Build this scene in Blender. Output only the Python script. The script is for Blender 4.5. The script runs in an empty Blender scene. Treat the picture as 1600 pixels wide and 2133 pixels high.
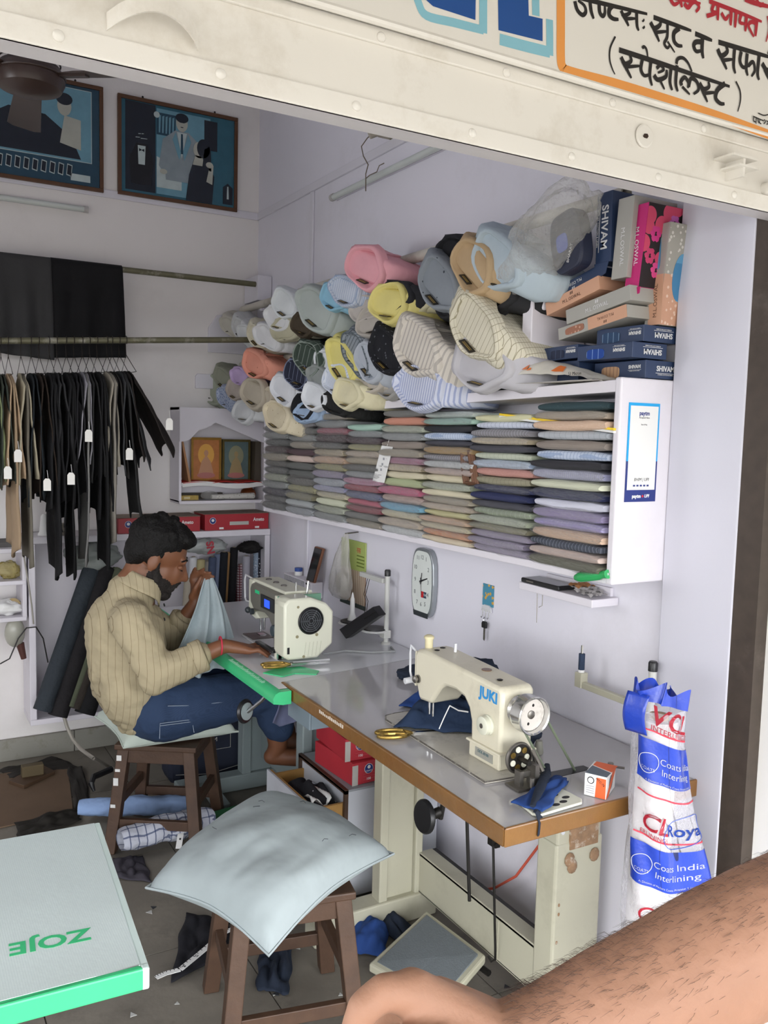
import bpy, bmesh, math, random
from mathutils import Matrix, Vector, Euler, noise
random.seed(7)
scene = bpy.context.scene
col = scene.collection
R = math.radians
PI = math.pi

# ---------------------------------------------------------------- camera
cam_d = bpy.data.cameras.new('camera')
cam = bpy.data.objects.new('camera', cam_d)
col.objects.link(cam)
cam_d.sensor_fit = 'VERTICAL'
cam_d.sensor_height = 36.0
cam_d.lens = 36.0 * 1809.53 / 2133.0
cam_d.clip_start = 0.02
yaw, pitch, roll = 0.522551713, 0.092141519, -0.0249977977
fw = Vector((math.sin(yaw)*math.cos(pitch), math.cos(yaw)*math.cos(pitch), -math.sin(pitch)))
rt = Vector((math.cos(yaw), -math.sin(yaw), 0))
dn = fw.cross(rt)
rt2 = math.cos(roll)*rt + math.sin(roll)*dn
dn2 = -math.sin(roll)*rt + math.cos(roll)*dn
m = Matrix((rt2, -dn2, -fw)).transposed().to_4x4()
m.translation = Vector((0, 0, 1.55))
cam.matrix_world = m
scene.camera = cam

# ---------------------------------------------------------------- light
scene.view_settings.view_transform = 'Standard'
scene.view_settings.look = 'None'
scene.view_settings.gamma = 1.0
scene.view_settings.use_curve_mapping = False
scene.view_settings.exposure = -0.45
w = bpy.data.worlds.new('world'); scene.world = w
w.use_nodes = True
bg = w.node_tree.nodes['Background']
bg.inputs[0].default_value = (0.95, 0.97, 1.0, 1)
bg.inputs[1].default_value = 12.0
# daylight falling through the open shop front: the opening as a sampling portal
pd = bpy.data.lights.new('opening_portal', 'AREA'); pd.shape = 'RECTANGLE'
pd.size = 3.0; pd.size_y = 2.1; pd.cycles.is_portal = True
po = bpy.data.objects.new('opening_portal', pd); col.objects.link(po)
po.location = (0.15, 1.22, 1.0); po.rotation_euler = (R(90), 0, 0)

pd2 = bpy.data.lights.new('added_window_portal', 'AREA'); pd2.shape = 'RECTANGLE'  # portal for the side window added to light the back of the room
pd2.size = 0.9; pd2.size_y = 1.0; pd2.cycles.is_portal = True
po2 = bpy.data.objects.new('added_window_portal', pd2); col.objects.link(po2)
po2.location = (-1.46, 2.75, 1.85); po2.rotation_euler = (0, R(-90), 0)

# ---------------------------------------------------------------- helpers
def lin(c):
    if isinstance(c, str):
        c = c.lstrip('#'); c = tuple(int(c[i:i+2], 16)/255 for i in (0, 2, 4))
    return tuple(((v/12.92) if v <= 0.04045 else ((v+0.055)/1.055)**2.4) for v in c) + (1.0,)

MATS = {}
def mat(name, color, rough=0.6, metal=0.0, var=0.08, scale=8.0, bump=0.0, bscale=60.0, coat=0.0, spec=0.5,
        dirt=None, dirt_amt=0.5, dirt_scale=3.0, sheen=0.0, alpha=1.0, emit=None, estr=1.0, trans=0.0, sss=0.0):
    if name in MATS: return MATS[name]
    M = bpy.data.materials.new(name); M.use_nodes = True
    nt = M.node_tree; N = nt.nodes; L = nt.links; b = N['Principled BSDF']
    c = lin(color)
    tc = N.new('ShaderNodeTexCoord')
    out = None
    nz = N.new('ShaderNodeTexNoise'); nz.inputs['Scale'].default_value = scale; nz.inputs['Detail'].default_value = 5
    L.new(tc.outputs['Object'], nz.inputs['Vector'])
    mx = N.new('ShaderNodeMix'); mx.data_type = 'RGBA'
    lo = tuple(max(0, v*(1-var*1.6)) for v in c[:3]) + (1,); hi = tuple(min(1, v*(1+var)) for v in c[:3]) + (1,)
    mx.inputs[6].default_value = lo; mx.inputs[7].default_value = hi
    L.new(nz.outputs['Fac'], mx.inputs[0]); out = mx.outputs[2]
    if dirt:
        n2 = N.new('ShaderNodeTexNoise'); n2.inputs['Scale'].default_value = dirt_scale; n2.inputs['Detail'].default_value = 9
        n2.inputs['Roughness'].default_value = 0.7
        L.new(tc.outputs['Object'], n2.inputs['Vector'])
        rp = N.new('ShaderNodeValToRGB'); rp.color_ramp.elements[0].position = 0.52; rp.color_ramp.elements[1].position = 0.72
        rp.color_ramp.elements[1].color = (dirt_amt,)*3 + (1,)
        L.new(n2.outputs['Fac'], rp.inputs[0])
        m2 = N.new('ShaderNodeMix'); m2.data_type = 'RGBA'; m2.inputs[7].default_value = lin(dirt)
        L.new(rp.outputs[0], m2.inputs[0]); L.new(out, m2.inputs[6]); out = m2.outputs[2]
    L.new(out, b.inputs['Base Color'])
    b.inputs['Roughness'].default_value = rough; b.inputs['Metallic'].default_value = metal
    b.inputs['Specular IOR Level'].default_value = spec
    b.inputs['Coat Weight'].default_value = coat; b.inputs['Coat Roughness'].default_value = 0.12
    b.inputs['Sheen Weight'].default_value = sheen
    b.inputs['Alpha'].default_value = alpha; b.inputs['Transmission Weight'].default_value = trans
    if sss: b.inputs['Subsurface Weight'].default_value = sss; b.inputs['Subsurface Radius'].default_value = (.012, .005, .003)
    if emit:
        b.inputs['Emission Color'].default_value = lin(emit); b.inputs['Emission Strength'].default_value = estr
    if bump:
        n3 = N.new('ShaderNodeTexNoise'); n3.inputs['Scale'].default_value = bscale; n3.inputs['Detail'].default_value = 4
        L.new(tc.outputs['Object'], n3.inputs['Vector'])
        bp = N.new('ShaderNodeBump'); bp.inputs['Strength'].default_value = bump; bp.inputs['Distance'].default_value = 0.01
        L.new(n3.outputs['Fac'], bp.inputs['Height']); L.new(bp.outputs[0], b.inputs['Normal'])
    MATS[name] = M
    return M

def cloth(name, base, line=None, line2=None, kind='plain', step=0.02, width=0.18, axis=1, axis2=0, rough=0.85, coat=0.0, wrinkle=0.25, wscale=14):
    """woven cloth: plain, stripe, check or print, all in object space"""
    if name in MATS: return MATS[name]
    M = bpy.data.materials.new(name); M.use_nodes = True
    nt = M.node_tree; N = nt.nodes; L = nt.links; b = N['Principled BSDF']
    tc = N.new('ShaderNodeTexCoord'); sp = N.new('ShaderNodeSeparateXYZ'); L.new(tc.outputs['Object'], sp.inputs[0])
    nz = N.new('ShaderNodeTexNoise'); nz.inputs['Scale'].default_value = 11; nz.inputs['Detail'].default_value = 4
    L.new(tc.outputs['Object'], nz.inputs['Vector'])
    mx = N.new('ShaderNodeMix'); mx.data_type = 'RGBA'
    c = lin(base)
    mx.inputs[6].default_value = tuple(v*.86 for v in c[:3])+(1,); mx.inputs[7].default_value = tuple(min(1, v*1.07) for v in c[:3])+(1,)
    L.new(nz.outputs['Fac'], mx.inputs[0]); out = mx.outputs[2]
    def lines(ax, st, wd, colr, prev):
        a = N.new('ShaderNodeMath'); a.operation = 'MULTIPLY'; a.inputs[1].default_value = 1/st; L.new(sp.outputs[ax], a.inputs[0])
        f = N.new('ShaderNodeMath'); f.operation = 'FRACT'; L.new(a.outputs[0], f.inputs[0])
        g = N.new('ShaderNodeMath'); g.operation = 'LESS_THAN'; g.inputs[1].default_value = wd; L.new(f.outputs[0], g.inputs[0])
        h = N.new('ShaderNodeMath'); h.operation = 'MULTIPLY'; h.inputs[1].default_value = 0.8; L.new(g.outputs[0], h.inputs[0])
        k = N.new('ShaderNodeMix'); k.data_type = 'RGBA'; k.inputs[7].default_value = lin(colr)
        L.new(h.outputs[0], k.inputs[0]); L.new(prev, k.inputs[6]); return k.outputs[2]
    if kind in ('stripe', 'check') and line:
        out = lines(axis, step, width, line, out)
        if kind == 'check': out = lines(axis2, step, width, line2 or line, out)
    elif kind == 'print' and line:
        v = N.new('ShaderNodeTexVoronoi'); v.inputs['Scale'].default_value = 1/step; L.new(tc.outputs['Object'], v.inputs['Vector'])
        g = N.new('ShaderNodeMath'); g.operation = 'LESS_THAN'; g.inputs[1].default_value = width; L.new(v.outputs['Distance'], g.inputs[0])
        k = N.new('ShaderNodeMix'); k.data_type = 'RGBA'; k.inputs[7].default_value = lin(line)
        L.new(g.outputs[0], k.inputs[0]); L.new(out, k.inputs[6]); out = k.outputs[2]
    L.new(out, b.inputs['Base Color'])
    b.inputs['Roughness'].default_value = rough; b.inputs['Specular IOR Level'].default_value = 0.3
    b.inputs['Coat Weight'].default_value = coat; b.inputs['Coat Roughness'].default_value = 0.15
    n3 = N.new('ShaderNodeTexNoise'); n3.inputs['Scale'].default_value = wscale; n3.inputs['Detail'].default_value = 3
    L.new(tc.outputs['Object'], n3.inputs['Vector'])
    bp = N.new('ShaderNodeBump'); bp.inputs['Strength'].default_value = wrinkle; bp.inputs['Distance'].default_value = 0.03
    L.new(n3.outputs['Fac'], bp.inputs['Height']); L.new(bp.outputs[0], b.inputs['Normal'])
    MATS[name] = M
    return M

def plastic_film(name, tint='ffffff', opac=0.2, rough=0.12, wscale=25):
    """clear crinkled film: mostly see-through with sharp glints"""
    if name in MATS: return MATS[name]
    M = bpy.data.materials.new(name); M.use_nodes = True
    nt = M.node_tree; N = nt.nodes; L = nt.links; b = N['Principled BSDF']
    b.inputs['Base Color'].default_value = lin(tint); b.inputs['Roughness'].default_value = rough
    b.inputs['Specular IOR Level'].default_value = 0.7
    tr = N.new('ShaderNodeBsdfTransparent'); mx = N.new('ShaderNodeMixShader')
    tc = N.new('ShaderNodeTexCoord'); nz = N.new('ShaderNodeTexNoise'); nz.inputs['Scale'].default_value = wscale; nz.inputs['Detail'].default_value = 6
    L.new(tc.outputs['Object'], nz.inputs['Vector'])
    bp = N.new('ShaderNodeBump'); bp.inputs['Strength'].default_value = 0.9; bp.inputs['Distance'].default_value = 0.03
    L.new(nz.outputs['Fac'], bp.inputs['Height']); L.new(bp.outputs[0], b.inputs['Normal'])
    lw = N.new('ShaderNodeLayerWeight'); lw.inputs['Blend'].default_value = 0.35; L.new(bp.outputs[0], lw.inputs['Normal'])
    pw = N.new('ShaderNodeMath'); pw.operation = 'POWER'; pw.inputs[1].default_value = 3.0; L.new(lw.outputs['Facing'], pw.inputs[0])
    ad = N.new('ShaderNodeMath'); ad.operation = 'MULTIPLY_ADD'; ad.use_clamp = True; ad.inputs[1].default_value = 0.6; ad.inputs[2].default_value = opac
    L.new(pw.outputs[0], ad.inputs[0])
    L.new(ad.outputs[0], mx.inputs[0]); L.new(tr.outputs[0], mx.inputs[1]); L.new(b.outputs[0], mx.inputs[2])
    L.new(mx.outputs[0], N['Material Output'].inputs['Surface'])
    MATS[name] = M
    return M

def tag(o, label=None, cat=None, group=None, kind=None):
    if label: o['label'] = label
    if cat: o['category'] = cat
    if group: o['group'] = group
    if kind: o['kind'] = kind
    return o

def thing(name, label, cat, loc=(0, 0, 0), rot=0.0, group=None):
    o = bpy.data.objects.new(name, None); col.objects.link(o)
    o.empty_display_size = 0.05
    o.location = loc
    o.rotation_euler = (0, 0, rot) if not isinstance(rot, (tuple, list)) else rot
    return tag(o, label, cat, group)

def mat_of(o):
    return Matrix.LocRotScale(o.location, o.rotation_euler, o.scale)
def world_of(o):
    m_ = mat_of(o); p = o.parent
    if p: m_ = world_of(p) @ o.matrix_parent_inverse @ m_
    return m_

class MB:
    """collects simple solids into one mesh"""
    def __init__(s): s.v = []; s.f = []
    def add(s, vs, fs, M=None):
        n = len(s.v)
        s.v += [tuple((M @ Vector(q)) if M else q) for q in vs]
        s.f += [tuple(n+i for i in q) for q in fs]
        return s
    def box(s, a, b, M=None):
        (x0, y0, z0), (x1, y1, z1) = a, b
        vs = [(x0,y0,z0),(x1,y0,z0),(x1,y1,z0),(x0,y1,z0),(x0,y0,z1),(x1,y0,z1),(x1,y1,z1),(x0,y1,z1)]
        return s.add(vs, [(0,3,2,1),(4,5,6,7),(0,1,5,4),(1,2,6,5),(2,3,7,6),(3,0,4,7)], M)
    def cbox(s, c, d, M=None):
        return s.box([c[i]-d[i]/2 for i in range(3)], [c[i]+d[i]/2 for i in range(3)], M)
    def hexa(s, vs, M=None):
        return s.add(vs, [(0,3,2,1),(4,5,6,7),(0,1,5,4),(1,2,6,5),(2,3,7,6),(3,0,4,7)], M)
    def prism(s, poly, z0, z1, M=None):
        n = len(poly)
        vs = [(x, y, z0) for x, y in poly] + [(x, y, z1) for x, y in poly]
        fs = [tuple(range(n-1, -1, -1)), tuple(range(n, 2*n))] + [(i, (i+1) % n, n+(i+1) % n, n+i) for i in range(n)]
        return s.add(vs, fs, M)
    def tube(s, pts, r, n=8, caps=True, closed=False, M=None, flat=None):
        pts = [Vector(q) for q in pts]; k = len(pts)
        rs = r if isinstance(r, (list, tuple)) else [r]*k
        vs = []; fs = []; up = None
        for i, q in enumerate(pts):
            if closed: t = pts[(i+1) % k]-pts[i-1]
            else: t = pts[min(i+1, k-1)]-pts[max(i-1, 0)]
            if t.length < 1e-9: t = Vector((0, 0, 1))
            t.normalize()
            if up is None:
                up = Vector((0, 0, 1)) if abs(t.z) < .9 else Vector((1, 0, 0))
            a = t.cross(up)
            if a.length < 1e-4: a = t.cross(Vector((1, 0.3, 0)))
            a.normalize(); b = a.cross(t); b.normalize(); up = b
            for j in range(n):
                an = 2*PI*j/n
                ra, rb = (rs[i], rs[i]) if not flat else (rs[i], rs[i]*flat)
                vs.append(q+a*math.cos(an)*ra+b*math.sin(an)*rb)
        m_ = k if closed else k-1
        for i in range(m_):
            for j in range(n):
                i2 = (i+1) % k
                fs.append((i*n+j, i*n+(j+1) % n, i2*n+(j+1) % n, i2*n+j))
        if caps and not closed:
            fs.append(tuple(range(n-1, -1, -1))); fs.append(tuple(range((k-1)*n, k*n)))
        return s.add(vs, fs, M)
    def cyl(s, a, b, r, n=16, M=None, r2=None):
        return s.tube([a, b], [r, r if r2 is None else r2], n, M=M)
    def lathe(s, prof, n=20, M=None, caps=True):
        vs = []; fs = []; k = len(prof)
        for r, z in prof:
            for j in range(n):
                an = 2*PI*j/n; vs.append((r*math.cos(an), r*math.sin(an), z))
        for i in range(k-1):
            for j in range(n):
                fs.append((i*n+j, i*n+(j+1) % n, (i+1)*n+(j+1) % n, (i+1)*n+j))
        if caps:
            fs.append(tuple(range(n-1, -1, -1))); fs.append(tuple(range((k-1)*n, k*n)))
        return s.add(vs, fs, M)
    def grid(s, fn, nu, nv, M=None, closed_u=False):
        vs = [fn(i/(nu-1 if not closed_u else nu), j/(nv-1)) for j in range(nv) for i in range(nu)]
        fs = []
        for j in range(nv-1):
            for i in range(nu if closed_u else nu-1):
                i2 = (i+1) % nu
                fs.append((j*nu+i, j*nu+i2, (j+1)*nu+i2, (j+1)*nu+i))
        return s.add(vs, fs, M)
    def ball(s, c, r, nu=12, nv=8, M=None):
        r = r if isinstance(r, (tuple, list)) else (r, r, r)
        def fn(u, v):
            a = 2*PI*u; b = PI*(v-.5)*.999
            return (c[0]+r[0]*math.cos(a)*math.cos(b), c[1]+r[1]*math.sin(a)*math.cos(b), c[2]+r[2]*math.sin(b))
        return s.grid(fn, nu, nv, M, closed_u=True)
    def mesh(s, name, smooth=False, angle=None):
        me = bpy.data.meshes.new(name)
        me.from_pydata([tuple(q) for q in s.v], [], s.f); me.validate()
        if smooth:
            me.polygons.foreach_set('use_smooth', [True]*len(me.polygons))
            if angle: me.set_sharp_from_angle(angle=R(angle))
        me.update()
        return me
    def build(s, name, material, parent=None, smooth=False, angle=40, bevel=0.0, world=False, thick=0.0, sub=0, label=None):
        o = bpy.data.objects.new(name, s.mesh(name, smooth, angle)); col.objects.link(o)
        if material: o.data.materials.append(material)
        if parent is not None:
            o.parent = parent
            if world: o.matrix_parent_inverse = world_of(parent).inverted()
        if thick:
            md = o.modifiers.new('solid', 'SOLIDIFY'); md.thickness = thick; md.offset = 0
        if bevel:
            md = o.modifiers.new('bevel', 'BEVEL'); md.width = bevel; md.segments = 2; md.limit_method = 'ANGLE'; md.angle_limit = R(40)
        if sub:
            md = o.modifiers.new('sub', 'SUBSURF'); md.levels = sub; md.render_levels = sub
        if label: o['label'] = label
        return o

def frame(o, x, y):
    """matrix with origin o, local x along x, local y along y"""
    x = Vector(x).normalized(); y = Vector(y); y = (y - x*y.dot(x)).normalized(); z = x.cross(y)
    M = Matrix((x, y, z)).transposed().to_4x4(); M.translation = Vector(o); return M

_txt = {}
def text_mesh(s, size, align='CENTER', extrude=0.0002, spacing=1.0, bold=0.0, sx=1.0, shear=0.0):
    key = (s, size, align, spacing, bold, sx, shear)
    if key in _txt: return _txt[key]
    cu = bpy.data.curves.new('lettering', 'FONT'); cu.body = s; cu.size = size; cu.align_x = align; cu.align_y = 'CENTER'
    cu.extrude = extrude; cu.space_character = spacing; cu.offset = bold; cu.resolution_u = 3; cu.shear = shear
    ob = bpy.data.objects.new('lettering', cu)
    me = bpy.data.meshes.new_from_object(ob)
    me.materials.clear()
    bpy.data.objects.remove(ob); bpy.data.curves.remove(cu)
    if sx != 1.0: me.transform(Matrix.Diagonal((sx, 1, 1, 1)))
    _txt[key] = me
    return me

def text(s, size, material, M, parent=None, world=True, name='lettering', **kw):
    me = text_mesh(s, size, **kw).copy(); me.transform(M)
    me.materials.append(material)
    o = bpy.data.objects.new(name, me); col.objects.link(o)
    if parent is not None:
        o.parent = parent
        if world: o.matrix_parent_inverse = world_of(parent).inverted()
    return o

def copy_tree(o, parent=None):
    c = o.copy(); col.objects.link(c); c.parent = parent
    for ch in list(o.children):
        copy_tree(ch, c)
    return c

def nz3(p, s, seed=0.0):
    return noise.noise(Vector((p[0]*s+seed, p[1]*s+seed*1.7, p[2]*s-seed)))

def blob(parts, voxel=0.008, smooth=6, name='blob'):
    """parts: list of MB; union into one continuous skin by voxel remesh, returns mesh"""
    big = MB()
    for p in parts: big.add(p.v, p.f)
    me = big.mesh(name)
    bm = bmesh.new(); bm.from_mesh(me); bmesh.ops.recalc_face_normals(bm, faces=bm.faces); bm.to_mesh(me); bm.free()
    ob = bpy.data.objects.new(name, me)
    tmp = bpy.data.scenes.new('workbench'); tmp.collection.objects.link(ob)
    md = ob.modifiers.new('r', 'REMESH'); md.mode = 'VOXEL'; md.voxel_size = voxel; md.use_smooth_shade = True
    if smooth:
        s = ob.modifiers.new('s', 'SMOOTH'); s.factor = 0.5; s.iterations = smooth
    vl = tmp.view_layers[0]; vl.update()
    out = bpy.data.meshes.new_from_object(ob.evaluated_get(vl.depsgraph)); out.name = name
    bpy.data.objects.remove(ob); bpy.data.meshes.remove(me); bpy.data.scenes.remove(tmp)
    out.polygons.foreach_set('use_smooth', [True]*len(out.polygons))
    return out

def cap(a, b, ra, rb, n=14, flat=1.0):
    """tapered capsule as one closed solid"""
    a = Vector(a); b = Vector(b); d = b-a; L_ = d.length; t = d/L_
    pts = []; rs = []
    for k in range(4):
        an = PI/2*(1-k/4); pts.append(a-t*ra*math.sin(an)); rs.append(max(ra*math.cos(an), 1e-4))
    pts.append(a); rs.append(ra); pts.append(b); rs.append(rb)
    for k in range(1, 5):
        an = PI/2*k/4; pts.append(b+t*rb*math.sin(an)); rs.append(max(rb*math.cos(an), 1e-4))
    return MB().tube(pts, rs, n, flat=flat if flat != 1.0 else None)

def chain(pts, rs, n=14):
    out = []
    for i in range(len(pts)-1): out.append(cap(pts[i], pts[i+1], rs[i], rs[i+1], n))
    return out

def obj_mesh(name, me, material, parent=None, world=True):
    o = bpy.data.objects.new(name, me); col.objects.link(o)
    if material: me.materials.clear(); me.materials.append(material)
    if parent is not None:
        o.parent = parent
        if world: o.matrix_parent_inverse = world_of(parent).inverted()
    return o

# points measured on the photograph, placed on a real plane of the room (x, y or z fixed)
def _ray(u, v):
    d = Vector(((u-800)/1809.53, (v-1066.5)/1809.53, 1.0))
    return rt2*d.x + dn2*d.y + fw*d.z
_C = Vector((0, 0, 1.55))
def PX(x, u, v): d = _ray(u, v); return _C + d*(x/d.x)
def PY(y, u, v): d = _ray(u, v); return _C + d*(y/d.y)
def PZ(z, u, v): d = _ray(u, v); return _C + d*((z-1.55)/d.z)

def displace(me, fn):
    """push every vertex along its normal by fn(position)"""
    ps = [(v.co.copy(), v.normal.copy()) for v in me.vertices]
    flat_ = []
    for p, n in ps: flat_ += list(p+n*fn(p))
    me.vertices.foreach_set('co', flat_); me.update()
# ================================================================ the room
XR, YB, ZC, XL, YF = 1.66, 4.22, 3.35, -1.35, 1.24
m_wall = mat('wall_paint', 'e3e1ea', 0.55, var=0.03, scale=2, bump=0.04, bscale=90, dirt='b5b0ae', dirt_amt=0.25, dirt_scale=1.3)
m_trim = mat('trim_paint', 'dcdae2', 0.5, var=0.02)
m_floor = mat('floor_stone', '7c766c', 0.7, var=0.25, scale=5, bump=0.15, bscale=30, dirt='4a453f', dirt_amt=0.7, dirt_scale=4)
m_joint = mat('floor_joint', '55504a', 0.9, var=0.2)
m_skirt = mat('skirting_stone', '8f8d84', 0.7, var=0.15, scale=9, dirt='5f5a45', dirt_amt=0.7, dirt_scale=9)

def struct(name, mb, material, **kw):
    o = mb.build(name, material, **kw); tag(o, kind='structure'); return o

fl = struct('floor', MB().box((XL, YF-0.05, -0.12), (XR+.1, YB+.1, -0.006)), m_joint)
rowx = 0.56; rowy = 0.62
tile_me = None
for i in range(6):
    for j in range(5):
        x0 = XL+i*rowx; x1 = min(x0+rowx-.004, XR); y0 = YF-.05+j*rowy; y1 = min(y0+rowy-.004, YB)
        if x1-x0 < .02 or y1-y0 < .02: continue
        zz = random.uniform(-.0015, 0)
        MB().box((x0, y0, -.006), (x1, y1, zz)).build('floor_slab', m_floor, fl)
struct('wall_back', MB().box((XL-.1, YB, -.05), (XR+.1, YB+.1, ZC)), mat('wall_paint_back', 'e8e4e2', 0.55, var=0.03, scale=2, bump=0.04, bscale=90, dirt='b5b0a8', dirt_amt=0.25, dirt_scale=1.3))
struct('wall_right', MB().box((XR, 1.465, -.05), (XR+.1, YB, ZC)), m_wall)
# left wall with an unseen side window added to brighten the back wall
wl = MB().box((XL-.1, YF, -.05), (XL, YB, 1.4)).box((XL-.1, YF, 2.3), (XL, YB, ZC)).box((XL-.1, YF, 1.4), (XL, 2.25, 2.3)).box((XL-.1, 3.25, 1.4), (XL, YB, 2.3))
struct('wall_left', wl, m_wall)
wn = struct('added_window_1', MB().box((XL-.08, 2.25, 1.4), (XL-.03, 2.29, 2.3)).box((XL-.08, 3.21, 1.4), (XL-.03, 3.25, 2.3)).box((XL-.08, 2.29, 1.4), (XL-.03, 3.21, 1.44)).box((XL-.08, 2.29, 2.26), (XL-.03, 3.21, 2.3)), mat('added_window_paint', 'b8b2a6', .5))
for yy in (2.45, 2.6, 2.75, 2.9, 3.05): MB().cyl((XL-.055, yy, 1.44), (XL-.055, yy, 2.26), .007, 8).build('added_window_bar', m_joint, wn)
struct('ceiling', MB().box((XL-.1, YF, ZC), (XR+.1, YB+.1, ZC+.1)), m_wall)
# jamb of the shop front and the outer wall beside it
struct('wall_jamb', MB().box((1.625, 1.262, -.05), (XR+.3, 1.465, ZC)), mat('jamb_paint', 'cdccd6', 0.5, var=0.03, scale=3, bump=.03), bevel=.003)
struct('wall_front', MB().box((XL-.1, YF+.02, 2.3), (1.625, YF+.12, ZC)), m_wall)
m_outer = mat('outer_wall', 'e4e2de', 0.6, var=0.03, scale=3, bump=.05)
struct('wall_outside', MB().box((1.665, 1.10, -.15), (9.0, 1.2, 4.2)), m_outer)
m_guide = mat('guide_steel', '4a4038', 0.55, 0.3, var=0.25, scale=30, dirt='8a8078', dirt_amt=.4)
g = struct('door_guide', MB().box((1.628, 1.2, -.05), (1.68, 1.262, 2.6)), m_guide)
struct('added_shade_awning', MB().hexa([(-9,-1.2,2.0),(9,-1.2,2.0),(9,1.19,2.62),(-9,1.19,2.62),(-9,-1.2,2.03),(9,-1.2,2.03),(9,1.19,2.66),(-9,1.19,2.66)]), mat('shade_awning_sheet', '9a958c', .6))  # low awning added out of view to keep sky light off the shutter
struct('ground_outside', MB().box((-60, -80, -.3), (60, YF-.05, -.16)), mat('pavement', '7d7972', .9, var=.1))
# beading strips on the walls
struct('trim_1', MB().box((XL, YB-.012, 2.59), (XR, YB, 2.625)), m_trim, bevel=.003)
struct('trim_2', MB().box((XR-.012, 1.47, 2.59), (XR, YB, 2.625)), m_trim, bevel=.003)
struct('trim_3', MB().box((XR-.010, 3.555, 0), (XR, 3.59, 2.59)), m_trim, bevel=.003)
bb = struct('baseboard_back', MB().box((XL, YB-.016, 0), (XR, YB-.002, .098)), m_joint)
x = XL
while x < XR-.05:
    x2 = min(x+.42, XR); MB().box((x+.002, YB-.024, .0), (x2-.002, YB-.004, .1)).build('skirting_tile', m_skirt, bb, bevel=.002); x = x2
struct('baseboard_right', MB().box((XR-.012, 1.47, 0), (XR, YB-.03, .02)), m_skirt)

# ---------------------------------------------------------------- rolling shutter above the opening
m_shut = mat('shutter_enamel', 'efebe3', 0.35, var=0.03, scale=4, bump=.05, bscale=40, dirt='b9ac96', dirt_amt=.35, dirt_scale=6)
m_shut_low = mat('shutter_edge', 'dcd8da', 0.4, var=0.04)
sh = thing('rolling_shutter', 'cream painted rolling shutter pulled up over the shop opening, with rivets and handle', 'shutter', (0.2, 1.2, 2.013))
MB().box((-1.4, 1.196, 2.03), (1.66, 1.204, 2.30)).build('curtain_plate', m_shut, sh, world=True)
MB().box((-1.4, 1.19, 2.013), (1.66, 1.235, 2.017)).build('bottom_flange', m_shut_low, sh, world=True)
MB().box((-1.4, 1.188, 2.013), (1.66, 1.196, 2.045)).build('bottom_rail', m_shut, sh, world=True, bevel=.002)
MB().box((-1.4, 1.190, 2.128), (1.66, 1.196, 2.152)).build('upper_rail', m_shut, sh, world=True, bevel=.002)
riv = None
for z_, st, off in ((2.03, .21, .03), (2.138, .235, .08)):
    x = -1.3+off
    while x < 1.62:
        if riv is None:
            riv = MB().lathe([(.0075, 0), (.0075, .001), (.006, .003), (.003, .0045), (.0005, .005)], 12).mesh('rivet', True)
            riv.materials.append(m_shut)
        o = bpy.data.objects.new('rivet', riv); col.objects.link(o); o.parent = sh
        o.location = Vector((x, 1.188 if z_ < 2.1 else 1.190, z_)) - sh.location; o.rotation_euler = (R(90), 0, 0)
        x += st
# curved pull handle
hp = []
ha, hb_ = PY(1.19, 222, 45), PY(1.19, 412, 88)
for k in range(13):
    t = k/12; hp.append((ha.x+(hb_.x-ha.x)*t, 1.19-.035*math.sin(PI*t)**.6-.002, ha.z+(hb_.z-ha.z)*t+.022*math.sin(PI*t)))
hd = MB()
for k in range(12):
    a, b = hp[k], hp[k+1]
    hd.hexa([(a[0], a[1], a[2]-.011), (b[0], b[1], b[2]-.011), (b[0], b[1]+.004, b[2]-.011), (a[0], a[1]+.004, a[2]-.011),
             (a[0], a[1], a[2]+.011), (b[0], b[1], b[2]+.011), (b[0], b[1]+.004, b[2]+.011), (a[0], a[1]+.004, a[2]+.011)])
hd.build('pull_handle', m_shut, sh, world=True)
# lock rosette with a keyhole
Mk = frame((1.215, 1.194, 2.098), (1, 0, 0), (0, 0, 1))
lk = MB().lathe([(.021, 0), (.021, .002), (.018, .003), (.0005, .003)], 20, Mk).build('lock_plate', m_shut, sh, world=True)
m_hole = mat('keyhole_dark', '3a2a22', .9)
MB().prism([(-.006, -.002), (-.002, -.004), (.004, -.004), (.007, 0), (.004, .004), (-.003, .003)], .0025, .0045, Mk).build('keyhole', m_hole, sh, world=True)
# hasp bracket
MB().box((1.405, 1.15, 2.088), (1.475, 1.196, 2.092)).box((1.44, 1.155, 2.055), (1.446, 1.196, 2.092)).box((1.425, 1.15, 2.072), (1.48, 1.196, 2.076)).build('hasp_bracket', m_shut, sh, world=True)
MB().cyl((1.56, 1.13, 2.058), (1.56, 1.196, 2.058), .013, 14).build('bolt_end', m_shut, sh, world=True, smooth=True)
# ================================================================ furniture
m_wood = mat('wood_edge', '7d5626', 0.4, var=0.3, scale=14, bump=.1, bscale=50, coat=.3, dirt='5d3412', dirt_amt=.6, dirt_scale=7)
m_dwood = mat('stool_wood', '4b3526', 0.55, var=0.3, scale=18, bump=.1, bscale=60, dirt='3b261b', dirt_amt=.5, dirt_scale=8)
m_cream = mat('cream_enamel', 'b9b6a2', 0.4, 0.0, var=0.06, scale=6, bump=.03, dirt='8d8874', dirt_amt=.4, dirt_scale=5)
m_grey_steel = mat('grey_enamel', '9aa7a8', 0.45, var=0.06, scale=6)
m_rust = mat('rust_patch', '9b7b5e', 0.8, var=0.35, scale=60, dirt='e0dccf', dirt_amt=.8, dirt_scale=40)
m_lam = mat('grey_laminate', 'b4b2b4', 0.08, var=0.03, scale=3, spec=.6, dirt='9a958f', dirt_amt=.2, dirt_scale=8)
m_white_top = mat('white_laminate', 'd5d6da', 0.16, var=0.02, scale=4)
m_green = mat('green_edge', '3fbf7f', 0.35, var=0.06, scale=20)
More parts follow.
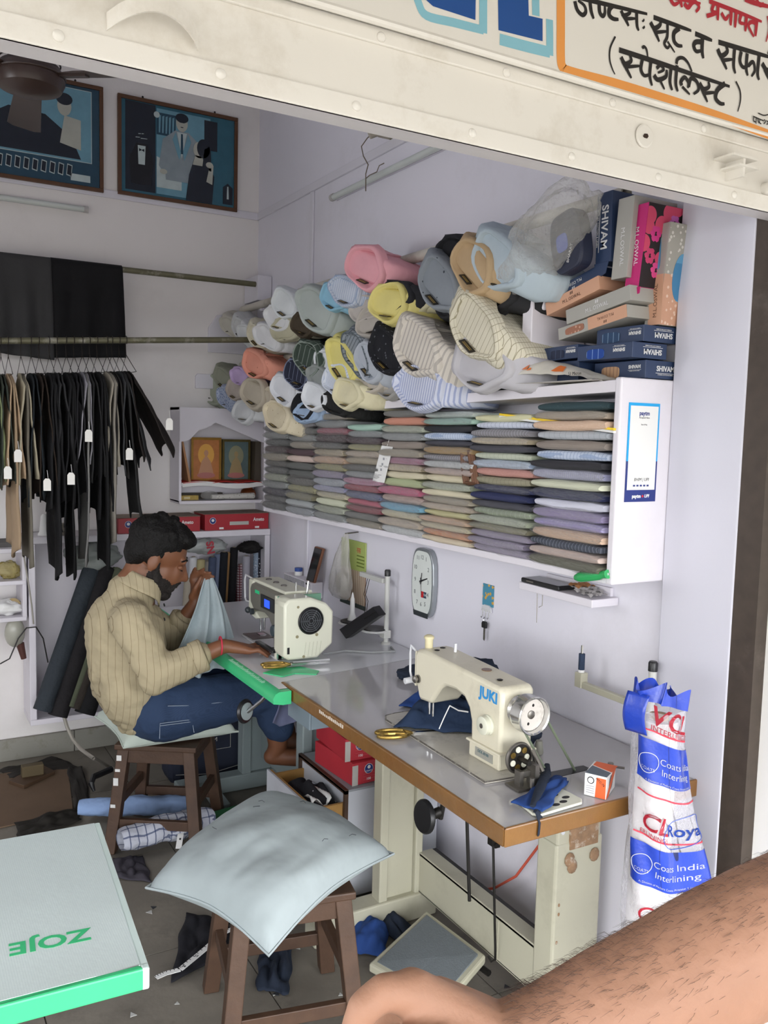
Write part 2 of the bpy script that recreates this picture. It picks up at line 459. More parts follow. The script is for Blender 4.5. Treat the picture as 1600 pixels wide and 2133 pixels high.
m_dark = mat('dark_iron', '2a2826', 0.45, .5, var=0.2, scale=20)
m_chrome = mat('bright_metal', 'c9c9c9', 0.18, 1.0, var=0.05)
m_black = mat('black_plastic', '1c1c1e', 0.35, var=0.1)
m_rubber = mat('rubber_pad', '6f767a', 0.8, var=.08, scale=40, bump=.2, bscale=200)

def slab(mb, poly, z0, z1): mb.prism(poly, z0, z1); return mb

# ---- table with the older machine
T2 = thing('sewing_table', 'grey topped sewing table with worn brown wooden edge on cream steel stand', 'table', (1.36, 1.9, 0))
poly2 = [(1.07, 1.335), (1.645, 1.335), (1.655, 2.54), (1.075, 2.465)]
slab(MB(), poly2, .727, .759).build('table_top', m_lam, T2, world=True)
ed = MB()
ed.hexa([(1.062,1.327,.72),(1.07,1.335,.72),(1.075,2.465,.72),(1.062,2.467,.72),(1.062,1.327,.761),(1.07,1.335,.761),(1.075,2.465,.761),(1.062,2.467,.761)])
ed.build('front_edge', m_wood, T2, world=True, bevel=.004)
MB().hexa([(1.062,1.327,.72),(1.645,1.327,.72),(1.645,1.335,.72),(1.07,1.335,.72),(1.062,1.327,.761),(1.645,1.327,.761),(1.645,1.335,.761),(1.07,1.335,.761)]).build('side_edge', m_wood, T2, world=True, bevel=.003)
# scuffed lettering remains on the edge
for k in range(14):
    y = 2.18-.011*k; MB().box((1.0612, y, .744), (1.0622, y+.006, .750+random.uniform(0, .006))).build('worn_mark', mat('worn_paint', 'd8d0c4', .7), T2, world=True)
near = MB().box((1.452, 1.60, .08), (1.60, 1.665, .66))
near.build('near_column', m_cream, T2, world=True, bevel=.006)
MB().box((1.447, 1.597, .05), (1.605, 1.672, .52)).build('near_column_sleeve', m_cream, T2, world=True, bevel=.007)
MB().box((1.49, 1.594, .50), (1.585, 1.60, .72)).build('rusty_plate', m_rust, T2, world=True)
for zz in (.55, .60, .67):
    MB().cyl((1.468, 1.598, zz), (1.468, 1.603, zz), .006, 10).build('bolt_hole', m_white_top, T2, world=True)
for zz, xx in ((.47, 1.575), (.455, 1.50), (.475, 1.49)):
    MB().ball((xx, 1.594, zz), (.017, .005, .019), 9, 6).build('rusty_bolt', m_rust, T2, world=True, smooth=True)
for zz, xx in ((.36, 1.463), (.335, 1.463), (.26, 1.46), (.19, 1.462), (.10, 1.464)):
    MB().ball((xx, 1.596, zz), (.004, .0015, .005), 8, 5).build('paint_chip', m_rust, T2, world=True)
MB().box((1.40, 1.60, .0), (1.64, 1.67, .06)).build('near_foot', m_cream, T2, world=True, bevel=.006)
fc = MB().box((1.305, 2.235, .07), (1.335, 2.285, .71)).box((1.335, 2.25, .07), (1.435, 2.27, .71)).box((1.435, 2.235, .07), (1.462, 2.285, .71))
fc.build('far_column', m_cream, T2, world=True, bevel=.004)
MB().box((1.08, 2.225, 0), (1.515, 2.30, .085)).build('far_foot', m_cream, T2, world=True, bevel=.006)
bm_ = MB().box((1.45, 1.66, .085), (1.462, 2.24, .215)).box((1.45, 1.66, .205), (1.50, 2.24, .217)).box((1.45, 1.66, .083), (1.475, 2.24, .092))
bm_.build('long_beam', m_cream, T2, world=True, bevel=.002)
MB().box((1.50, 1.66, .20), (1.515, 2.24, .215)).build('beam_lip', m_dark, T2, world=True)
MB().box((1.448, 1.82, .09), (1.4505, 1.83, .205)).build('beam_seam', m_cream, T2, world=True)
# knee lifter disc and bar
kl = MB().lathe([(.001, -.008), (.042, -.008), (.046, -.003), (.046, .004), (.040, .009), (.001, .009)], 28, frame((1.245, 1.90, .515), (0, 1, 0.15), (0.1, 0, 1)))
kl.build('knee_pad', m_black, T2, world=True, smooth=True)
MB().tube([(1.255, 1.895, .515), (1.285, 1.88, .53)], .014, 10).tube([(1.283, 1.88, .51), (1.287, 1.862, .60), (1.29, 1.85, .73)], .0075, 8).build('knee_bar', m_dark, T2, world=True, smooth=True)
MB().tube([(1.40, 1.93, .72), (1.405, 1.925, .46), (1.42, 1.92, .22)], .005, 6).box((1.385, 1.915, .66), (1.42, 1.94, .72)).build('lift_link', m_dark, T2, world=True)
# pedal and pull rod
pz = .07
MB().hexa([(1.15,2.02,.03),(1.235,1.77,.03),(1.425,1.84,.075),(1.40,2.11,.075),(1.15,2.02,.055),(1.235,1.77,.055),(1.425,1.84,.1),(1.40,2.11,.1)]).build('pedal_frame', m_cream, T2, world=True, bevel=.006)
MB().hexa([(1.172,2.008,.055),(1.246,1.793,.055),(1.405,1.852,.0965),(1.385,2.085,.0965),(1.172,2.008,.0605),(1.246,1.793,.0605),(1.405,1.852,.1025),(1.385,2.085,.1025)]).build('pedal_pad', m_rubber, T2, world=True)
MB().tube([(1.40, 2.11, .05), (1.43, 1.83, .05)], .009, 8).build('pedal_shaft', m_dark, T2, world=True, smooth=True)
rod = [(1.395, 1.80, .72), (1.40, 1.80, .5), (1.425, 1.80, .14), (1.43, 1.805, .105), (1.425, 1.815, .095), (1.418, 1.822, .11)]
MB().tube(rod, .0035, 6).build('pull_rod', m_dark, T2, world=True, smooth=True)
MB().box((1.392, 1.79, .445), (1.412, 1.81, .475)).box((1.40, 1.785, .44), (1.416, 1.79, .452)).box((1.40, 1.785, .468), (1.416, 1.79, .48)).build('rod_clamp', m_dark, T2, world=True)
# recess for the belt and spare slide plate
MB().prism([(1.302,1.521),(1.445,1.514),(1.447,1.488),(1.300,1.486)], .7592, .7602).build('belt_slot', m_black, T2, world=True)

# ---- table with the newer machine
T1 = thing('sewing_table', 'white topped sewing table with rounded green front edge beside the seated tailor', 'table', (1.34, 3.1, 0))
slab(MB(), [(1.03,3.74),(1.03,2.40),(1.058,2.40),(1.064,2.472),(1.655,2.552),(1.655,3.74)], .722, .757).build('table_top', m_white_top, T1, world=True)
gp = [(0, .757), (-.012, .757), (-.024, .751), (-.031, .738), (-.030, .722), (0, .716)]
ge = MB()
for (ya, yb, s_) in ((2.375, 3.74, 0),):
    vs = [(1.03+gx, ya+(-gx*.9 if 0 else 0), gz) for gx, gz in gp]+[(1.03+gx, yb, gz) for gx, gz in gp]; n = 6
    ge.add(vs, [tuple(range(n)), tuple(range(2*n-1, n-1, -1))]+[(i, n+i, n+(i+1) % n, (i+1) % n) for i in range(n)])
ge.box((1.03, 2.375, .716), (1.058, 2.405, .757))
ge.build('green_edge', m_green, T1, world=True, smooth=True, angle=50)
for yy in (2.84, 3.45):
    MB().box((1.30, yy-.03, .06), (1.34, yy+.03, .72)).box((1.34, yy-.012, .06), (1.44, yy+.012, .72)).box((1.44, yy-.03, .06), (1.48, yy+.03, .72)).build('column', m_grey_steel, T1, world=True, bevel=.004)
    MB().box((1.02, yy-.035, 0), (1.60, yy+.035, .07)).build('foot', m_grey_steel, T1, world=True, bevel=.006)
MB().box((1.385, 2.87, .13), (1.40, 3.42, .262)).build('long_beam', m_grey_steel, T1, world=True)
MB().box((1.18, 2.93, .0), (1.24, 3.14, .03)).build('pedal_arm', m_grey_steel, T1, world=True)
# knee lifter wheel and arm
kw = frame((1.02, 2.665, .612), (.85, .5, 0), (0, 0.1, 1))
MB().lathe([(.001, -.007), (.036, -.007), (.041, 0), (.036, .007), (.001, .007)], 26, kw).build('knee_wheel', m_black, T1, world=True, smooth=True)
MB().lathe([(.001, .0072), (.029, .0072), (.029, .010), (.001, .010)], 22, kw).build('wheel_face', m_grey_steel, T1, world=True)
MB().tube([(1.025, 2.655, .612), (1.06, 2.62, .655), (1.10, 2.58, .722)], .006, 8).build('knee_bar', m_chrome, T1, world=True, smooth=True)
# blue grey tray hung below
MB().box((1.09, 2.30, .655), (1.22, 2.44, .659)).box((1.08, 2.29, .655), (1.087, 2.45, .726)).box((1.22, 2.29, .655), (1.227, 2.45, .726)).box((1.087, 2.29, .655), (1.22, 2.296, .726)).box((1.087, 2.444, .655), (1.22, 2.45, .726)).build('tray', mat('tray_plastic', '76848d', .5), T1, world=True, bevel=.003)
# printed inch scale along the green edge
for k in range(26):
    y = 2.79-.012*k
    MB().box((1.006, y, .7572), (1.018+(.006 if k % 4 == 0 else 0), y+.002, .7578)).build('scale_mark', mat('pale_print', 'cfe8d8', .6), T1, world=True)

# ---- front table, corner in view
T0 = thing('sewing_table', 'white textured table top with green edge and large green letters, nearest the street', 'table', (-.1, 1.46, 0))
m_lin = cloth('linen_laminate', 'd4e0df', 'c6d3d3', kind='check', step=.0035, width=.3, rough=.45, wrinkle=.03, wscale=90)
slab(MB(), [(-.55, 1.76), (-.55, 1.255), (.308, 1.220), (.344, 1.722)], .735, .76).build('table_top', m_lin, T0, world=True)
MB().hexa([(-.55,1.244,.726),(.312,1.209,.726),(.308,1.222,.726),(-.55,1.257,.726),(-.55,1.244,.7595),(.312,1.209,.7595),(.308,1.222,.7595),(-.55,1.257,.7595)]).build('front_edge', m_green, T0, world=True, bevel=.003)
MB().hexa([(.307,1.209,.726),(.319,1.208,.726),(.355,1.724,.726),(.342,1.724,.726),(.307,1.209,.7595),(.319,1.208,.7595),(.355,1.724,.7595),(.342,1.724,.7595)]).build('end_edge', mat('pale_edge', 'cfe0dc', .4), T0, world=True, bevel=.003)
Mz = frame(PZ(.7605, 105, 1960), PZ(.7605, 20, 1978)-PZ(.7605, 195, 1942), (-.05, -1, 0))
text('ZOJE', .046, m_green, Mz, T0, sx=1.15, bold=.0012)
for (x_, y_) in ((-.45, 1.35), (-.45, 1.65), (.10, 1.40), (.10, 1.62)):
    MB().box((x_-.03, y_-.03, 0), (x_+.03, y_+.03, .735)).build('leg', m_grey_steel, T0, world=True, bevel=.004)

# ---- stools and cushions
def make_stool(name, label, cx, cy, rz, h, top, base):
    t = thing(name, label, 'stool', (cx, cy, 0), rz)
    a, b = top/2, base/2
    for sx in (-1, 1):
        for sy in (-1, 1):
            s_ = .021
            lo = [(sx*b-s_, sy*b-s_), (sx*b+s_, sy*b-s_), (sx*b+s_, sy*b+s_), (sx*b-s_, sy*b+s_)]
            hi = [(sx*a-s_, sy*a-s_), (sx*a+s_, sy*a-s_), (sx*a+s_, sy*a+s_), (sx*a-s_, sy*a+s_)]
            MB().hexa([(p, q, 0) for p, q in lo]+[(p, q, h-.02) for p, q in hi]).build('leg', m_dwood, t, bevel=.003)
    def at(z): return b+(a-b)*z/h
    for z0, axes in ((.09, (0, 1)), (.16, (2, 3))):
        d = at(z0+.02)
        for k in axes:
            if k == 0: bx = ((-d, -d-.01, z0), (d, -d+.01, z0+.035))
            elif k == 1: bx = ((-d, d-.01, z0), (d, d+.01, z0+.035))
            elif k == 2: bx = ((-d-.01, -d, z0), (-d+.01, d, z0+.035))
            else: bx = ((d-.01, -d, z0), (d+.01, d, z0+.035))
            MB().box(*bx).build('rung', m_dwood, t, bevel=.002)
    d = at(h-.05)
    for bx in (((-d, -d-.012, h-.07), (d, -d+.012, h-.02)), ((-d, d-.012, h-.07), (d, d+.012, h-.02)), ((-d-.012, -d, h-.07), (-d+.012, d, h-.02)), ((d-.012, -d, h-.07), (d+.012, d, h-.02))):
        MB().box(*bx).build('apron', m_dwood, t, bevel=.002)
    MB().box((-a-.03, -a-.03, h-.02), (a+.03, a+.03, h)).build('seat', m_dwood, t, bevel=.004)
    return t
ST2 = make_stool('wooden_stool', 'dark wooden stool with paint flecks under the seated tailor', .90, 3.16, R(-33), .40, .24, .32)
m_fleck = mat('white_fleck', 'd8d8d6', .4, dirt='9a9a98')
ST1 = make_stool('wooden_stool', 'brown wooden stool under the large empty cushion', .875, 2.0, R(-12), .405, .25, .33)

def cushion(name, label, corners, z, thick, material, seed=0, wr=.012, drp=.03, pw=.55):
    """square pillow: corners in world xy, pinched seam, wrinkles"""
    c = Vector((sum(p[0] for p in corners)/4, sum(p[1] for p in corners)/4, 0))
    A, B, C_, D = [Vector((p[0], p[1], 0))-c for p in corners]
    t = thing(name, label, 'cushion', (c.x, c.y, z))
    mb = MB(); n = 42
    def pos(u, v, side):
        p = A*(1-u)*(1-v)+B*u*(1-v)+C_*u*v+D*(1-u)*v
        e = (1-abs(2*u-1)**2.6)*(1-abs(2*v-1)**2.6)
        pin = 1-.10*(1-abs(2*u-1)**2)*(abs(2*v-1)**6)-.10*(1-abs(2*v-1)**2)*(abs(2*u-1)**6)
        p = p*pin
        hgt = thick*max(e, 0)**pw
        w = 0
        if side > 0:
            w = wr*e**.3*(nz3((u*3, v*5, 0), 0.8, seed)+.35*nz3((u*5+v*3, v*3-u*2, 2), 1.0, seed+3)+.6*abs(nz3((u*.8+v*5, u*1.5, 1), 1.3, seed+5)))
        droop = -drp*(abs(2*u-1)*abs(2*v-1))**1.5
        return (p.x, p.y, (hgt*(.72 if side > 0 else -.28))+thick*.28+w+droop)
    mb.grid(lambda u, v: pos(u, v, 1), n, n)
    mb.grid(lambda u, v: pos(u, 1-v, -1), n, n)
    mb.build('cushion_cover', material, t, smooth=True, angle=None)
    sm = []
    for k in range(4):
        for j in range(20):
            s = j/20; uv = [(s, 0), (1, s), (1-s, 1), (0, 1-s)][k]
            q = pos(uv[0], uv[1], -1); sm.append((q[0]*1.003, q[1]*1.003, q[2]))
    MB().tube(sm, .0035, 5, closed=True).build('seam', material, t, smooth=True)
    return t
m_cush = cloth('cushion_cotton', 'a5afb1', rough=.85, wrinkle=.45, wscale=6)
m_cush2 = cloth('cushion_pale', 'b5bfb6', 'a7b0a4', kind='print', step=.05, width=.08, rough=.8, wrinkle=.3, wscale=9)
CU1 = cushion('seat_cushion', 'large pale blue-grey cushion lying on the empty stool', [(.683, 1.63), (1.146, 1.894), (.952, 2.342), (.525, 2.02)], .412, .145, m_cush, 1.3, .018, .018, .45)
CU2 = cushion('seat_cushion', 'flat greenish white cushion squeezed under the seated tailor', [(.70, 3.0), (1.115, 2.985), (1.06, 3.40), (.68, 3.38)], .402, .085, m_cush2, 4.2, .006, .0, .28)
# thread snips on the big cushion
m_thr = mat('dark_thread', '2a2d33', .8); m_wthr = mat('white_thread', 'f2f2f2', .6)
for k in range(9):
    x_, y_ = random.uniform(.68, 1.0), random.uniform(1.78, 2.15); a_ = random.uniform(0, 6)
    MB().tube([(x_, y_, .55), (x_+.01*math.cos(a_), y_+.01*math.sin(a_), .552), (x_+.018*math.cos(a_+.4), y_+.018*math.sin(a_+.4), .55)], .0008, 4).build('thread_snip', m_thr, CU1, world=True)
MB().tube([(.80, 1.80, .515), (.825, 1.815, .521), (.85, 1.845, .525)], [.0006, .0025, .0006], 5).build('paper_strip', m_wthr, CU1, world=True)

# ---- wall shelf for packed shirt pieces
m_white = mat('shelf_white', 'dfdbe2', .45, var=.03, scale=4, dirt='b9b3b0', dirt_amt=.2)
SH = thing('wall_shelf', 'long white wall shelf packed with folded shirt pieces in clear film', 'shelf', (1.56, 2.5, 1.20))
def hx(y0, y1, x0, x1, za0, za1, zb0, zb1):
    return MB().hexa([(x0,y0,za0),(x1,y0,za0),(x1,y1,zb0),(x0,y1,zb0),(x0,y0,za1),(x1,y0,za1),(x1,y1,zb1),(x0,y1,zb1)])
hx(1.47, 3.60, 1.462, 1.655, 1.655, 1.683, 1.60, 1.625).build('top_board', m_white, SH, world=True, bevel=.002)
hx(1.47, 3.60, 1.462, 1.655, 1.207, 1.227, 1.185, 1.205).build('bottom_board', m_white, SH, world=True, bevel=.002)
MB().box((1.46, 1.466, 1.207), (1.655, 1.486, 1.688)).build('end_panel', m_white, SH, world=True, bevel=.004)
MB().box((1.46, 3.60, 1.185), (1.655, 3.615, 1.626)).build('far_end_panel', m_white, SH, world=True)
MB().box((1.645, 1.486, 1.215), (1.656, 3.60, 1.66)).build('back_panel', m_white, SH, world=True)
# small white block standing on the shelf beside the shirts
BK = thing('wooden_block', 'white painted wooden upright standing on the shelf between shirts and boxes', 'block', (1.56, 1.82, 1.676))
MB().box((1.465, 1.80, 1.678), (1.65, 1.84, 1.955)).build('upright', m_white, BK, world=True, bevel=.003)
MB().box((1.49, 1.785, 1.875), (1.57, 1.80, 1.94)).build('cleat', m_white, BK, world=True, bevel=.006)

# ---- low white cabinet on the back wall
CB = thing('open_cabinet', 'low open white wall cabinet holding cloth rolls behind the tailor', 'cabinet', (1.1, 4.1, .21))
x0, x1, z0, z1, y0 = .53, 1.655, .215, 1.055, 4.0
MB().box((x0, y0, z1-.03), (x1, 4.215, z1)).build('top_board', m_white, CB, world=True, bevel=.003)
MB().box((x0, y0, z0), (x1, 4.215, z0+.025)).build('bottom_board', m_white, CB, world=True, bevel=.003)
MB().box((x0, y0+.003, z0+.025), (x0+.028, 4.213, z1-.03)).build('side_board', m_white, CB, world=True, bevel=.003)
MB().box((x1-.028, y0+.003, z0+.025), (x1, 4.213, z1-.03)).build('side_board', m_white, CB, world=True, bevel=.003)
MB().box((x0+.02, 4.20, z0), (x1-.02, 4.216, z1)).build('back_board', m_white, CB, world=True)

# ---- small shrine box
SB = thing('shrine_box', 'small white wall shrine with a scalloped arch front', 'shrine', (1.435, 4.14, 1.19))
def arch(n=60):
    pts = []
    L_, H_ = .445, .44
    ctrl = [(0.0, .125+.17), (.03, .298), (.06, .325), (.085, .365), (.115, .378), (.14, .40), (.165, .405), (.19, .417), (.21, .424), (.2225, .438)]
    ctrl = [(.02, .29), (.05, .30), (.075, .328), (.09, .345), (.115, .352), (.135, .358), (.15, .372), (.175, .384), (.2, .39), (.2225, .404)]
    return ctrl+[(L_-a, b) for a, b in reversed(ctrl[:-1])]
ar = arch()
fp = [(0, .29)]+ar+[(.445, .29), (.445, .452), (0, .452)]
Mf = frame((1.212, 4.062, 1.19), (1, 0, 0), (0, 0, 1))
bmf = bmesh.new()
fv = [bmf.verts.new(Mf @ Vector((a, b, 0))) for a, b in fp]
bmf.faces.new(fv); bmesh.ops.triangulate(bmf, faces=bmf.faces[:])
mef = bpy.data.meshes.new('arch_front'); bmf.to_mesh(mef); bmf.free()
of = obj_mesh('arch_front', mef, m_white, SB); md = of.modifiers.new('s', 'SOLIDIFY'); md.thickness = .012; md.offset = 0
MB().box((1.212, 4.068, 1.19), (1.224, 4.215, 1.642)).build('side_board', m_white, SB, world=True)
MB().box((1.645, 4.068, 1.19), (1.656, 4.215, 1.642)).build('side_board', m_white, SB, world=True)
MB().box((1.212, 4.056, 1.182), (1.656, 4.215, 1.196)).build('bottom_board', m_white, SB, world=True)
MB().box((1.224, 4.062, 1.268), (1.645, 4.215, 1.279)).build('middle_board', m_white, SB, world=True)
MB().box((1.224, 4.205, 1.19), (1.645, 4.216, 1.64)).build('back_board', m_white, SB, world=True)
MB().box((1.212, 4.068, 1.63), (1.656, 4.215, 1.642)).build('top_board', m_white, SB, world=True)

# ---- drawer cabinet under the tables
DC = thing('drawer_cabinet', 'small grey-white cabinet with its wooden drawer pulled open under the table', 'cabinet', (1.45, 2.58, 0))
m_cab = mat('cabinet_grey', 'c2c5cc', .5, var=.04, dirt='8d8b87', dirt_amt=.3)
m_top_g = mat('cabinet_top', '93979c', .5, var=.06)
m_ply = mat('plywood', 'b58a4c', .6, var=.25, scale=9, dirt='8a5f2a', dirt_amt=.5)
MB().box((1.272, 2.41, .02), (1.63, 2.75, .385)).build('body', m_cab, DC, world=True)
MB().box((1.262, 2.40, .385), (1.64, 2.757, .392)).build('top', m_top_g, DC, world=True)
MB().box((1.262, 2.398, 0), (1.275, 2.41, .392)).box((1.262, 2.75, 0), (1.275, 2.762, .392)).box((1.262, 2.398, .38), (1.275, 2.762, .394)).build('wood_lipping', m_dwood, DC, world=True)
dr = MB().box((1.142, 2.415, .20), (1.153, 2.745, .36)).box((1.153, 2.415, .205), (1.30, 2.425, .345)).box((1.153, 2.735, .205), (1.30, 2.745, .345)).box((1.15, 2.42, .20), (1.30, 2.74, .208))
dro = dr.build('drawer', m_ply, DC, world=True)
MB().box((1.136, 2.412, .195), (1.143, 2.75, .362)).build('drawer_front', m_cab, dro, world=True)
# ================================================================ sewing machines
m_mach = mat('machine_cream', 'd8d2bd', .32, var=.04, scale=9, bump=.02, dirt='a39a82', dirt_amt=.35, dirt_scale=10)
m_mach2 = mat('machine_white', 'd6d6c4', .3, var=.03)
m_mgrey = mat('machine_taupe', '6d6a62', .4, var=.06)
m_blue_l = mat('blue_letter', '2d8fd0', .5)
m_steel = mat('worn_steel', '8a8680', .35, .9, var=.2, scale=30)
m_brass = mat('brass', 'b89a55', .25, .9, var=.15, scale=20)

def profile_x(poly, x0, x1, mb=None):
    """closed outline in (y, z) swept along x"""
    mb = mb or MB(); n = len(poly)
    vs = [(x0, a, b) for a, b in poly]+[(x1, a, b) for a, b in poly]
    return mb.add(vs, [tuple(range(n)), tuple(range(2*n-1, n-1, -1))]+[(i, n+i, n+(i+1) % n, (i+1) % n) for i in range(n)])

JU = thing('sewing_machine', 'worn cream sewing machine with blue lettering and a large silver handwheel', 'sewing machine', (1.27, 1.75, .76))
# bed plate, rounded far end, chipped dark rim
bed = [(1.163, 1.53), (1.32, 1.515), (1.325, 2.03), (1.225, 2.035), (1.19, 2.028), (1.174, 2.0)]
MB().prism(bed, .760, .7655).build('bed', mat('bed_enamel', 'c3bfb4', .3, dirt='4a4640', dirt_amt=.5, dirt_scale=14), JU, world=True)
rim = [Vector((p, q, .7645)) for p, q in bed]
MB().tube(rim, .0022, 5, closed=True).build('bed_rim', mat('chipped_rim', '55504a', .6, dirt='d8d4c6', dirt_amt=.9, dirt_scale=30), JU, world=True)
body = [(1.565, .80), (1.563, .95), (1.572, .962), (1.90, .975), (1.935, .972), (1.948, .955), (1.946, .90), (1.925, .84), (1.915, .836), (1.865, .840), (1.855, .853),
        (1.822, .893), (1.80, .905), (1.752, .908), (1.715, .90), (1.695, .88), (1.684, .85), (1.682, .80)]
profile_x(body, 1.229, 1.325).build('arm', m_mach, JU, world=True, bevel=.009, smooth=True)
MB().box((1.226, 1.562, .7655), (1.328, 1.684, .805)).build('pillar_base', m_mach, JU, world=True, bevel=.005)
MB().box((1.221, 1.555, .803), (1.332, 1.690, .809)).build('base_ledge', m_mach, JU, world=True, bevel=.002)
MB().box((1.2245, 1.585, .776), (1.2262, 1.655, .797)).build('rating_plate', mat('plate_alu', 'b9b9b0', .35, .5), JU, world=True)
text('DDL-8100', .010, mat('plate_ink', '4a6a72', .6), frame((1.2240, 1.622, .790), (0, -1, 0), (0, 0, 1)), JU)
text('JUKI', .036, m_blue_l, frame((1.2285, 1.615, .933), (0, -1, -.02), (0, 0, 1)), JU, bold=.0014, sx=1.05)
# stitch dial
Md = frame((1.2285, 1.612, .863), (0, -1, 0), (0, 0, 1))
MB().lathe([(.024, 0), (.024, .004), (.022, .006), (.022, .018), (.019, .020), (.0005, .020)], 30, Md).build('stitch_dial', m_mach2, JU, world=True, smooth=True, angle=35)
MB().lathe([(.006, .020), (.006, .0212), (.0005, .0212)], 12, Md).build('dial_screw', m_steel, JU, world=True)
# face plate, take up guard, thread tension
MB().box((1.232, 1.945, .865), (1.322, 1.953, .962)).build('face_plate', m_mach, JU, world=True, bevel=.004)
MB().tube([(1.235, 1.952, .962), (1.232, 1.972, .972), (1.232, 1.975, .95), (1.232, 1.973, .90), (1.232, 1.962, .878), (1.234, 1.952, .873)], .0033, 7).build('take_up_guard', m_white_top, JU, world=True, smooth=True)
Mt = frame((1.229, 1.925, .892), (0, -1, 0), (0, 0, 1))
MB().lathe([(.011, 0), (.011, .004), (.006, .005), (.006, .008), (.010, .009), (.010, .014), (.005, .018), (.0005, .018)], 18, Mt).build('tension_knob', m_steel, JU, world=True, smooth=True)
MB().cyl((1.23, 1.955, .882), (1.205, 1.957, .880), .0085, 14).build('thread_knob', m_white_top, JU, world=True, smooth=True)
MB().tube([(1.25, 1.90, .84), (1.25, 1.90, .80)], .004, 8).tube([(1.252, 1.885, .84), (1.252, 1.885, .785)], .003, 8).box((1.243, 1.888, .773), (1.258, 1.91, .777)).build('needle_bar', m_chrome, JU, world=True, smooth=True)
MB().cyl((1.262, 1.93, .972), (1.262, 1.93, .998), .011, 14).lathe([(.014, .998), (.014, 1.004), (.008, 1.008), (.0005, 1.008)], 14, Matrix.Translation((1.262, 1.93, 0))).build('oil_cap', mat('ivory_cap', 'd9cfa8', .4), JU, world=True, smooth=True)
for (yy, xx) in ((1.905, 1.29), (1.89, 1.262), (1.62, 1.265)):
    MB().lathe([(.006, 0), (.008, .002), (.005, .003), (.0005, .003)], 12, Matrix.Translation((xx, yy, .9735 if yy > 1.8 else .964))).build('oil_plug', m_dark, JU, world=True)
MB().lathe([(.013, 0), (.013, .002), (.0005, .002)], 16, Matrix.Translation((1.285, 1.70, .9665))).build('oil_window', mat('amber_window', '6a4a30', .2), JU, world=True)
MB().tube([(1.30, 1.86, .972), (1.302, 1.862, .995)], .004, 8).build('thread_post', m_white_top, JU, world=True)
# balance wheel on the near end, axis along the machine
Mh = frame((1.276, 1.563, .910), (1, 0, 0), (0, 0, 1))   # local z points towards -y
MB().lathe([(.032, -.002), (.034, .004), (.030, .010), (.034, .014), (.030, .018), (.036, .024), (.044, .026), (.0455, .034), (.044, .058), (.0455, .062), (.0435, .064), (.040, .062), (.038, .048), (.012, .044), (.0005, .044)], 40, Mh).build('balance_wheel', mat('polished_wheel', 'cfcfcd', .15, .85, var=.08), JU, world=True, smooth=True, angle=40)
MB().lathe([(.037, .0485), (.0375, .050), (.012, .0455), (.0005, .0455)], 30, Mh).build('wheel_face', mat('wheel_enamel', 'cfc9c2', .5, dirt='6a5a4a', dirt_amt=.5, dirt_scale=30), JU, world=True, smooth=True)
MB().lathe([(.010, .045), (.010, .051), (.005, .053), (.0005, .053)], 16, Mh).build('wheel_nut', m_steel, JU, world=True, smooth=True)
for a_ in (1.3, 4.4):
    MB().ball(tuple(Mh @ Vector((.022*math.cos(a_), .022*math.sin(a_), .048))), (.004, .002, .004), 8, 6).build('wheel_hole', m_dark, JU, world=True)
MB().cyl((1.277, 1.57, .910), (1.277, 1.535, .910), .027, 24).build('pulley_boss', mat('pulley_grey', '6c6e70', .4, .4), JU, world=True, smooth=True)
# bobbin winder, ringed wheel on a bracket on the table
Mb = frame((1.245, 1.52, .813), (1, 0, 0), (0, 0, 1))
MB().lathe([(.032, 0), (.036, .002), (.0375, .006), (.036, .010), (.033, .010), (.032, .006)], 32, Mb, caps=False).build('winder_ring', m_steel, JU, world=True, smooth=True)
wd = MB().lathe([(.033, .004), (.033, .008), (.0005, .008)], 30, Mb)
wd.build('winder_disc', m_dark, JU, world=True)
for k in range(7):
    a_ = 2*PI*k/7; MB().lathe([(.0072, .0082), (.0072, .010), (.0005, .010)], 12, Mb @ Matrix.Translation((.021*math.cos(a_), .021*math.sin(a_), 0))).build('winder_hole', m_brass if k % 2 else m_mach2, JU, world=True)
MB().cyl(tuple(Mb @ Vector((0, 0, .008))), tuple(Mb @ Vector((0, 0, .045))), .006, 12).build('winder_spindle', m_dark, JU, world=True, smooth=True)
br = MB().box((1.20, 1.455, .7605), (1.30, 1.505, .766)).box((1.215, 1.47, .766), (1.225, 1.49, .80)).box((1.25, 1.46, .766), (1.262, 1.49, .812)).box((1.222, 1.476, .784), (1.275, 1.486, .796)).tube([(1.235, 1.452, .768), (1.235, 1.452, .79)], .006, 8).tube([(1.28, 1.47, .79), (1.275, 1.50, .83), (1.285, 1.505, .80)], .005, 7)
br.build('winder_bracket', m_steel, JU, world=True)
# drive belt
MB().tube([(1.245, 1.528, .905), (1.325, 1.50, .76)], .0032, 6).tube([(1.318, 1.528, .912), (1.405, 1.50, .76)], .0032, 6).build('drive_belt', mat('belt_green', '66705c', .7), JU, world=True)
MB().lathe([(.009, .76), (.012, .765), (.009, .79), (.008, .795), (.0005, .795)], 14, Matrix.Translation((1.395, 1.62, 0))).build('rubber_buffer', mat('buffer_grey', '8b8a80', .6), JU, world=True, smooth=True)

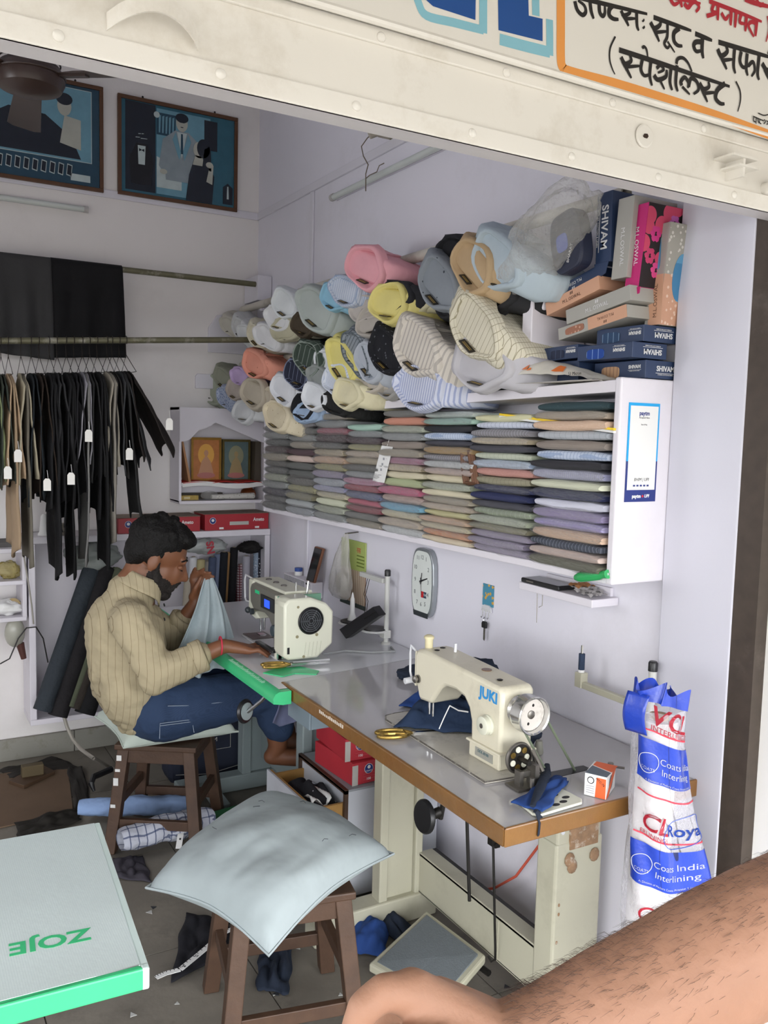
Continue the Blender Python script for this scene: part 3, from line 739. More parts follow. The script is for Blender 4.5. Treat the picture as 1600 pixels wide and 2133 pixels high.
# ---- the newer machine with motor box
ZO = thing('sewing_machine', 'cream and taupe sewing machine with a round motor grille and small blue screen', 'sewing machine', (1.22, 2.85, .757))
zb = [(1.148, 2.66), (1.32, 2.64), (1.325, 3.11), (1.215, 3.125), (1.17, 3.10)]
MB().prism(zb, .757, .764).build('bed', mat('bed_white', 'd8d8da', .2), ZO, world=True, bevel=.002)
MB().box((1.175, 2.995, .7642), (1.26, 3.10, .7665)).build('slide_plate', m_steel, ZO, world=True)
zbod = [(2.715, .765), (2.715, .968), (2.73, .978), (2.99, .985), (3.0, .982), (3.03, .975), (3.045, .955), (3.04, .90), (3.005, .875), (2.90, .884), (2.86, .875), (2.83, .85), (2.815, .82), (2.81, .765)]
profile_x(zbod, 1.178, 1.29).build('arm', m_mgrey, ZO, world=True, bevel=.010, smooth=True)
MB().box((1.182, 2.72, .981), (1.286, 3.02, .993)).build('arm_top', m_mach2, ZO, world=True, bevel=.005)
MB().box((1.180, 3.012, .872), (1.285, 3.062, .988)).build('head', m_mach2, ZO, world=True, bevel=.008)
MB().prism([(3.06, .875), (3.0, .87), (2.965, .852), (3.0, .842), (3.05, .85)], 0, .09, frame((1.185, 0, 0), (0, 1, 0), (0, 0, 1))).build('head_skirt', m_mach2, ZO, world=True, bevel=.005)
# motor box: chamfered outline in xz, swept along y
mo = [(1.132, .795), (1.150, .784), (1.255, .782), (1.312, .826), (1.313, .938), (1.285, .968), (1.225, .991), (1.148, .990), (1.130, .972)]
n = len(mo); mbx = MB().add([(a, 2.605, b) for a, b in mo]+[(a, 2.69, b) for a, b in mo], [tuple(range(n)), tuple(range(2*n-1, n-1, -1))]+[(i, n+i, n+(i+1) % n, (i+1) % n) for i in range(n)])
mbx.build('motor_box', m_mach2, ZO, world=True, bevel=.008, smooth=True)
MB().box((1.145, 2.69, .77), (1.305, 2.698, .985)).build('green_gasket', mat('gasket_green', '6d9c82', .5), ZO, world=True)
MB().box((1.142, 2.698, .765), (1.30, 2.716, .985)).build('white_flange', m_mach2, ZO, world=True, bevel=.003)
MB().box((1.148, 2.69, .765), (1.16, 2.72, .86)).build('black_slot', m_black, ZO, world=True)
Mg = frame((1.226, 2.604, .913), (1, 0, 0), (0, 0, 1))
MB().lathe([(.045, -.002), (.047, .004), (.043, .008), (.040, .003), (.0005, .002)], 36, Mg).build('fan_housing', m_black, ZO, world=True, smooth=True, angle=40)
for rr in (.009, .016, .023, .030, .037):
    MB().tube([tuple(Mg @ Vector((rr*math.cos(2*PI*k/32), rr*math.sin(2*PI*k/32), .005))) for k in range(32)], .0016, 5, closed=True).build('grille_ring', mat('grille_grey', '4d5054', .4), ZO, world=True, smooth=True)
for k in range(6):
    a_ = k*PI/3; MB().tube([tuple(Mg @ Vector((.006*math.cos(a_), .006*math.sin(a_), .006))), tuple(Mg @ Vector((.040*math.cos(a_), .040*math.sin(a_), .006)))], .0012, 5).build('grille_spoke', MATS['grille_grey'], ZO, world=True)
for (xx, zz, rr) in ((1.18, .962, .0045), (1.178, .862, .0055), (1.25, .863, .0055), (1.203, .792, .005)):
    MB().lathe([(rr, 0), (rr, .001), (.0005, .001)], 12, frame((xx, 2.6045, zz), (1, 0, 0), (0, 0, 1))).build('screw_recess', mat('recess_tan', '8d8668', .6), ZO, world=True)
MB().box((1.143, 2.6035, .806), (1.151, 2.606, .828)).build('power_switch', m_black, ZO, world=True)
for k in range(5):
    xx = 1.205+.014*k; MB().tube([(xx, 2.6045, .792), (xx+.006, 2.6045, .84)], .0008, 4).build('moulded_rib', mat('rib_cream', 'bdbda9', .4), ZO, world=True)
# control panel
MB().box((1.1745, 2.80, .902), (1.1785, 2.925, .952)).build('control_panel', m_black, ZO, world=True, bevel=.002)
MB().box((1.173, 2.838, .912), (1.1747, 2.885, .94)).build('screen', mat('screen_blue', '2a55e0', .3, emit='2a55ff', estr=1.2), ZO, world=True)
MB().box((1.1768, 2.945, .945), (1.1785, 2.985, .957)).build('brand_badge', mat('badge_green', '2fd08a', .4), ZO, world=True)
MB().lathe([(.018, 0), (.021, .004), (.021, .016), (.017, .02), (.0005, .02)], 24, frame((1.178, 2.775, .847), (0, -1, 0), (0, 0, 1))).build('stitch_dial', mat('dial_slate', '3f4a50', .45), ZO, world=True, smooth=True)
MB().cyl((1.17, 2.735, .848), (1.178, 2.735, .848), .010, 14).build('dial_pin', m_white_top, ZO, world=True)
MB().box((1.128, 2.70, .787), (1.15, 2.86, .797)).box((1.14, 2.70, .787), (1.175, 2.74, .80)).build('knee_lever', m_black, ZO, world=True, bevel=.004)
MB().tube([(1.195, 3.062, .985), (1.192, 3.12, .99), (1.192, 3.13, .97), (1.192, 3.125, .90), (1.192, 3.11, .89), (1.195, 3.062, .893)], .0038, 7).build('take_up_guard', m_white_top, ZO, world=True, smooth=True)
MB().tube([(1.215, 3.02, .85), (1.215, 3.02, .79)], .004, 8).tube([(1.22, 2.998, .86), (1.22, 2.998, .80)], .005, 8).box((1.205, 3.0, .776), (1.23, 3.035, .780)).build('needle_bar', m_chrome, ZO, world=True, smooth=True)
MB().ball((1.175, 3.05, .868), (.012, .012, .012), 12, 8).cyl((1.17, 3.01, .87), (1.18, 3.01, .87), .012, 12).build('tension_knob', mat('knob_slate', '33383c', .4), ZO, world=True, smooth=True)
for yy in (2.97, 2.90, 2.83):
    MB().lathe([(.012, 0), (.010, .004), (.0005, .004)], 12, Matrix.Translation((1.225, yy, .993))).build('oil_plug', m_steel, ZO, world=True)
MB().tube([(1.25, 2.78, .993), (1.25, 2.78, 1.012)], .003, 6).tube([(1.255, 2.70, .985), (1.26, 2.70, 1.03)], .004, 6).build('thread_post', m_chrome, ZO, world=True)

# ---- scissors
def scissors(label, M, L_=.25):
    t = thing('scissors', label, 'scissors', M.translation)
    def P(a, b, c=0): return M @ Vector((a, b, c))
    for s in (-1, 1):
        bl = MB().add([P(.0, .006*s, .003+s*.002), P(.13, .001*s, .003+s*.002), P(.135, 0, .003+s*.002), P(.0, -.006*s, .003+s*.002),
                       P(.0, .006*s, .006+s*.002), P(.13, .001*s, .005+s*.002), P(.135, 0, .005+s*.002), P(.0, -.006*s, .006+s*.002)], [(0,1,2,3),(7,6,5,4),(0,4,5,1),(1,5,6,2),(2,6,7,3),(3,7,4,0)])
        bl.build('blade', m_chrome, t, world=True)
        lp = [P(-.005, 0, .005)]+[P(-.06-.038*math.cos(k/12*2*PI), s*(.014+.015*math.sin(k/12*2*PI)*1.0), .006) for k in range(13)]
        MB().tube(lp[:1]+lp[7:14]+lp[1:8], .0052, 8).build('handle', m_brass, t, world=True, smooth=True)
    MB().lathe([(.006, .004), (.006, .011), (.0005, .011)], 12, M).build('pivot_screw', m_steel, t, world=True)
    return t
scissors('brass handled tailor scissors lying beside the navy cloth pieces', frame((1.185, 1.873, .761), (1, -.30, 0), (.3, 1, 0)))
scissors('brass handled tailor scissors lying on the green pad by the motor box', frame((1.16, 2.606, .7655), (1, -.18, 0), (.18, 1, 0)))
GP = thing('cutting_pad', 'flat green plastic curve ruler under the scissors', 'ruler', (1.13, 2.56, .7575))
MB().prism([(1.05, 2.585), (1.11, 2.615), (1.19, 2.605), (1.225, 2.53), (1.20, 2.497), (1.14, 2.535), (1.09, 2.52)], .7575, .7605).build('sheet', m_green, GP, world=True)
# ================================================================ things on the right wall
m_paper = mat('paper_white', 'e6e6e4', .6, var=.02)
m_ink = mat('ink_black', '1d1d20', .6)
m_navy_p = mat('print_navy', '1d2f7a', .5)
m_sky_p = mat('print_sky', '18a5e6', .5)
m_red_p = mat('print_red', 'c9252c', .5)
XW = XR-.001
def RWf(x, y, z): return frame((x, y, z), (0, -1, 0), (0, 0, 1))   # facing the room from the right wall
def FYf(x, y, z): return frame((x, y, z), (1, 0, 0), (0, 0, 1))    # facing the street
# wall clock
CK = thing('wall_clock', 'barrel shaped wall clock with silver rim and pale dial', 'clock', (XW, 2.562, .90))
def barrel(w, h, n=40, p=3.2, bulge=.0):
    out = []
    for k in range(n):
        a_ = 2*PI*k/n; c_, s_ = math.cos(a_), math.sin(a_)
        yy = h*abs(s_)**(2/5)*(1 if s_ > 0 else -1)
        xx = w*abs(c_)**(2/4.5)*(1 if c_ > 0 else -1)*(1-.16*(yy/h)**2)
        out.append((xx, yy))
    return out
Mc = RWf(XW, 2.562, 1.022)
MB().prism(barrel(.072, .122), 0, .022, Mc).build('case', mat('clock_silver', '9ea3a6', .25, .6), CK, world=True, bevel=.004)
MB().prism(barrel(.063, .112), .022, .0235, Mc).build('dial', mat('clock_dial', 'dfe4df', .25), CK, world=True)
MB().prism([(-.045, -.122), (.045, -.122), (.05, -.104), (-.05, -.104)], .022, .0245, Mc).build('lower_band', mat('clock_band', '4a4f52', .3, .4), CK, world=True)
for h_ in range(1, 13):
    a_ = PI/2-h_*PI/6; rx, ry = .046, .088
    k_ = 1/max(abs(math.cos(a_))/.92, abs(math.sin(a_))/1.0)
    text(str(h_), .021, mat('digit_grey', '5a5f60', .6), Mc @ Matrix.Translation((rx*math.cos(a_)*min(k_, 1.15), .006+ry*math.sin(a_)*min(k_, 1.1)*.95, .0237)), CK, name='numeral')
def hand(L_, w_, a_, nm, z_):
    d = Vector((math.cos(a_), math.sin(a_), 0)); n_ = Vector((-d.y, d.x, 0))
    pts = [(d*-.012+n_*w_*.6), (d*L_+n_*w_*.3), (d*L_-n_*w_*.3), (d*-.012-n_*w_*.6)]
    MB().prism([(p.x, p.y+.006) for p in pts], z_, z_+.001, Mc).build(nm, m_ink, CK, world=True)
hand(.042, .006, R(20), 'hour_hand', .0245); hand(.03, .004, R(80), 'minute_hand', .026); hand(.05, .0015, R(-82), 'second_hand', .027)
MB().prism([(.0, -.052), (.016, -.052), (.016, -.030), (.0, -.030)], .0236, .0242, Mc).build('red_badge', m_red_p, CK, world=True)
MB().prism([(.0165, -.052), (.034, -.052), (.034, -.030), (.0165, -.030)], .0236, .0242, Mc).build('blue_badge', mat('badge_slate', '3a4a5e', .5), CK, world=True)
text('TLR', .011, m_paper, Mc @ Matrix.Translation((.0255, -.041, .0243)), CK, name='badge_lettering')

# key rack with a sticker and one key
p = PX(XW, 1018, 1240)
KR = thing('key_rack', 'small wall key rack with a colourful picture card and wire hooks', 'key rack', (XW, p.y, p.z-.05))
Mk2 = RWf(XW, p.y, p.z)
MB().prism([(-.028, -.035), (.028, -.035), (.028, .035), (-.028, .035)], 0, .003, Mk2).build('picture_card', cloth('card_print', '4f8fa8', 'd0a24a', kind='print', step=.016, width=.32, wrinkle=0), KR, world=True)
MB().prism([(-.026, -.052), (.026, -.052), (.022, -.038), (.012, -.031), (-.012, -.031), (-.022, -.038)], .003, .008, Mk2).build('rack_base', mat('clear_acrylic', 'd3d3d6', .2), KR, world=True)
for k in (-.016, 0, .016):
    MB().tube([tuple(Mk2 @ Vector((k, -.045, .008))), tuple(Mk2 @ Vector((k, -.068, .010))), tuple(Mk2 @ Vector((k+.003, -.073, .016))), tuple(Mk2 @ Vector((k+.006, -.068, .02)))], .0013, 5).build('hook', m_chrome, KR, world=True)
KY = thing('car_key', 'black headed key hanging from the key rack', 'key', tuple(Mk2 @ Vector((-.004, -.125, .01))))
MB().tube([tuple(Mk2 @ Vector((-.001+.006*math.cos(a_), -.078+.008*math.sin(a_), .012))) for a_ in [k*PI/5 for k in range(10)]], .001, 5, closed=True).build('key_ring', m_chrome, KY, world=True)
MB().prism([(-.012, -.105), (.010, -.105), (.012, -.088), (.006, -.083), (-.008, -.083), (-.013, -.09)], .008, .016, Mk2).build('key_head', m_black, KY, world=True, bevel=.002)
MB().prism([(-.004, -.142), (.001, -.146), (.004, -.139), (.004, -.105), (-.004, -.105)], .011, .013, Mk2).build('key_blade', m_steel, KY, world=True)

# small wall ledge with a phone, papers and wires
a = PX(1.57, 1084, 1218); b = PX(1.57, 1236, 1262)
WL = thing('wall_ledge', 'small white wall ledge under the long shelf', 'ledge', (1.61, (a.y+b.y)/2, 1.12))
MB().box((1.565, b.y, 1.112), (1.658, a.y, 1.133)).build('board', m_white, WL, world=True, bevel=.002)
MB().box((1.648, b.y+.02, 1.133), (1.658, a.y-.02, 1.155)).build('back_lip', m_white, WL, world=True)
MB().tube([(1.60, a.y-.04, 1.112), (1.598, a.y-.045, 1.02)], .0012, 5).tube([(1.59, a.y-.075, 1.112), (1.59, a.y-.075, 1.075), (1.582, a.y-.07, 1.07)], .0012, 5).build('wire_hook', m_steel, WL, world=True)
PH = thing('mobile_phone', 'black mobile phone lying on the small wall ledge', 'phone', (1.60, a.y-.08, 1.134))
MB().box((1.567, a.y-.165, 1.134), (1.635, a.y-.005, 1.146)).build('body', m_black, PH, world=True, bevel=.003)
MB().box((1.57, a.y-.162, 1.1458), (1.632, a.y-.008, 1.1466)).build('screen', mat('phone_glass', '0c0d10', .08), PH, world=True)
MB().box((1.5662, a.y-.06, 1.138), (1.5672, a.y-.03, 1.142)).build('side_button', m_steel, PH, world=True)
PP = thing('paper_bits', 'crumpled receipts and a tan strap on the wall ledge', 'papers', (1.61, b.y+.05, 1.134))
for k in range(4):
    MB().grid(lambda u, v, k=k: (1.575+.06*u+.004*k, b.y+.015+.02*k+.05*v, 1.135+.004*k+.01*abs(math.sin(6*u+3*v+k))), 8, 8).build('receipt' if k < 3 else 'tan_strap', mat('receipt_grey', 'a9a5a4', .6) if k < 3 else mat('strap_tan', '9a6a40', .6), PP, world=True)
# screwdriver on the bottom board of the shelf
SD = thing('screwdriver', 'green handled screwdriver lying on the shelf edge above the ledge', 'screwdriver', (1.462, 1.60, 1.226))
pa, pb = PX(1.455, 1200, 1203), PX(1.455, 1266, 1196)
sdm = mat('screwdriver_green', '2aa35a', .2, coat=.5)
MB().tube([pa, pa+(pb-pa)*.12, pa+(pb-pa)*.2, pa+(pb-pa)*.75, pa+(pb-pa)*.85, pb], [.008, .0125, .0135, .0125, .009, .011], 10).build('handle', sdm, SD, world=True, smooth=True)
MB().tube([pb, pb+(pb-pa)*.1+Vector((.09, .03, -.004))], .003, 8).build('shaft', m_chrome, SD, world=True)

# payment card on the end panel
q = [PY(1.465, *uv) for uv in ((1312, 838), (1376, 842), (1365, 1047), (1297, 1046))]
cx_ = (q[0].x+q[1].x+q[2].x+q[3].x)/4; cw = .075; z1_, z0_ = q[0].z, q[3].z
PC = thing('payment_card', 'blue and white payment card stuck on the white shelf end', 'card', (cx_, 1.465, z0_))
Mp = FYf(cx_, 1.4655, (z0_+z1_)/2); hh_ = (z1_-z0_)/2; w2 = (q[1].x-q[0].x)/2
MB().prism([(-w2, -hh_), (w2, -hh_), (w2, -.02), (-w2, -.02)], 0, .0015, Mp).build('card_lower', m_navy_p, PC, world=True)
MB().prism([(-w2, -.02), (w2, -.02), (w2, hh_), (-w2, hh_)], 0, .0015, Mp).build('card_upper', m_sky_p, PC, world=True)
MB().prism([(-w2+.005, -hh_+.028), (w2-.005, -hh_+.028), (w2-.005, hh_-.007), (-w2+.005, hh_-.007)], .0014, .0019, Mp).build('white_panel', m_paper, PC, world=True)
text('paytm', .0135, m_navy_p, Mp @ Matrix.Translation((0, hh_-.024, .002)), PC, bold=.0004)
text('Accepted Here', .0055, m_ink, Mp @ Matrix.Translation((0, hh_-.034, .002)), PC)
text('Scan & Pay', .0045, m_ink, Mp @ Matrix.Translation((0, hh_-.050, .002)), PC)
text('BHIM | UPI', .0105, m_ink, Mp @ Matrix.Translation((0, -hh_+.052, .002)), PC, shear=.2)
for k_ in range(5): MB().prism([(-.026+.011*k_, -hh_+.036), (-.019+.011*k_, -hh_+.036), (-.019+.011*k_, -hh_+.040), (-.026+.011*k_, -hh_+.040)], .0019, .0022, Mp).build('small_logo', m_navy_p, PC, world=True)
text('paytm', .0115, m_paper, Mp @ Matrix.Translation((-.013, -hh_+.013, .0017)), PC, bold=.0004)
text('UPI', .0105, m_paper, Mp @ Matrix.Translation((.02, -hh_+.013, .0017)), PC, shear=.25, bold=.0003)
MB().lathe([(.003, 0), (.003, .0006), (.0005, .0006)], 10, Mp @ Matrix.Translation((.007, -hh_+.013, .0016))).build('red_dot', m_red_p, PC, world=True)

# loose things in the shelf
YS = thing('plastic_sheet', 'yellow plastic sheet with a white one under it on top of the packs', 'sheet', (1.5, 1.62, 1.62))
pa, pb = PX(1.452, 1040, 862), PX(1.452, 1278, 893)
d_ = (pb-pa)
for nm, off, m_ in (('yellow_sheet', 0, mat('yellow_sheet', 'f2cf2e', .35)), ('white_sheet', -.006, m_paper)):
    MB().hexa([tuple(pa+Vector((0, 0, off-.004))), tuple(pb+Vector((0, 0, off-.004))), tuple(pb+Vector((.17, 0, off-.004))), tuple(pa+Vector((.17, 0, off-.004))),
               tuple(pa+Vector((0, 0, off+.0015))), tuple(pb+Vector((0, 0, off+.0015))), tuple(pb+Vector((.17, 0, off+.0015))), tuple(pa+Vector((.17, 0, off+.0015)))]).build(nm, m_, YS, world=True)
q = [PX(1.442, *uv) for uv in ((795, 928), (818, 931), (800, 1006), (776, 1002))]
HT = thing('paper_tag', 'white care tag hanging in front of the packed shirts', 'tag', q[3])
MB().add([tuple(v) for v in q]+[tuple(v+Vector((.0015, 0, 0))) for v in q], [(0, 1, 2, 3), (7, 6, 5, 4), (0, 4, 5, 1), (1, 5, 6, 2), (2, 6, 7, 3), (3, 7, 4, 0)]).build('card', m_paper, HT, world=True)
for k in range(5):
    pt = q[0].lerp(q[3], .2+.15*k).lerp(q[1].lerp(q[2], .2+.15*k), .5)
    MB().cbox(tuple(pt-Vector((.0008, 0, 0))), (.0006, .010, .008) if k in (1, 2, 3) else (.0006, .02, .002)).build('care_symbol', mat('tag_grey', '9a9aa0', .6), HT, world=True)
MB().tube([q[0].lerp(q[1], .5), q[0].lerp(q[1], .5)+Vector((.01, 0, .03))], .0008, 4).build('string', m_paper, HT, world=True)
q = [PX(1.45, *uv) for uv in ((962, 944), (976, 938), (986, 1004), (968, 1006))]
WA = thing('leather_wallet', 'brown folded leather strap tucked between the packs', 'wallet', q[3])
for k in range(3):
    o_ = Vector((.004*k, -.006*k, -.002*k))
    MB().tube([q[0]+o_, q[0].lerp(q[3], .5)+o_+Vector((0, .004, 0)), q[3]+o_, q[2]+o_, q[1]+o_], .005, 6).build('strap_loop', mat('leather_brown', '6d4a34', .5), WA, world=True, smooth=True)

# calendar and hanging bag, far right wall
CA = thing('wall_calendar', 'green and orange printed calendar hanging behind the clear bag', 'calendar', (XW, 3.12, .84))
q = [PX(XW-.003, *uv) for uv in ((713, 1121), (763, 1131), (762, 1262), (706, 1252))]
ya, yb = q[0].y, q[1].y
MB().box((XW-.006, yb, .985), (XW-.001, ya, 1.105)).build('upper_leaf', mat('calendar_green', 'a9b86a', .6), CA, world=True)
MB().box((XW-.005, yb, .845), (XW-.001, ya, .985)).build('lower_leaf', cloth('calendar_print', 'c9b9a4', '8d6a54', kind='check', step=.016, width=.3, wrinkle=0), CA, world=True)
MB().box((XW-.008, yb-.004, .833), (XW-.001, ya, .85)).build('bottom_bar', mat('dark_green_bar', '2b3a33', .5), CA, world=True)
text('\u0930\u0938', .032, m_red_p, RWf(XW-.0065, yb+.055, 1.068), CA)
for k in range(4): MB().box((XW-.007, yb+.008, 1.045-.014*k), (XW-.006, yb+.07, 1.050-.014*k)).build('print_line', mat('print_olive', '6a7a30', .6), CA, world=True)
# clear carrier bag on a nail
HB = thing('clear_bag', 'crumpled clear plastic bag hanging on a nail beside the calendar', 'bag', (1.60, 3.13, .87))
m_bag = plastic_film('bag_film', 'd9d6d0', .38, .15, 16)
def bagfn(u, v):
    a_ = 2*PI*u; w_ = .012+.078*min(1, (1-v)*1.35)**.8; z_ = .868+.272*v
    q_ = nz3((math.cos(a_), math.sin(a_), v*3), 1.6, 4)
    r_ = w_*(1+.28*q_)*(1 if v > .08 else .6+5*v)
    return (1.605+.32*r_*math.cos(a_)*.9, 3.115+.03*v*0+r_*math.sin(a_)-.05*v*v+.02, z_)
MB().grid(bagfn, 36, 26, closed_u=True).build('film', m_bag, HB, world=True, smooth=True, angle=None)
MB().ball((1.61, 3.13, .93), (.018, .05, .045), 12, 8).build('bag_contents', mat('bag_contents', 'b9b4ac', .7), HB, world=True, smooth=True)
MB().cyl((1.60, 3.085, 1.138), (1.659, 3.085, 1.142), .003, 8).build('nail', m_steel, HB, world=True)

# switch box with phone and small jar
q = PX(1.64, 665, 1225)
SW = thing('switch_board', 'clear covered white switch box on the wall near the corner', 'switch box', (1.63, 3.50, .80))
MB().box((1.60, 3.40, .812), (1.658, 3.70, .885)).build('box', m_white, SW, world=True, bevel=.003)
MB().box((1.597, 3.47, .818), (1.60, 3.69, .88)).build('clear_cover', plastic_film('acrylic_cover', 'd8d8dc', .35, .1), SW, world=True)
for yy in (3.42, 3.445): MB().cyl((1.6, yy, .875), (1.596, yy, .875), .004, 8).build('screw', m_dark, SW, world=True)
MB().box((1.59, 3.60, .835), (1.597, 3.65, .86)).build('socket', mat('socket_grey', '8d8d92', .5), SW, world=True)
PH2 = thing('mobile_phone', 'brown edged mobile phone leaning upright on the switch box', 'phone', (1.63, 3.42, .886))
q = [PX(1.615, *uv) for uv in ((648, 1139), (663, 1141), (658, 1211), (642, 1208))]
MB().hexa([(1.605, q[2].y, .886), (1.617, q[2].y, .886), (1.617, q[3].y, .886), (1.605, q[3].y, .886), (1.632, q[1].y-.01, 1.04), (1.645, q[1].y-.01, 1.04), (1.645, q[0].y, 1.04), (1.632, q[0].y, 1.04)]).build('body', mat('phone_brown', '7a4f38', .5), PH2, world=True, bevel=.003)
MB().hexa([(1.6035, q[2].y+.006, .89), (1.606, q[2].y+.006, .89), (1.606, q[3].y-.004, .89), (1.6035, q[3].y-.004, .89), (1.630, q[1].y-.004, 1.036), (1.633, q[1].y-.004, 1.036), (1.633, q[0].y-.004, 1.036), (1.630, q[0].y-.004, 1.036)]).build('screen', mat('phone_glass', '0c0d10', .08), PH2, world=True)
q = PX(1.62, 625, 1200)
JR = thing('balm_jar', 'tiny white and blue jar standing on the switch box', 'jar', (1.63, 3.60, .886))
MB().lathe([(.017, .886), (.018, .89), (.018, .905), (.0005, .905)], 18, Matrix.Translation((1.63, 3.60, 0))).build('jar', m_paper, JR, world=True, smooth=True, angle=40)
MB().lathe([(.018, .905), (.018, .921), (.0005, .922)], 18, Matrix.Translation((1.63, 3.60, 0))).build('lid', mat('lid_blue', '2a4a94', .4), JR, world=True, smooth=True, angle=40)

# thread stands
def thread_stand(label, x, y, h, arms):
    t = thing('thread_stand', label, 'thread stand', (x, y, .757))
    MB().cyl((x, y, .757), (x, y, .757+h), .0095, 14).lathe([(.018, .757), (.018, .762), (.012, .766)], 16, Matrix.Translation((x, y, 0))).build('pole', mat('stand_white', 'c9c9c4', .4), t, world=True, smooth=True, angle=40)
    MB().lathe([(.0115, .757+h-.004), (.0115, .757+h+.016), (.009, .757+h+.02), (.0005, .757+h+.02)], 14, Matrix.Translation((x, y, 0))).build('cap', m_black, t, world=True, smooth=True, angle=40)
    return t
S1 = thread_stand('white thread stand with two black spool discs by the motor machine', 1.615, 2.765, .262, 2)
sw_ = MATS['stand_white']
MB().box((1.60, 2.78, .985), (1.618, 2.96, 1.003)).build('upper_arm', sw_, S1, world=True, bevel=.002)
MB().box((1.605, 2.78, .785), (1.62, 2.98, .803)).box((1.60, 2.755, .78), (1.63, 2.79, .81)).build('lower_arm', sw_, S1, world=True, bevel=.002)
for (xx, yy) in ((1.565, 2.945), (1.585, 2.80)):
    MB().lathe([(.052, .803), (.055, .806), (.05, .809), (.0005, .809)], 28, Matrix.Translation((xx, yy, 0))).build('spool_saucer', m_paper, S1, world=True, smooth=True)
    MB().lathe([(.046, .8095), (.046, .814), (.01, .818), (.0005, .818)], 28, Matrix.Translation((xx, yy, 0))).build('spool_pad', m_black, S1, world=True, smooth=True)
MB().lathe([(.020, .815), (.010, .845), (.0085, .90), (.006, .905), (.002, .925), (.0005, .926)], 16, Matrix.Translation((1.565, 2.945, 0))).build('thread_cone', m_paper, S1, world=True, smooth=True)
for yy in (2.90, 2.885):
    MB().tube([(1.605, yy, .985), (1.60, yy+.015, .93), (1.60, yy+.02, .92), (1.60, yy, .90), (1.598, yy+.01, .83)], .0013, 5).build('wire_guide', m_dark, S1, world=True)
BX = thing('black_case', 'long black case leaning across the spool discs of the thread stand', 'case', (1.52, 2.76, .80))
q = [PX(1.50, *uv) for uv in ((706, 1311), (720, 1331), (790, 1283), (776, 1264))]
MB().add([tuple(v) for v in q]+[tuple(v+Vector((.03, 0, .004))) for v in q], [(0, 1, 2, 3), (7, 6, 5, 4), (0, 4, 5, 1), (1, 5, 6, 2), (2, 6, 7, 3), (3, 7, 4, 0)]).build('shell', m_black, BX, world=True, bevel=.003)
e0, e1 = q[2].lerp(q[3], .5), q[0].lerp(q[1], .5)
MB().tube([e0+Vector((-.001, 0, 0)), e0.lerp(e1, .3)+Vector((-.002, 0, 0))], .0025, 6).build('zip', m_dark, BX, world=True)
S2 = thread_stand('cream thread pole with black cap standing behind the printed plastic roll', 1.605, 1.46, .235, 1)
MB().hexa([(1.588, 1.475, .885), (1.604, 1.475, .885), (1.604, 1.70, .885), (1.588, 1.70, .885), (1.588, 1.475, .902), (1.604, 1.475, .902), (1.604, 1.70, .902), (1.588, 1.70, .902)]).box((1.585, 1.685, .885), (1.61, 1.71, .925)).build('arm', m_cream, S2, world=True, bevel=.002)
MB().lathe([(.0085, .925), (.0085, .932), (.0005, .932)], 12, Matrix.Translation((1.597, 1.698, 0))).build('spool_base', m_paper, S2, world=True)
MB().lathe([(.0085, .932), (.0085, .975), (.0005, .976)], 14, Matrix.Translation((1.597, 1.698, 0))).build('navy_thread', mat('navy_thread', '27364e', .8, bump=.3, bscale=300), S2, world=True, smooth=True, angle=40)
MB().cyl((1.597, 1.698, .976), (1.597, 1.698, .998), .0035, 8).build('spindle', m_chrome, S2, world=True)

# tube lights and the hanging lamp holder
def tube_light(label, a, b, wall):
    a, b = Vector(a), Vector(b); t = thing('tube_light', label, 'lamp', (a+b)/2)
    MB().tube([a, b], .0125, 14).build('tube', mat('tube_glass', 'cdd3cf', .25), t, world=True, smooth=True)
    d = (b-a).normalized()
    n_ = Vector((0, 1, 0)) if wall == 'b' else Vector((1, 0, 0))
    MB().tube([a+n_*.018, b+n_*.018], .010, 6).build('batten', m_trim, t, world=True)
    for e in (a, b): MB().cyl(tuple(e-d*.008), tuple(e+d*.012), .015, 12).build('end_cap', mat('cap_grey', 'b9b6b4', .5), t, world=True, smooth=True)
    return t
tube_light('unlit tube light on the back wall below the pictures', (-.25, 4.19, 2.517), (.815, 4.19, 2.517), 'b')
tube_light('unlit tube light on the right wall above the shirts', (1.635, 3.33, 2.51), (1.635, 2.45, 2.505), 'r')
LH = thing('lamp_holder', 'cream lamp holder on the wall with twisted loose wires', 'lamp holder', (1.63, 2.86, 2.63))
MB().box((1.60, 2.80, 2.628), (1.658, 2.90, 2.68)).build('base', mat('old_plastic', 'b8b0a0', .5), LH, world=True, bevel=.004)
MB().cyl((1.60, 2.86, 2.65), (1.555, 2.88, 2.63), .022, 16).build('socket', mat('old_plastic', 'b8b0a0', .5), LH, world=True, smooth=True)
wv = [PX(1.59, *uv) for uv in ((782, 272), (765, 288), (753, 305), (757, 325), (767, 343), (762, 362), (762, 398))]
wv2 = [PX(1.59, *uv) for uv in ((762, 372), (770, 365), (785, 358), (790, 345), (800, 340))]
MB().tube(wv, .0022, 6).tube(wv2, .0018, 6).build('loose_wire', mat('wire_brown', '6d6152', .6), LH, world=True, smooth=True)
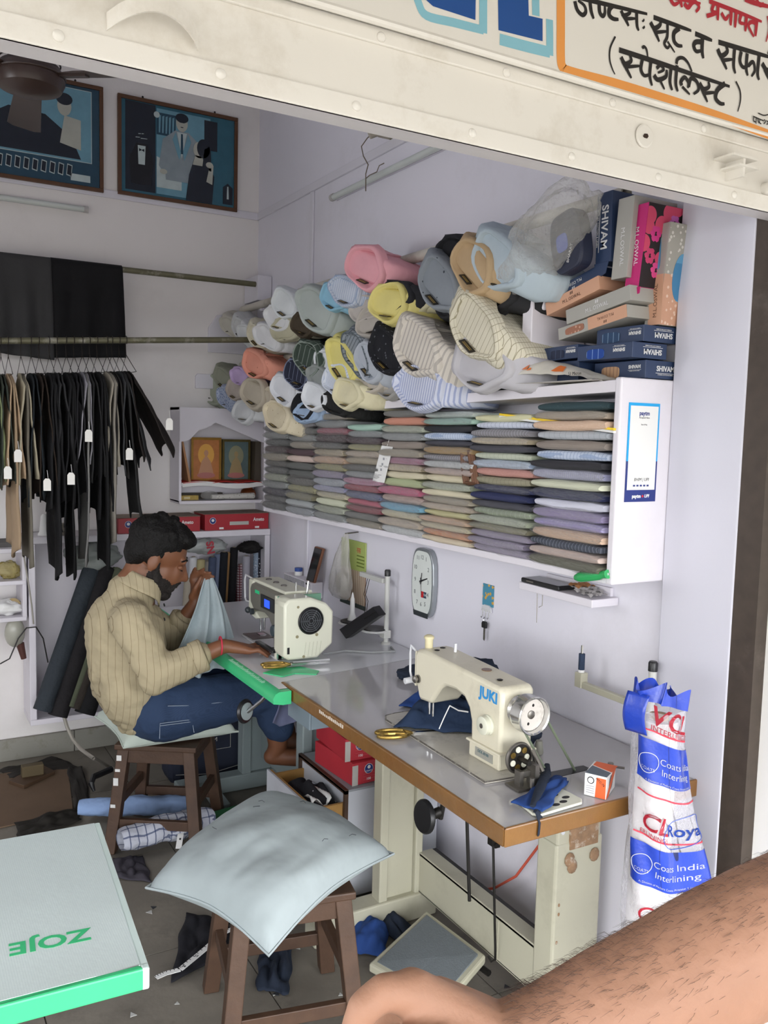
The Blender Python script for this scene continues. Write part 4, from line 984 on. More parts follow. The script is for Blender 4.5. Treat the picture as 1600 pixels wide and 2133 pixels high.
# ================================================================ folded shirts in two tiers on the right wall
def shirt_meshes(seed, a=.075, b=.045):
    rnd = random.Random(seed); n = 28; th0 = R(55)
    mb = MB(); rows = []
    for s in range(7):
        ring = []
        for j in range(n):
            th = 2*PI*j/n
            dth = (th-th0+PI) % (2*PI)-PI
            leaf = .046+.040*math.exp(-((abs(dth)-.42)/.22)**2)-.05*math.exp(-(dth/.16)**2)
            wob = .004*math.sin(3*th+seed)+.003*math.sin(5*th+seed*2)
            if s == 0: x_, k = leaf, 1.2
            elif s == 1: x_, k = leaf*.45, 1.14
            elif s == 2: x_, k = 0.0, 1.03
            elif s == 3: x_, k = .004, .95
            elif s == 4: x_, k = .030, .88
            elif s == 5: x_, k = .044, .62+.12*math.sin(4*th+seed)
            else: x_, k = .046+.008*math.sin(2*th+seed), .18
            ring.append((x_, (a*k+wob)*math.cos(th), (b*k+wob*.7)*math.sin(th)*(1.05 if math.sin(th) < 0 else .95)))
        rows.append(ring)
    vs = [p for r_ in rows for p in r_]
    fs = [(i*n+j, i*n+(j+1) % n, (i+1)*n+(j+1) % n, (i+1)*n+j) for i in range(6) for j in range(n)]
    fs.append(tuple(6*n+j for j in range(n)))
    mb.add(vs, fs); collar = mb.mesh('collar', True)
    bb_ = MB(); n2 = 24; rr = []
    for s, (x_, hw, hh) in enumerate([(.018, .070, .030), (.035, .092, .037), (.07, .114, .036), (.12, .124, .033), (.18, .126, .030), (.238, .126, .028), (.243, .122, .022)]):
        for j in range(n2):
            th = 2*PI*j/n2; c_, s_ = math.cos(th), math.sin(th)
            py = hw*abs(c_)**.42*(1 if c_ > 0 else -1); pz = hh*abs(s_)**.5*(1 if s_ > 0 else -1)
            w_ = .006*noise.noise(Vector((x_*22+seed, py*18, pz*9)))
            rr.append((x_, py+w_, pz+w_-.10*(abs(py)**2)*6*.12))
    bb_.add(rr, [(i*n2+j, i*n2+(j+1) % n2, (i+1)*n2+(j+1) % n2, (i+1)*n2+j) for i in range(6) for j in range(n2)]+[tuple(range(n2-1, -1, -1)), tuple(range(6*n2, 7*n2))])
    body = bb_.mesh('body', True)
    pl = MB().hexa([(.075, .004, .028), (.236, .004, .022), (.236, .034, .020), (.075, .034, .026), (.075, .004, .0385), (.236, .004, .0305), (.236, .034, .0295), (.075, .034, .037)]).mesh('placket')
    return collar, body, pl
VAR = [shirt_meshes(s, a, b) for s, a, b in ((1, .078, .044), (2.3, .07, .05), (3.7, .082, .04), (5.1, .066, .042))]
lab_me = MB().hexa([(.006, -.019, -.0405), (.028, -.019, -.0375), (.028, .019, -.0375), (.006, .019, -.0405), (.006, -.019, -.0385), (.028, -.019, -.0355), (.028, .019, -.0355), (.006, .019, -.0385)]).mesh('maker_label')
m_lab = mat('label_dark', '2b2620', .5); m_gold = mat('label_gold', 'b89b52', .5)
lab_line = MB().box((.012, -.013, -.0384), (.0145, .013, -.0372)).box((.018, -.013, -.0376), (.0195, .013, -.0364)).mesh('label_print')
but_me = MB().lathe([(.0045, 0), (.0045, .0015), (.0005, .0015)], 8, Matrix.Translation((.11, .019, .0365))).mesh('button')
SM = {}
def shirt_mat(base, line=None, kind='plain', step=.012, width=.2):
    return cloth('shirt_%s_%s_%s' % (base, kind, line), base, line, kind=kind, step=step, width=width, wrinkle=.45, wscale=12)
def shirt(u, v, x, label, base, line=None, kind='plain', s=1.0, roll=0.0, rz=0.0, tilt=0.0, step=.012, width=.2, lab=True, buttons=False, var=None):
    p = PX(x, u, v)
    k = random.randrange(4) if var is None else var
    t = thing('folded_shirt', label, 'shirt', p, 0, 'folded shirts shown collar outward on the right wall')
    t.rotation_euler = (R(roll), R(tilt), R(rz)); t.scale = (.74*(s if s < 1 else s**.25), s*1.14, s*1.12)
    mm = shirt_mat(base, line, kind, step, width)
    for nm, me in (('body', VAR[k][1]), ('collar', VAR[k][0]), ('placket', VAR[k][2])):
        o = bpy.data.objects.new(nm, me); col.objects.link(o); o.parent = t
        if not me.materials: me.materials.append(None)
        o.material_slots[0].link = 'OBJECT'; o.material_slots[0].material = mm
    if lab:
        for nm, me, m_ in (('maker_label', lab_me, m_lab), ('label_print', lab_line, m_gold)):
            o = bpy.data.objects.new(nm, me); col.objects.link(o); o.parent = t
            if not me.materials: me.materials.append(m_)
    o = bpy.data.objects.new('button', but_me); col.objects.link(o); o.parent = t
    if not but_me.materials: but_me.materials.append(mat('button_pearl', 'd8d4c8', .3))
    return t
def c4(a, b): return 400+a*.4375, 380+b*.4375
SHIRTS = [
 # cx, cy (tracing crop), x plane, label, base, line, kind, scale, roll, rz, tilt, step, width
 (175, 690, 1.44, 'off-white shirt at the far corner of the upper tier', 'c4c1b6', None, 'plain', .8, 35, 20, -10),
 (225, 700, 1.43, 'pale grey shirt second from the corner, upper tier', 'c7c9c9', None, 'plain', .8, 38, 20, -10),
 (258, 735, 1.42, 'cool white shirt squeezed beside the pale grey one, upper tier', 'd0d3d4', None, 'plain', .8, 40, 20, -8),
 (300, 735, 1.41, 'cream shirt squeezed between two whites, upper tier', 'd2cdb8', None, 'plain', .8, 40, 20, -8),
 (345, 735, 1.40, 'white shirt with black label under the corner bracket', 'd9dadc', None, 'plain', .95, 25, 15, -5),
 (395, 640, 1.40, 'bright white shirt below the white one of the upper tier', 'e0e1e3', None, 'plain', .95, 15, 12, 0),
 (430, 575, 1.40, 'white shirt with tall collar topping the upper tier', 'dde2e4', None, 'plain', 1.05, 28, 15, 0),
 (430, 695, 1.41, 'olive cream shirt below the whites in the upper tier', 'bdb9a0', None, 'plain', 1.0, 5, 10, 5),
 (515, 672, 1.39, 'dark brown shirt wedged beside the sage grey one', '4a4034', None, 'plain', .8, 15, 12, 5),
 (575, 600, 1.39, 'large sage grey shirt draped in the upper tier', 'b0b8b4', None, 'plain', 1.35, 30, 12, 0),
 (660, 545, 1.38, 'sky blue shirt peeking out below the light check one', '8fbcd2', None, 'plain', .85, 25, 15, 0),
 (715, 510, 1.37, 'light blue checked shirt in the upper tier', 'c3cad6', '8fa0bd', 'check', .95, 18, 10, 0, .011, .2),
 (810, 400, 1.37, 'pink shirt topping the upper tier', 'e3a5ae', None, 'plain', 1.15, 22, 10, -5),
 (815, 595, 1.40, 'grey beige shirt with a tiny emblem below the yellow one', 'b9b3ad', None, 'plain', .9, 0, 8, 5),
 (845, 650, 1.40, 'greige shirt with black label under the grey beige one', 'b2aca4', None, 'plain', .95, -5, 8, 8),
 (920, 565, 1.38, 'yellow shirt under the pink one', 'dcd084', None, 'plain', 1.05, 12, 10, 5),
 (960, 535, 1.40, 'black shirt behind the yellow one in the upper tier', '26262a', None, 'plain', 1.0, 10, 5, 5),
 (1060, 560, 1.44, 'pale cream shirt half hidden behind the yellow one', 'cfc9a6', None, 'plain', .9, 5, 0, 5),
 (1160, 480, 1.37, 'steel grey shirt with small star print', '878d94', '3c4148', 'print', 1.25, 38, 5, 0, .03, .09),
 (1250, 350, 1.43, 'black shirt behind the khaki one topping the tier', '242428', None, 'plain', 1.1, 20, 0, -5),
 (1320, 390, 1.36, 'khaki tan shirt with buttoned collar', 'b99f7c', None, 'plain', 1.05, 40, 5, 0),
 (1430, 370, 1.37, 'large pale blue shirt beside the clear bag', 'b3c1ca', None, 'plain', 1.3, 32, 0, -5),
 (1430, 520, 1.42, 'black shirt hanging low under the pale blue one', '2a2a2c', None, 'plain', 1.05, 10, 0, 10),
 (1240, 560, 1.46, 'charcoal black shirt lying below the star printed one', '303034', None, 'plain', 1.0, 0, 0, 10),
 # lower tier
 (90, 985, 1.40, 'sage shirt at the far corner of the lower tier', 'a7ad9c', None, 'plain', 1.0, 50, 25, 0),
 (140, 935, 1.42, 'olive grey shirt behind the lavender one', '979a8a', None, 'plain', .9, 30, 20, -5),
 (165, 1030, 1.38, 'blue floral shirt in the far lower tier', 'a9b3c8', '6d7c9f', 'print', .95, 30, 20, 5, .008, .35),
 (195, 985, 1.38, 'beige grey shirt below the lavender one', 'b5aba2', None, 'plain', .85, 20, 15, 5),
 (222, 925, 1.38, 'lavender shirt below the salmon one', 'b5a0c4', None, 'plain', .8, 20, 15, 0),
 (285, 865, 1.37, 'salmon shirt with fine specks topping the lower tier', 'dd9884', 'b06a58', 'print', 1.1, 20, 12, -3, .02, .12),
 (280, 1000, 1.36, 'taupe beige shirt with large label, lower tier', 'b0a797', None, 'plain', 1.05, 20, 14, 5),
 (235, 1085, 1.38, 'greyish white shirt lowest at the far corner', 'c4c6c8', None, 'plain', .9, 5, 15, 10),
 (390, 1105, 1.36, 'cream dotted shirt hanging lowest in the far corner', 'cdc2a8', '8a7a5a', 'print', 1.05, 20, 10, 12, .016, .12),
 (375, 1030, 1.40, 'fawn shirt above the cream dotted one', 'c3b9a6', None, 'plain', .95, 10, 10, 5),
 (425, 985, 1.38, 'white shirt with upright collar below the navy check', 'd9dbe0', None, 'plain', 1.0, 25, 12, 0),
 (490, 905, 1.37, 'navy checked shirt in the lower tier', '2c2f40', '8088a0', 'check', .98, 15, 10, 0, .025, .1),
 (540, 835, 1.37, 'dark green tartan shirt topping the lower tier', '3e4a42', '8a948c', 'check', 1.05, 25, 10, -3, .026, .12),
 (595, 935, 1.38, 'mid grey shirt wedged beside the navy check', '8f9492', None, 'plain', .85, 25, 10, 0),
 (570, 1015, 1.36, 'plain white shirt in the lowest row', 'd8dbdf', None, 'plain', .95, 15, 10, 5),
 (520, 1060, 1.40, 'black shirt under the plain white one', '1f2024', None, 'plain', .9, 5, 8, 8),
 (530, 1092, 1.40, 'light blue shirt lowest under the black one', '9fb4cf', None, 'plain', .8, 0, 8, 10),
 (640, 880, 1.40, 'white shirt behind the yellow collar', 'd6d9dd', None, 'plain', 1.0, 35, 10, 0),
 (700, 850, 1.37, 'yellow shirt in the lower tier', 'd9cf80', None, 'plain', 1.15, 40, 8, 0),
 (680, 935, 1.37, 'white shirt with fine blue lines under the yellow one', 'd3d8e2', 'aab6cc', 'stripe', .95, 12, 10, 5, .006, .3),
 (725, 1000, 1.36, 'cream yellow shirt in the lowest row', 'd6cfae', None, 'plain', 1.0, 10, 8, 5),
 (670, 1045, 1.38, 'black and cream shirt lowest of the row', '222222', None, 'plain', .85, 15, 8, 8),
 (770, 815, 1.38, 'grey tartan shirt beside the yellow one', '8b9299', '4d565c', 'check', 1.1, 42, 5, 0, .014, .25),
 (830, 850, 1.38, 'light blue-grey shirt beside the grey tartan', 'b3b9c2', None, 'plain', .98, 35, 5, 0),
 (840, 930, 1.40, 'stone beige shirt under the light blue-grey one', 'bcb4a8', None, 'plain', .85, 5, 5, 8),
 (930, 955, 1.42, 'mid grey shirt behind the blue striped one', 'a2a09c', None, 'plain', .9, 5, 5, 8),
 (910, 800, 1.37, 'black paisley shirt in the lower tier', '1e1f24', '5d5f66', 'print', 1.25, 30, 5, 0, .012, .2),
 (1050, 780, 1.36, 'large cream shirt with grey stripes', 'd6cfc4', 'a9a39c', 'stripe', 1.5, 28, 3, 0, .011, .35),
 (1330, 690, 1.36, 'large cream shirt with fine brown checks', 'd9d3bf', '8d8468', 'check', 1.4, 38, 3, -3, .011, .1),
 (1360, 850, 1.38, 'large light grey shirt below the cream check', 'bfbdc2', None, 'plain', 1.4, 12, 5, 5),
 (1060, 965, 1.37, 'blue and white striped shirt resting on the shelf', 'cfd3e2', '8f9ac0', 'stripe', 1.25, 8, 5, 5, .008, .4),
 (1200, 930, 1.44, 'black shirt showing between the large light ones', '232326', None, 'plain', 1.0, 5, 0, 5),
]
for row in SHIRTS:
    (a_, b_, x_, lb, base, line, kind, s_, rl, rz_, tl), ex = row[:11], row[11:]
    u_, v_ = c4(a_, b_)
    shirt(u_, v_, x_+.01, lb, base, line, kind, s_, rl, rz_, tl, *(ex or (.012, .2)))
# pipes carrying the tiers, with wall blocks
m_pipe = mat('painted_pipe', '6f6c55', .5, .3, var=.2, scale=30, dirt='c9c6bc', dirt_amt=.7, dirt_scale=14)
for nm, x_, z_, ya, yb, lb in (('rail_upper', 1.55, 2.13, 1.57, 4.14, 'painted pipe rail carrying the upper tier of shirts'), ('rail_lower', 1.55, 1.86, 1.90, 4.14, 'painted pipe rail carrying the lower tier of shirts')):
    t = thing('pipe_rail', lb, 'rail', (x_, 2.9, z_))
    MB().tube([(x_, ya, z_), (x_, yb, z_)], .018, 14, caps=False).tube([(x_, yb, z_), (x_, ya, z_)], .014, 14, caps=False).build('pipe', mat('rail_paint', 'c4bfb4', .5, dirt='5a5044', dirt_amt=.6), t, world=True, smooth=True)
    for yy in (ya+.05, 2.7, 3.9):
        MB().box((x_, yy-.012, z_-.03), (1.658, yy+.012, z_-.018)).build('bracket', m_trim, t, world=True)
t = thing('wall_block', 'white painted wooden block in the corner holding the upper clothes rod', 'block', (1.60, 4.12, 2.17))
MB().box((1.585, 4.03, 2.17), (1.658, 4.21, 2.29)).build('block', m_trim, t, world=True, bevel=.003)

# ================================================================ packed shirt pieces on the shelf
HEX = {'dark teal':'33494f','beige':'cdbfae','peach':'d6b8a0','pale grey':'b8bdc4','taupe':'948a82','blue check':'c4d0e4','black':'35353a','lavender white':'c8c8dc','cream green':'cdd0b9',
 'navy':'30365a','pale lilac':'d2d3e2','purple':'a195ba','lavender':'bfb8de','black check':'4a4f5a','blush':'d6c1b7','olive':'6b6b58','pale yellow':'d8d6b0','white blue':'d3d9e8','grey':'8b898e',
 'tan':'d0c3ac','charcoal':'4d4d55','sage':'c2c8b6','ice blue':'cfdcee','rose':'c4938a','olive grey':'99957f','grey green':'aab69c','mauve':'a79eb3','mint':'b0d0c2','mint white':'d6dfd8',
 'camel':'b6986a','white':'d6d9da','cream':'d5cdb3','orange dot':'d8a584','salmon':'cf937f','silver':'a9adae','pink':'cf7492','pink check':'cda4b8','leaf':'aeb792','sky':'88bcd6','plum':'5c4a50',
 'straw':'bdb992','rosewood':'b0707c','slate blue':'7d86a6','brick rose':'a9606a','smoke':'7a7a78','stone':'b3aa9a','pewter':'6a6c6a'}
COLS = [
 ['olive','blush','black check','peach','lavender','purple','pale lilac','navy','cream green','lavender white','black','blue check','taupe','pale grey','peach','beige','dark teal'],
 ['mauve','mauve','mauve','olive grey','sage','grey green','charcoal','navy','navy','olive grey','rose','ice blue','sage','charcoal','tan','grey','white blue','pale yellow'],
 ['tan','orange dot','cream','peach','straw','beige','stone','cream','sage','cream','blush','white','grey','camel','charcoal','blue check','black','mint','mint white'],
 ['white','beige','cream','sky','blush','pink','leaf','cream','tan','pink check','stone','taupe','silver','sage','salmon','smoke'],
 ['stone','smoke','brick rose','rosewood','slate blue','brick rose','pink check','silver','smoke','tan','beige','straw','plum','silver','mint'],
 ['silver','sage','cream green','cream','lavender white','pale grey','mauve','straw','peach','tan','smoke','plum','rosewood','silver','stone'],
 ['pale grey','silver','olive grey','straw','smoke','pewter','pewter','blush','plum','stone','silver','smoke','grey'],
 ['pewter','smoke','charcoal','silver','sage','pewter','smoke','stone','plum','pewter','silver','grey']]
PATK = {'dark teal':('print','c9d6d6',.04,.06),'navy':('print','aab0c8',.05,.05),'pale grey':('stripe','8e949e',.02,.06),'blue check':('check','94a6c6',.012,.2),'lavender white':('stripe','a8aad0',.007,.3),
 'lavender':('check','a69ccc',.012,.2),'black check':('check','8a90a0',.012,.12),'peach':('print','e8d8c8',.02,.2),'white blue':('stripe','8a94a8',.018,.08),'tan':('stripe','958a72',.018,.06),'sage':('stripe','98a08a',.018,.06),
 'ice blue':('stripe','98aac4',.018,.06),'rose':('print','a06a62',.012,.25),'olive grey':('stripe','77735e',.018,.07),'grey green':('stripe','e0e4d8',.02,.06),'mauve':('stripe','7a7288',.018,.06),
 'orange dot':('print','c4553a',.045,.25),'white':('stripe','b4babc',.02,.08),'mint white':('print','5a6a62',.03,.15),'pink check':('check','b47a94',.012,.2),'grey':('stripe','a9a9b0',.012,.2)}
ORD = ['first','second','third','fourth','fifth','sixth','seventh','eighth','ninth','tenth','eleventh','twelfth','thirteenth','fourteenth','fifteenth','sixteenth','seventeenth','eighteenth','nineteenth']
def packet_mesh(seed):
    W, D, n, k = .25, .185, 15, 14
    mb = MB(); prof = []
    for j in range(k):
        an = PI*(j/(k-1))-PI/2     # half round fold at the front, towards -x
        prof.append((-.010*math.cos(an), .5+.5*math.sin(an)))
    ring = [(D, 0)]+prof+[(D, 1)]
    vs = []
    for i in range(n):
        y = -W/2+W*i/(n-1); e = 1-abs(2*i/(n-1)-1)**5*.4
        for (x_, z_) in ring:
            vs.append((x_+.004*noise.noise(Vector((y*16+seed, z_*1.5, seed))), y, (z_-.5)*e+.5+.10*noise.noise(Vector((y*11, x_*14, seed*3)))))
    m_ = len(ring)
    fs = [(i*m_+j, (i+1)*m_+j, (i+1)*m_+(j+1) % m_, i*m_+(j+1) % m_) for i in range(n-1) for j in range(m_)]
    fs += [tuple(range(m_-1, -1, -1)), tuple(range((n-1)*m_, n*m_))]
    mb.add(vs, fs); return mb.mesh('cloth_fold', True, 60)
def film_mesh(seed):
    W, D, n, k = .262, .18, 18, 12; vs = []
    for i in range(n):
        y = -W/2+W*i/(n-1); pin = 1-abs(2*i/(n-1)-1)**8*.85
        for j in range(k):
            an = PI*j/(k-1)-PI/2
            c_ = .014*math.cos(an)**.7 if math.cos(an) > 0 else 0
            q = noise.noise(Vector((y*30+seed, j*.7, seed)))
            vs.append((-c_-.006*abs(q)-(.012*max(0, noise.noise(Vector((y*9, seed, 1.0)))) if j in (0, 1) else 0), y, .5+.56*math.sin(an)*pin+.08*q))
        vs.append((D*.5, y, .5+.53*pin)); 
    m_ = k+1
    return MB().add(vs, [(i*m_+j, (i+1)*m_+j, (i+1)*m_+j+1, i*m_+j+1) for i in range(n-1) for j in range(m_-1)]).mesh('film', True)
PK = [packet_mesh(s) for s in (1.1, 2.7, 4.9, 7.3)]
FM = [film_mesh(s) for s in (1.7, 3.3, 6.1)]
m_film = plastic_film('clear_film', 'e8e8ea', .10, .08, 24)
m_film2 = plastic_film('cloudy_film', 'd0cfcc', .17, .1, 18)
for f_ in FM: f_.materials.append(None)
for f_ in PK: f_.materials.append(None)
edges = [1.495+.262*i for i in range(9)]
for ci, names in enumerate(COLS):
    yc = (edges[ci]+edges[ci+1])/2
    zb_ = 1.227-.022*(yc-1.47)/2.13; zt_ = 1.655-.055*(yc-1.47)/2.13
    n_ = len(names); hh = (zt_-zb_-.015-.02*(ci % 3 == 1))/n_; z_ = zb_
    for k_, nm in enumerate(names):
        h_ = hh*random.uniform(.9, 1.1) if k_ < n_-1 else hh*.95
        h_ = min(h_, zt_-z_-.004)
        pat = PATK.get(nm)
        if pat and random.random() < .85: mm = cloth('piece_%s_p' % nm, HEX[nm], pat[1], kind=pat[0], step=pat[2], width=pat[3], coat=.25, wrinkle=.3); pn = {'stripe':'striped','check':'checked','print':'printed'}[pat[0]]
        else: mm = cloth('piece_%s' % nm, HEX[nm], coat=.25, wrinkle=.3); pn = 'plain'
        nm2 = nm.replace(' check', '').replace(' dot', '')
        t = thing('shirt_piece', '%s %s shirt piece, %s from bottom, %s stack from the payment card' % (nm2, pn, ORD[k_], ORD[ci]), 'folded cloth', (1.462+random.uniform(-.014, .006), yc+random.uniform(-.008, .008), z_), random.uniform(-.02, .02), 'film wrapped shirt pieces on the wall shelf')
        o = bpy.data.objects.new('cloth_fold', PK[(k_+ci) % 4]); col.objects.link(o); o.parent = t; o.scale = (1, 1, h_*.97)
        o.material_slots[0].link = 'OBJECT'; o.material_slots[0].material = mm
        dense = ci >= 4
        if random.random() < (.9 if dense else .62):
            o = bpy.data.objects.new('film', FM[(k_*2+ci) % 3]); col.objects.link(o); o.parent = t; o.scale = (1, 1, h_*(1.25 if random.random() < .3 else 1.02))
            o.material_slots[0].link = 'OBJECT'; o.material_slots[0].material = m_film2 if (dense and random.random() < .3) or random.random() < .18 else m_film
        z_ += h_
# ================================================================ shirt boxes on the shelf end
m_bx_navy = mat('box_navy', '2d3d5c', .4, var=.04, scale=6); m_bx_grey = mat('box_grey', 'a7a59e', .5, var=.03); m_bx_peach = mat('box_peach', 'd0a083', .5, var=.03)
m_bx_pink = mat('box_pink', 'c41f72', .4, var=.04); m_flor = cloth('box_floral', '2b2426', 'd04a6a', kind='print', step=.05, width=.42, wrinkle=0, rough=.5)
m_scroll = cloth('box_scroll', 'a9a69c', 'd3d0c8', kind='print', step=.012, width=.3, wrinkle=0, rough=.5); m_scroll2 = cloth('box_scroll_peach', 'cfa085', 'e3c6b2', kind='print', step=.012, width=.3, wrinkle=0, rough=.5)
m_win = cloth('box_window_blue', '4a86b0', '6aa4c8', kind='stripe', step=.012, width=.3, wrinkle=.1, rough=.3)
m_wht = mat('letter_white', 'dcdcdc', .5)
m_lgrey = mat('letter_grey', 'c9c6be', .5); m_lbrown = mat('letter_brown', '6a4a38', .5)
def tilted_box(name, label, A, B, h, depth, mats, lean=0.0, dx=0.0):
    """front lower edge from A (far) to B (near); front faces the room"""
    A, B = Vector(A), Vector(B)
    e = (B-A); L_ = e.length; ex = e/L_; ez = Vector((1, 0, 0)).cross(ex); ez = ez if ez.z > 0 else -ez; ez.normalize()
    t = thing(name, label, 'box', A.lerp(B, .5)); d = Vector((depth, 0, 0))
    c = [A, B, B+d, A+d, A+ez*h, B+ez*h, B+ez*h+d, A+ez*h+d]
    MB().hexa([tuple(p) for p in c]).build('carton', mats[0], t, world=True, bevel=.0012)
    Mf_ = frame(A.lerp(B, .5)+ez*h/2-Vector((.0006, 0, 0)), ex, ez)
    Ms_ = frame(B+d*.5+ez*h/2+ex*.0006, (1, 0, 0), ez)
    return t, Mf_, Ms_, L_
# lying boxes, brand lettered
def swal(t, Mf_, L_, h, m_, flip=False, s=.017):
    Q = Mf_ @ Matrix.Rotation(PI, 4, 'Z') if flip else Mf_
    text('M.L.OSWAL', s, m_, Q @ Matrix.Translation((.0, -h*.12, .0002)), t, spacing=1.1)
    for k in (-.004, .002):
        MB().prism([(k, h*.16), (k+.0035, h*.16), (k+.005, h*.36), (k+.0015, h*.36)], .0001, .0004, Q).build('emblem', m_, t, world=True)
def shiv(t, Q, s=.019, flip=True):
    Q = Q @ Matrix.Rotation(PI, 4, 'Z') if flip else Q
    text('SHIVAM', s, m_wht, Q @ Matrix.Translation((0, .002, .0002)), t, bold=.0005)
    MB().prism([(-s*1.9, -s*.50), (s*1.9, -s*.50), (s*1.9, -s*.44), (-s*1.9, -s*.44)], .0001, .0003, Q).build('underline', m_wht, t, world=True)
    text("D'ZINER COTTON & LINEN", s*.24, m_wht, Q @ Matrix.Translation((0, -s*.68, .0002)), t)
def window(t, Q, w, h, mm, off=(0, 0)):
    pts = []
    for k in range(24):
        a_ = 2*PI*k/24; pts.append((off[0]+w*abs(math.cos(a_))**.5*(1 if math.cos(a_) > 0 else -1), off[1]+h*abs(math.sin(a_))**.5*(1 if math.sin(a_) > 0 else -1)))
    MB().prism(pts, .0001, .0006, Q).build('window', mm, t, world=True)
# three lying navy boxes with windows
m_chk = cloth('window_navy_check', '3a506e', '86a0bc', kind='check', step=.018, width=.12, wrinkle=.1); m_chk2 = cloth('window_royal', '2a4a94', '8aa8d8', kind='check', step=.02, width=.1, wrinkle=.1); m_tan_w = cloth('window_tan', 'c09a78', '8a6a5a', kind='stripe', step=.012, width=.2, wrinkle=.1)
m_dk_w = cloth('window_dark', '30364a', '55607a', kind='check', step=.02, width=.1, wrinkle=.1)
for lb, A, B, h, mw, fl in (('navy lettered shirt box, lowest of the stack beside the jamb, tan cloth in window', (1.54, 1.64, 1.690), (1.54, 1.472, 1.690), .042, m_tan_w, False),
                        ('navy lettered shirt box, middle of its stack, royal blue check in window', (1.495, 1.655, 1.735), (1.495, 1.472, 1.735), .036, m_chk2, True),
                        ('navy lettered shirt box, top of its stack, dark check in window', (1.528, 1.625, 1.774), (1.528, 1.472, 1.774), .038, m_chk, True)):
    t, Mf_, Ms_, L_ = tilted_box('shirt_box', lb, A, B, h, .112, (m_bx_navy,))
    Ms_ = frame(Vector((A[0]+.065, B[1]-.0006, A[2]+h/2)), (1, 0, 0), (0, 0, 1))
    window(t, Mf_, .03, h*.33, mw, (-.028, -.004)); shiv(t, Mf_ @ Matrix.Translation((.05, .004, 0)), .011, fl); shiv(t, Ms_, .017, fl)
t, Mf_, Ms_, L_ = tilted_box('shirt_box', 'navy lettered shirt box lying alone left of the stack', (1.50, 1.80, 1.742), (1.50, 1.66, 1.745), .034, .14, (m_bx_navy,))
window(t, Mf_, .026, .011, m_dk_w, (-.005, -.003)); shiv(t, Mf_ @ Matrix.Translation((.045, .004, 0)), .010)
t, Mf_, Ms_, L_ = tilted_box('shirt_box', 'plain navy shirt box under the lone lettered one', (1.51, 1.79, 1.690), (1.51, 1.665, 1.690), .050, .13, (m_bx_navy,))
# lying brand boxes on top, tilted
t, Mf_, Ms_, L_ = tilted_box('shirt_box', 'grey and peach shirt box with oval window, lowest of the tilted boxes', (1.50, 1.733, 1.793), (1.50, 1.497, 1.829), .030, .15, (m_bx_grey,))
MB().prism([(-.01, -.0149), (L_/2-.0005, -.0149), (L_/2-.0005, .0149), (-.01, .0149)], .0001, .0007, Mf_).build('peach_panel', m_bx_peach, t, world=True)
window(t, Mf_, .034, .009, cloth('window_rust', 'a0705c', 'c8a08a', kind='print', step=.01, width=.3), (-.058, -.001)); swal(t, Mf_ @ Matrix.Translation((.05, 0, .0006)), L_, .03, m_lbrown, True, .010)
t, Mf_, Ms_, L_ = tilted_box('shirt_box', 'grey lettered shirt box lying tilted between the peach ones', (1.495, 1.70, 1.830), (1.495, 1.485, 1.866), .036, .155, (m_bx_grey,)); swal(t, Mf_, L_, .036, m_wht, False, .014)
t, Mf_, Ms_, L_ = tilted_box('shirt_box', 'peach lettered shirt box lying tilted under the navy one', (1.49, 1.772, 1.858), (1.49, 1.582, 1.902), .034, .155, (m_bx_peach,)); swal(t, Mf_, L_, .034, m_lbrown, False, .012)
t, Mf_, Ms_, L_ = tilted_box('shirt_box', 'navy brand box topmost of the tilted boxes', (1.50, 1.765, 1.893), (1.50, 1.60, 1.932), .030, .15, (m_bx_navy,)); swal(t, Mf_, L_, .03, m_wht, True, .011)
# standing boxes: front lower edge, then tall
def standing(label, x, yb0, yb1, yt0, z0, z1, depth, mm, side=None):
    t = thing('shirt_box', label, 'box', (x, (yb0+yb1)/2, z0)); w_ = yb0-yb1
    MB().hexa([(x, yb1, z0), (x+depth, yb1, z0), (x+depth, yb0, z0), (x, yb0, z0), (x, yt0-w_, z1), (x+depth, yt0-w_, z1), (x+depth, yt0, z1), (x, yt0, z1)]).build('carton', mm, t, world=True, bevel=.0012)
    up = Vector((0, yt0-yb0, z1-z0)).normalized()
    Mf_ = frame(Vector((x-.0006, (yb0+yb1+yt0+yt0-w_)/4, (z0+z1)/2)), Vector((0, -1, 0)), up)
    Ms_ = frame(Vector((x+depth/2, (yb1+yt0-w_)/2-.0006, (z0+z1)/2)), Vector((1, 0, 0)), up)
    if side: MB().prism([(-depth/2+.0005, -(z1-z0)/2), (depth/2, -(z1-z0)/2), (depth/2, (z1-z0)/2), (-depth/2+.0005, (z1-z0)/2)], .0, .0006, Ms_).build('printed_side', side, t, world=True)
    return t, Mf_, Ms_
t, Mf_, Ms_ = standing('navy lettered shirt box standing upright beside the clear bag', 1.50, 1.612, 1.562, 1.615, 1.965, 2.13, .13, m_bx_navy)
shiv(t, Mf_ @ Matrix.Rotation(-PI/2, 4, 'Z'), .030, False)
MB().prism([(-.024, -.083), (.022, -.083), (.015, -.108), (-.008, -.118), (-.02, -.108)], 0, .002, Mf_).build('open_flap', m_bx_navy, t, world=True)
t, Mf_, Ms_ = standing('grey lettered shirt box standing between the navy and pink ones', 1.505, 1.562, 1.512, 1.548, 1.922, 2.105, .14, m_bx_grey)
text('M.L.OSWAL', .017, m_wht, Mf_ @ Matrix.Rotation(-PI/2, 4, 'Z') @ Matrix.Translation((.02, 0, .0002)), t)
t, Mf_, Ms_ = standing('pink and black floral shirt box standing upright', 1.52, 1.532, 1.488, 1.512, 1.898, 2.085, .135, m_bx_pink, m_flor)
text('M.L.OSWAL', .017, m_wht, Mf_ @ Matrix.Rotation(-PI/2, 4, 'Z') @ Matrix.Translation((.0, 0, .0002)), t)
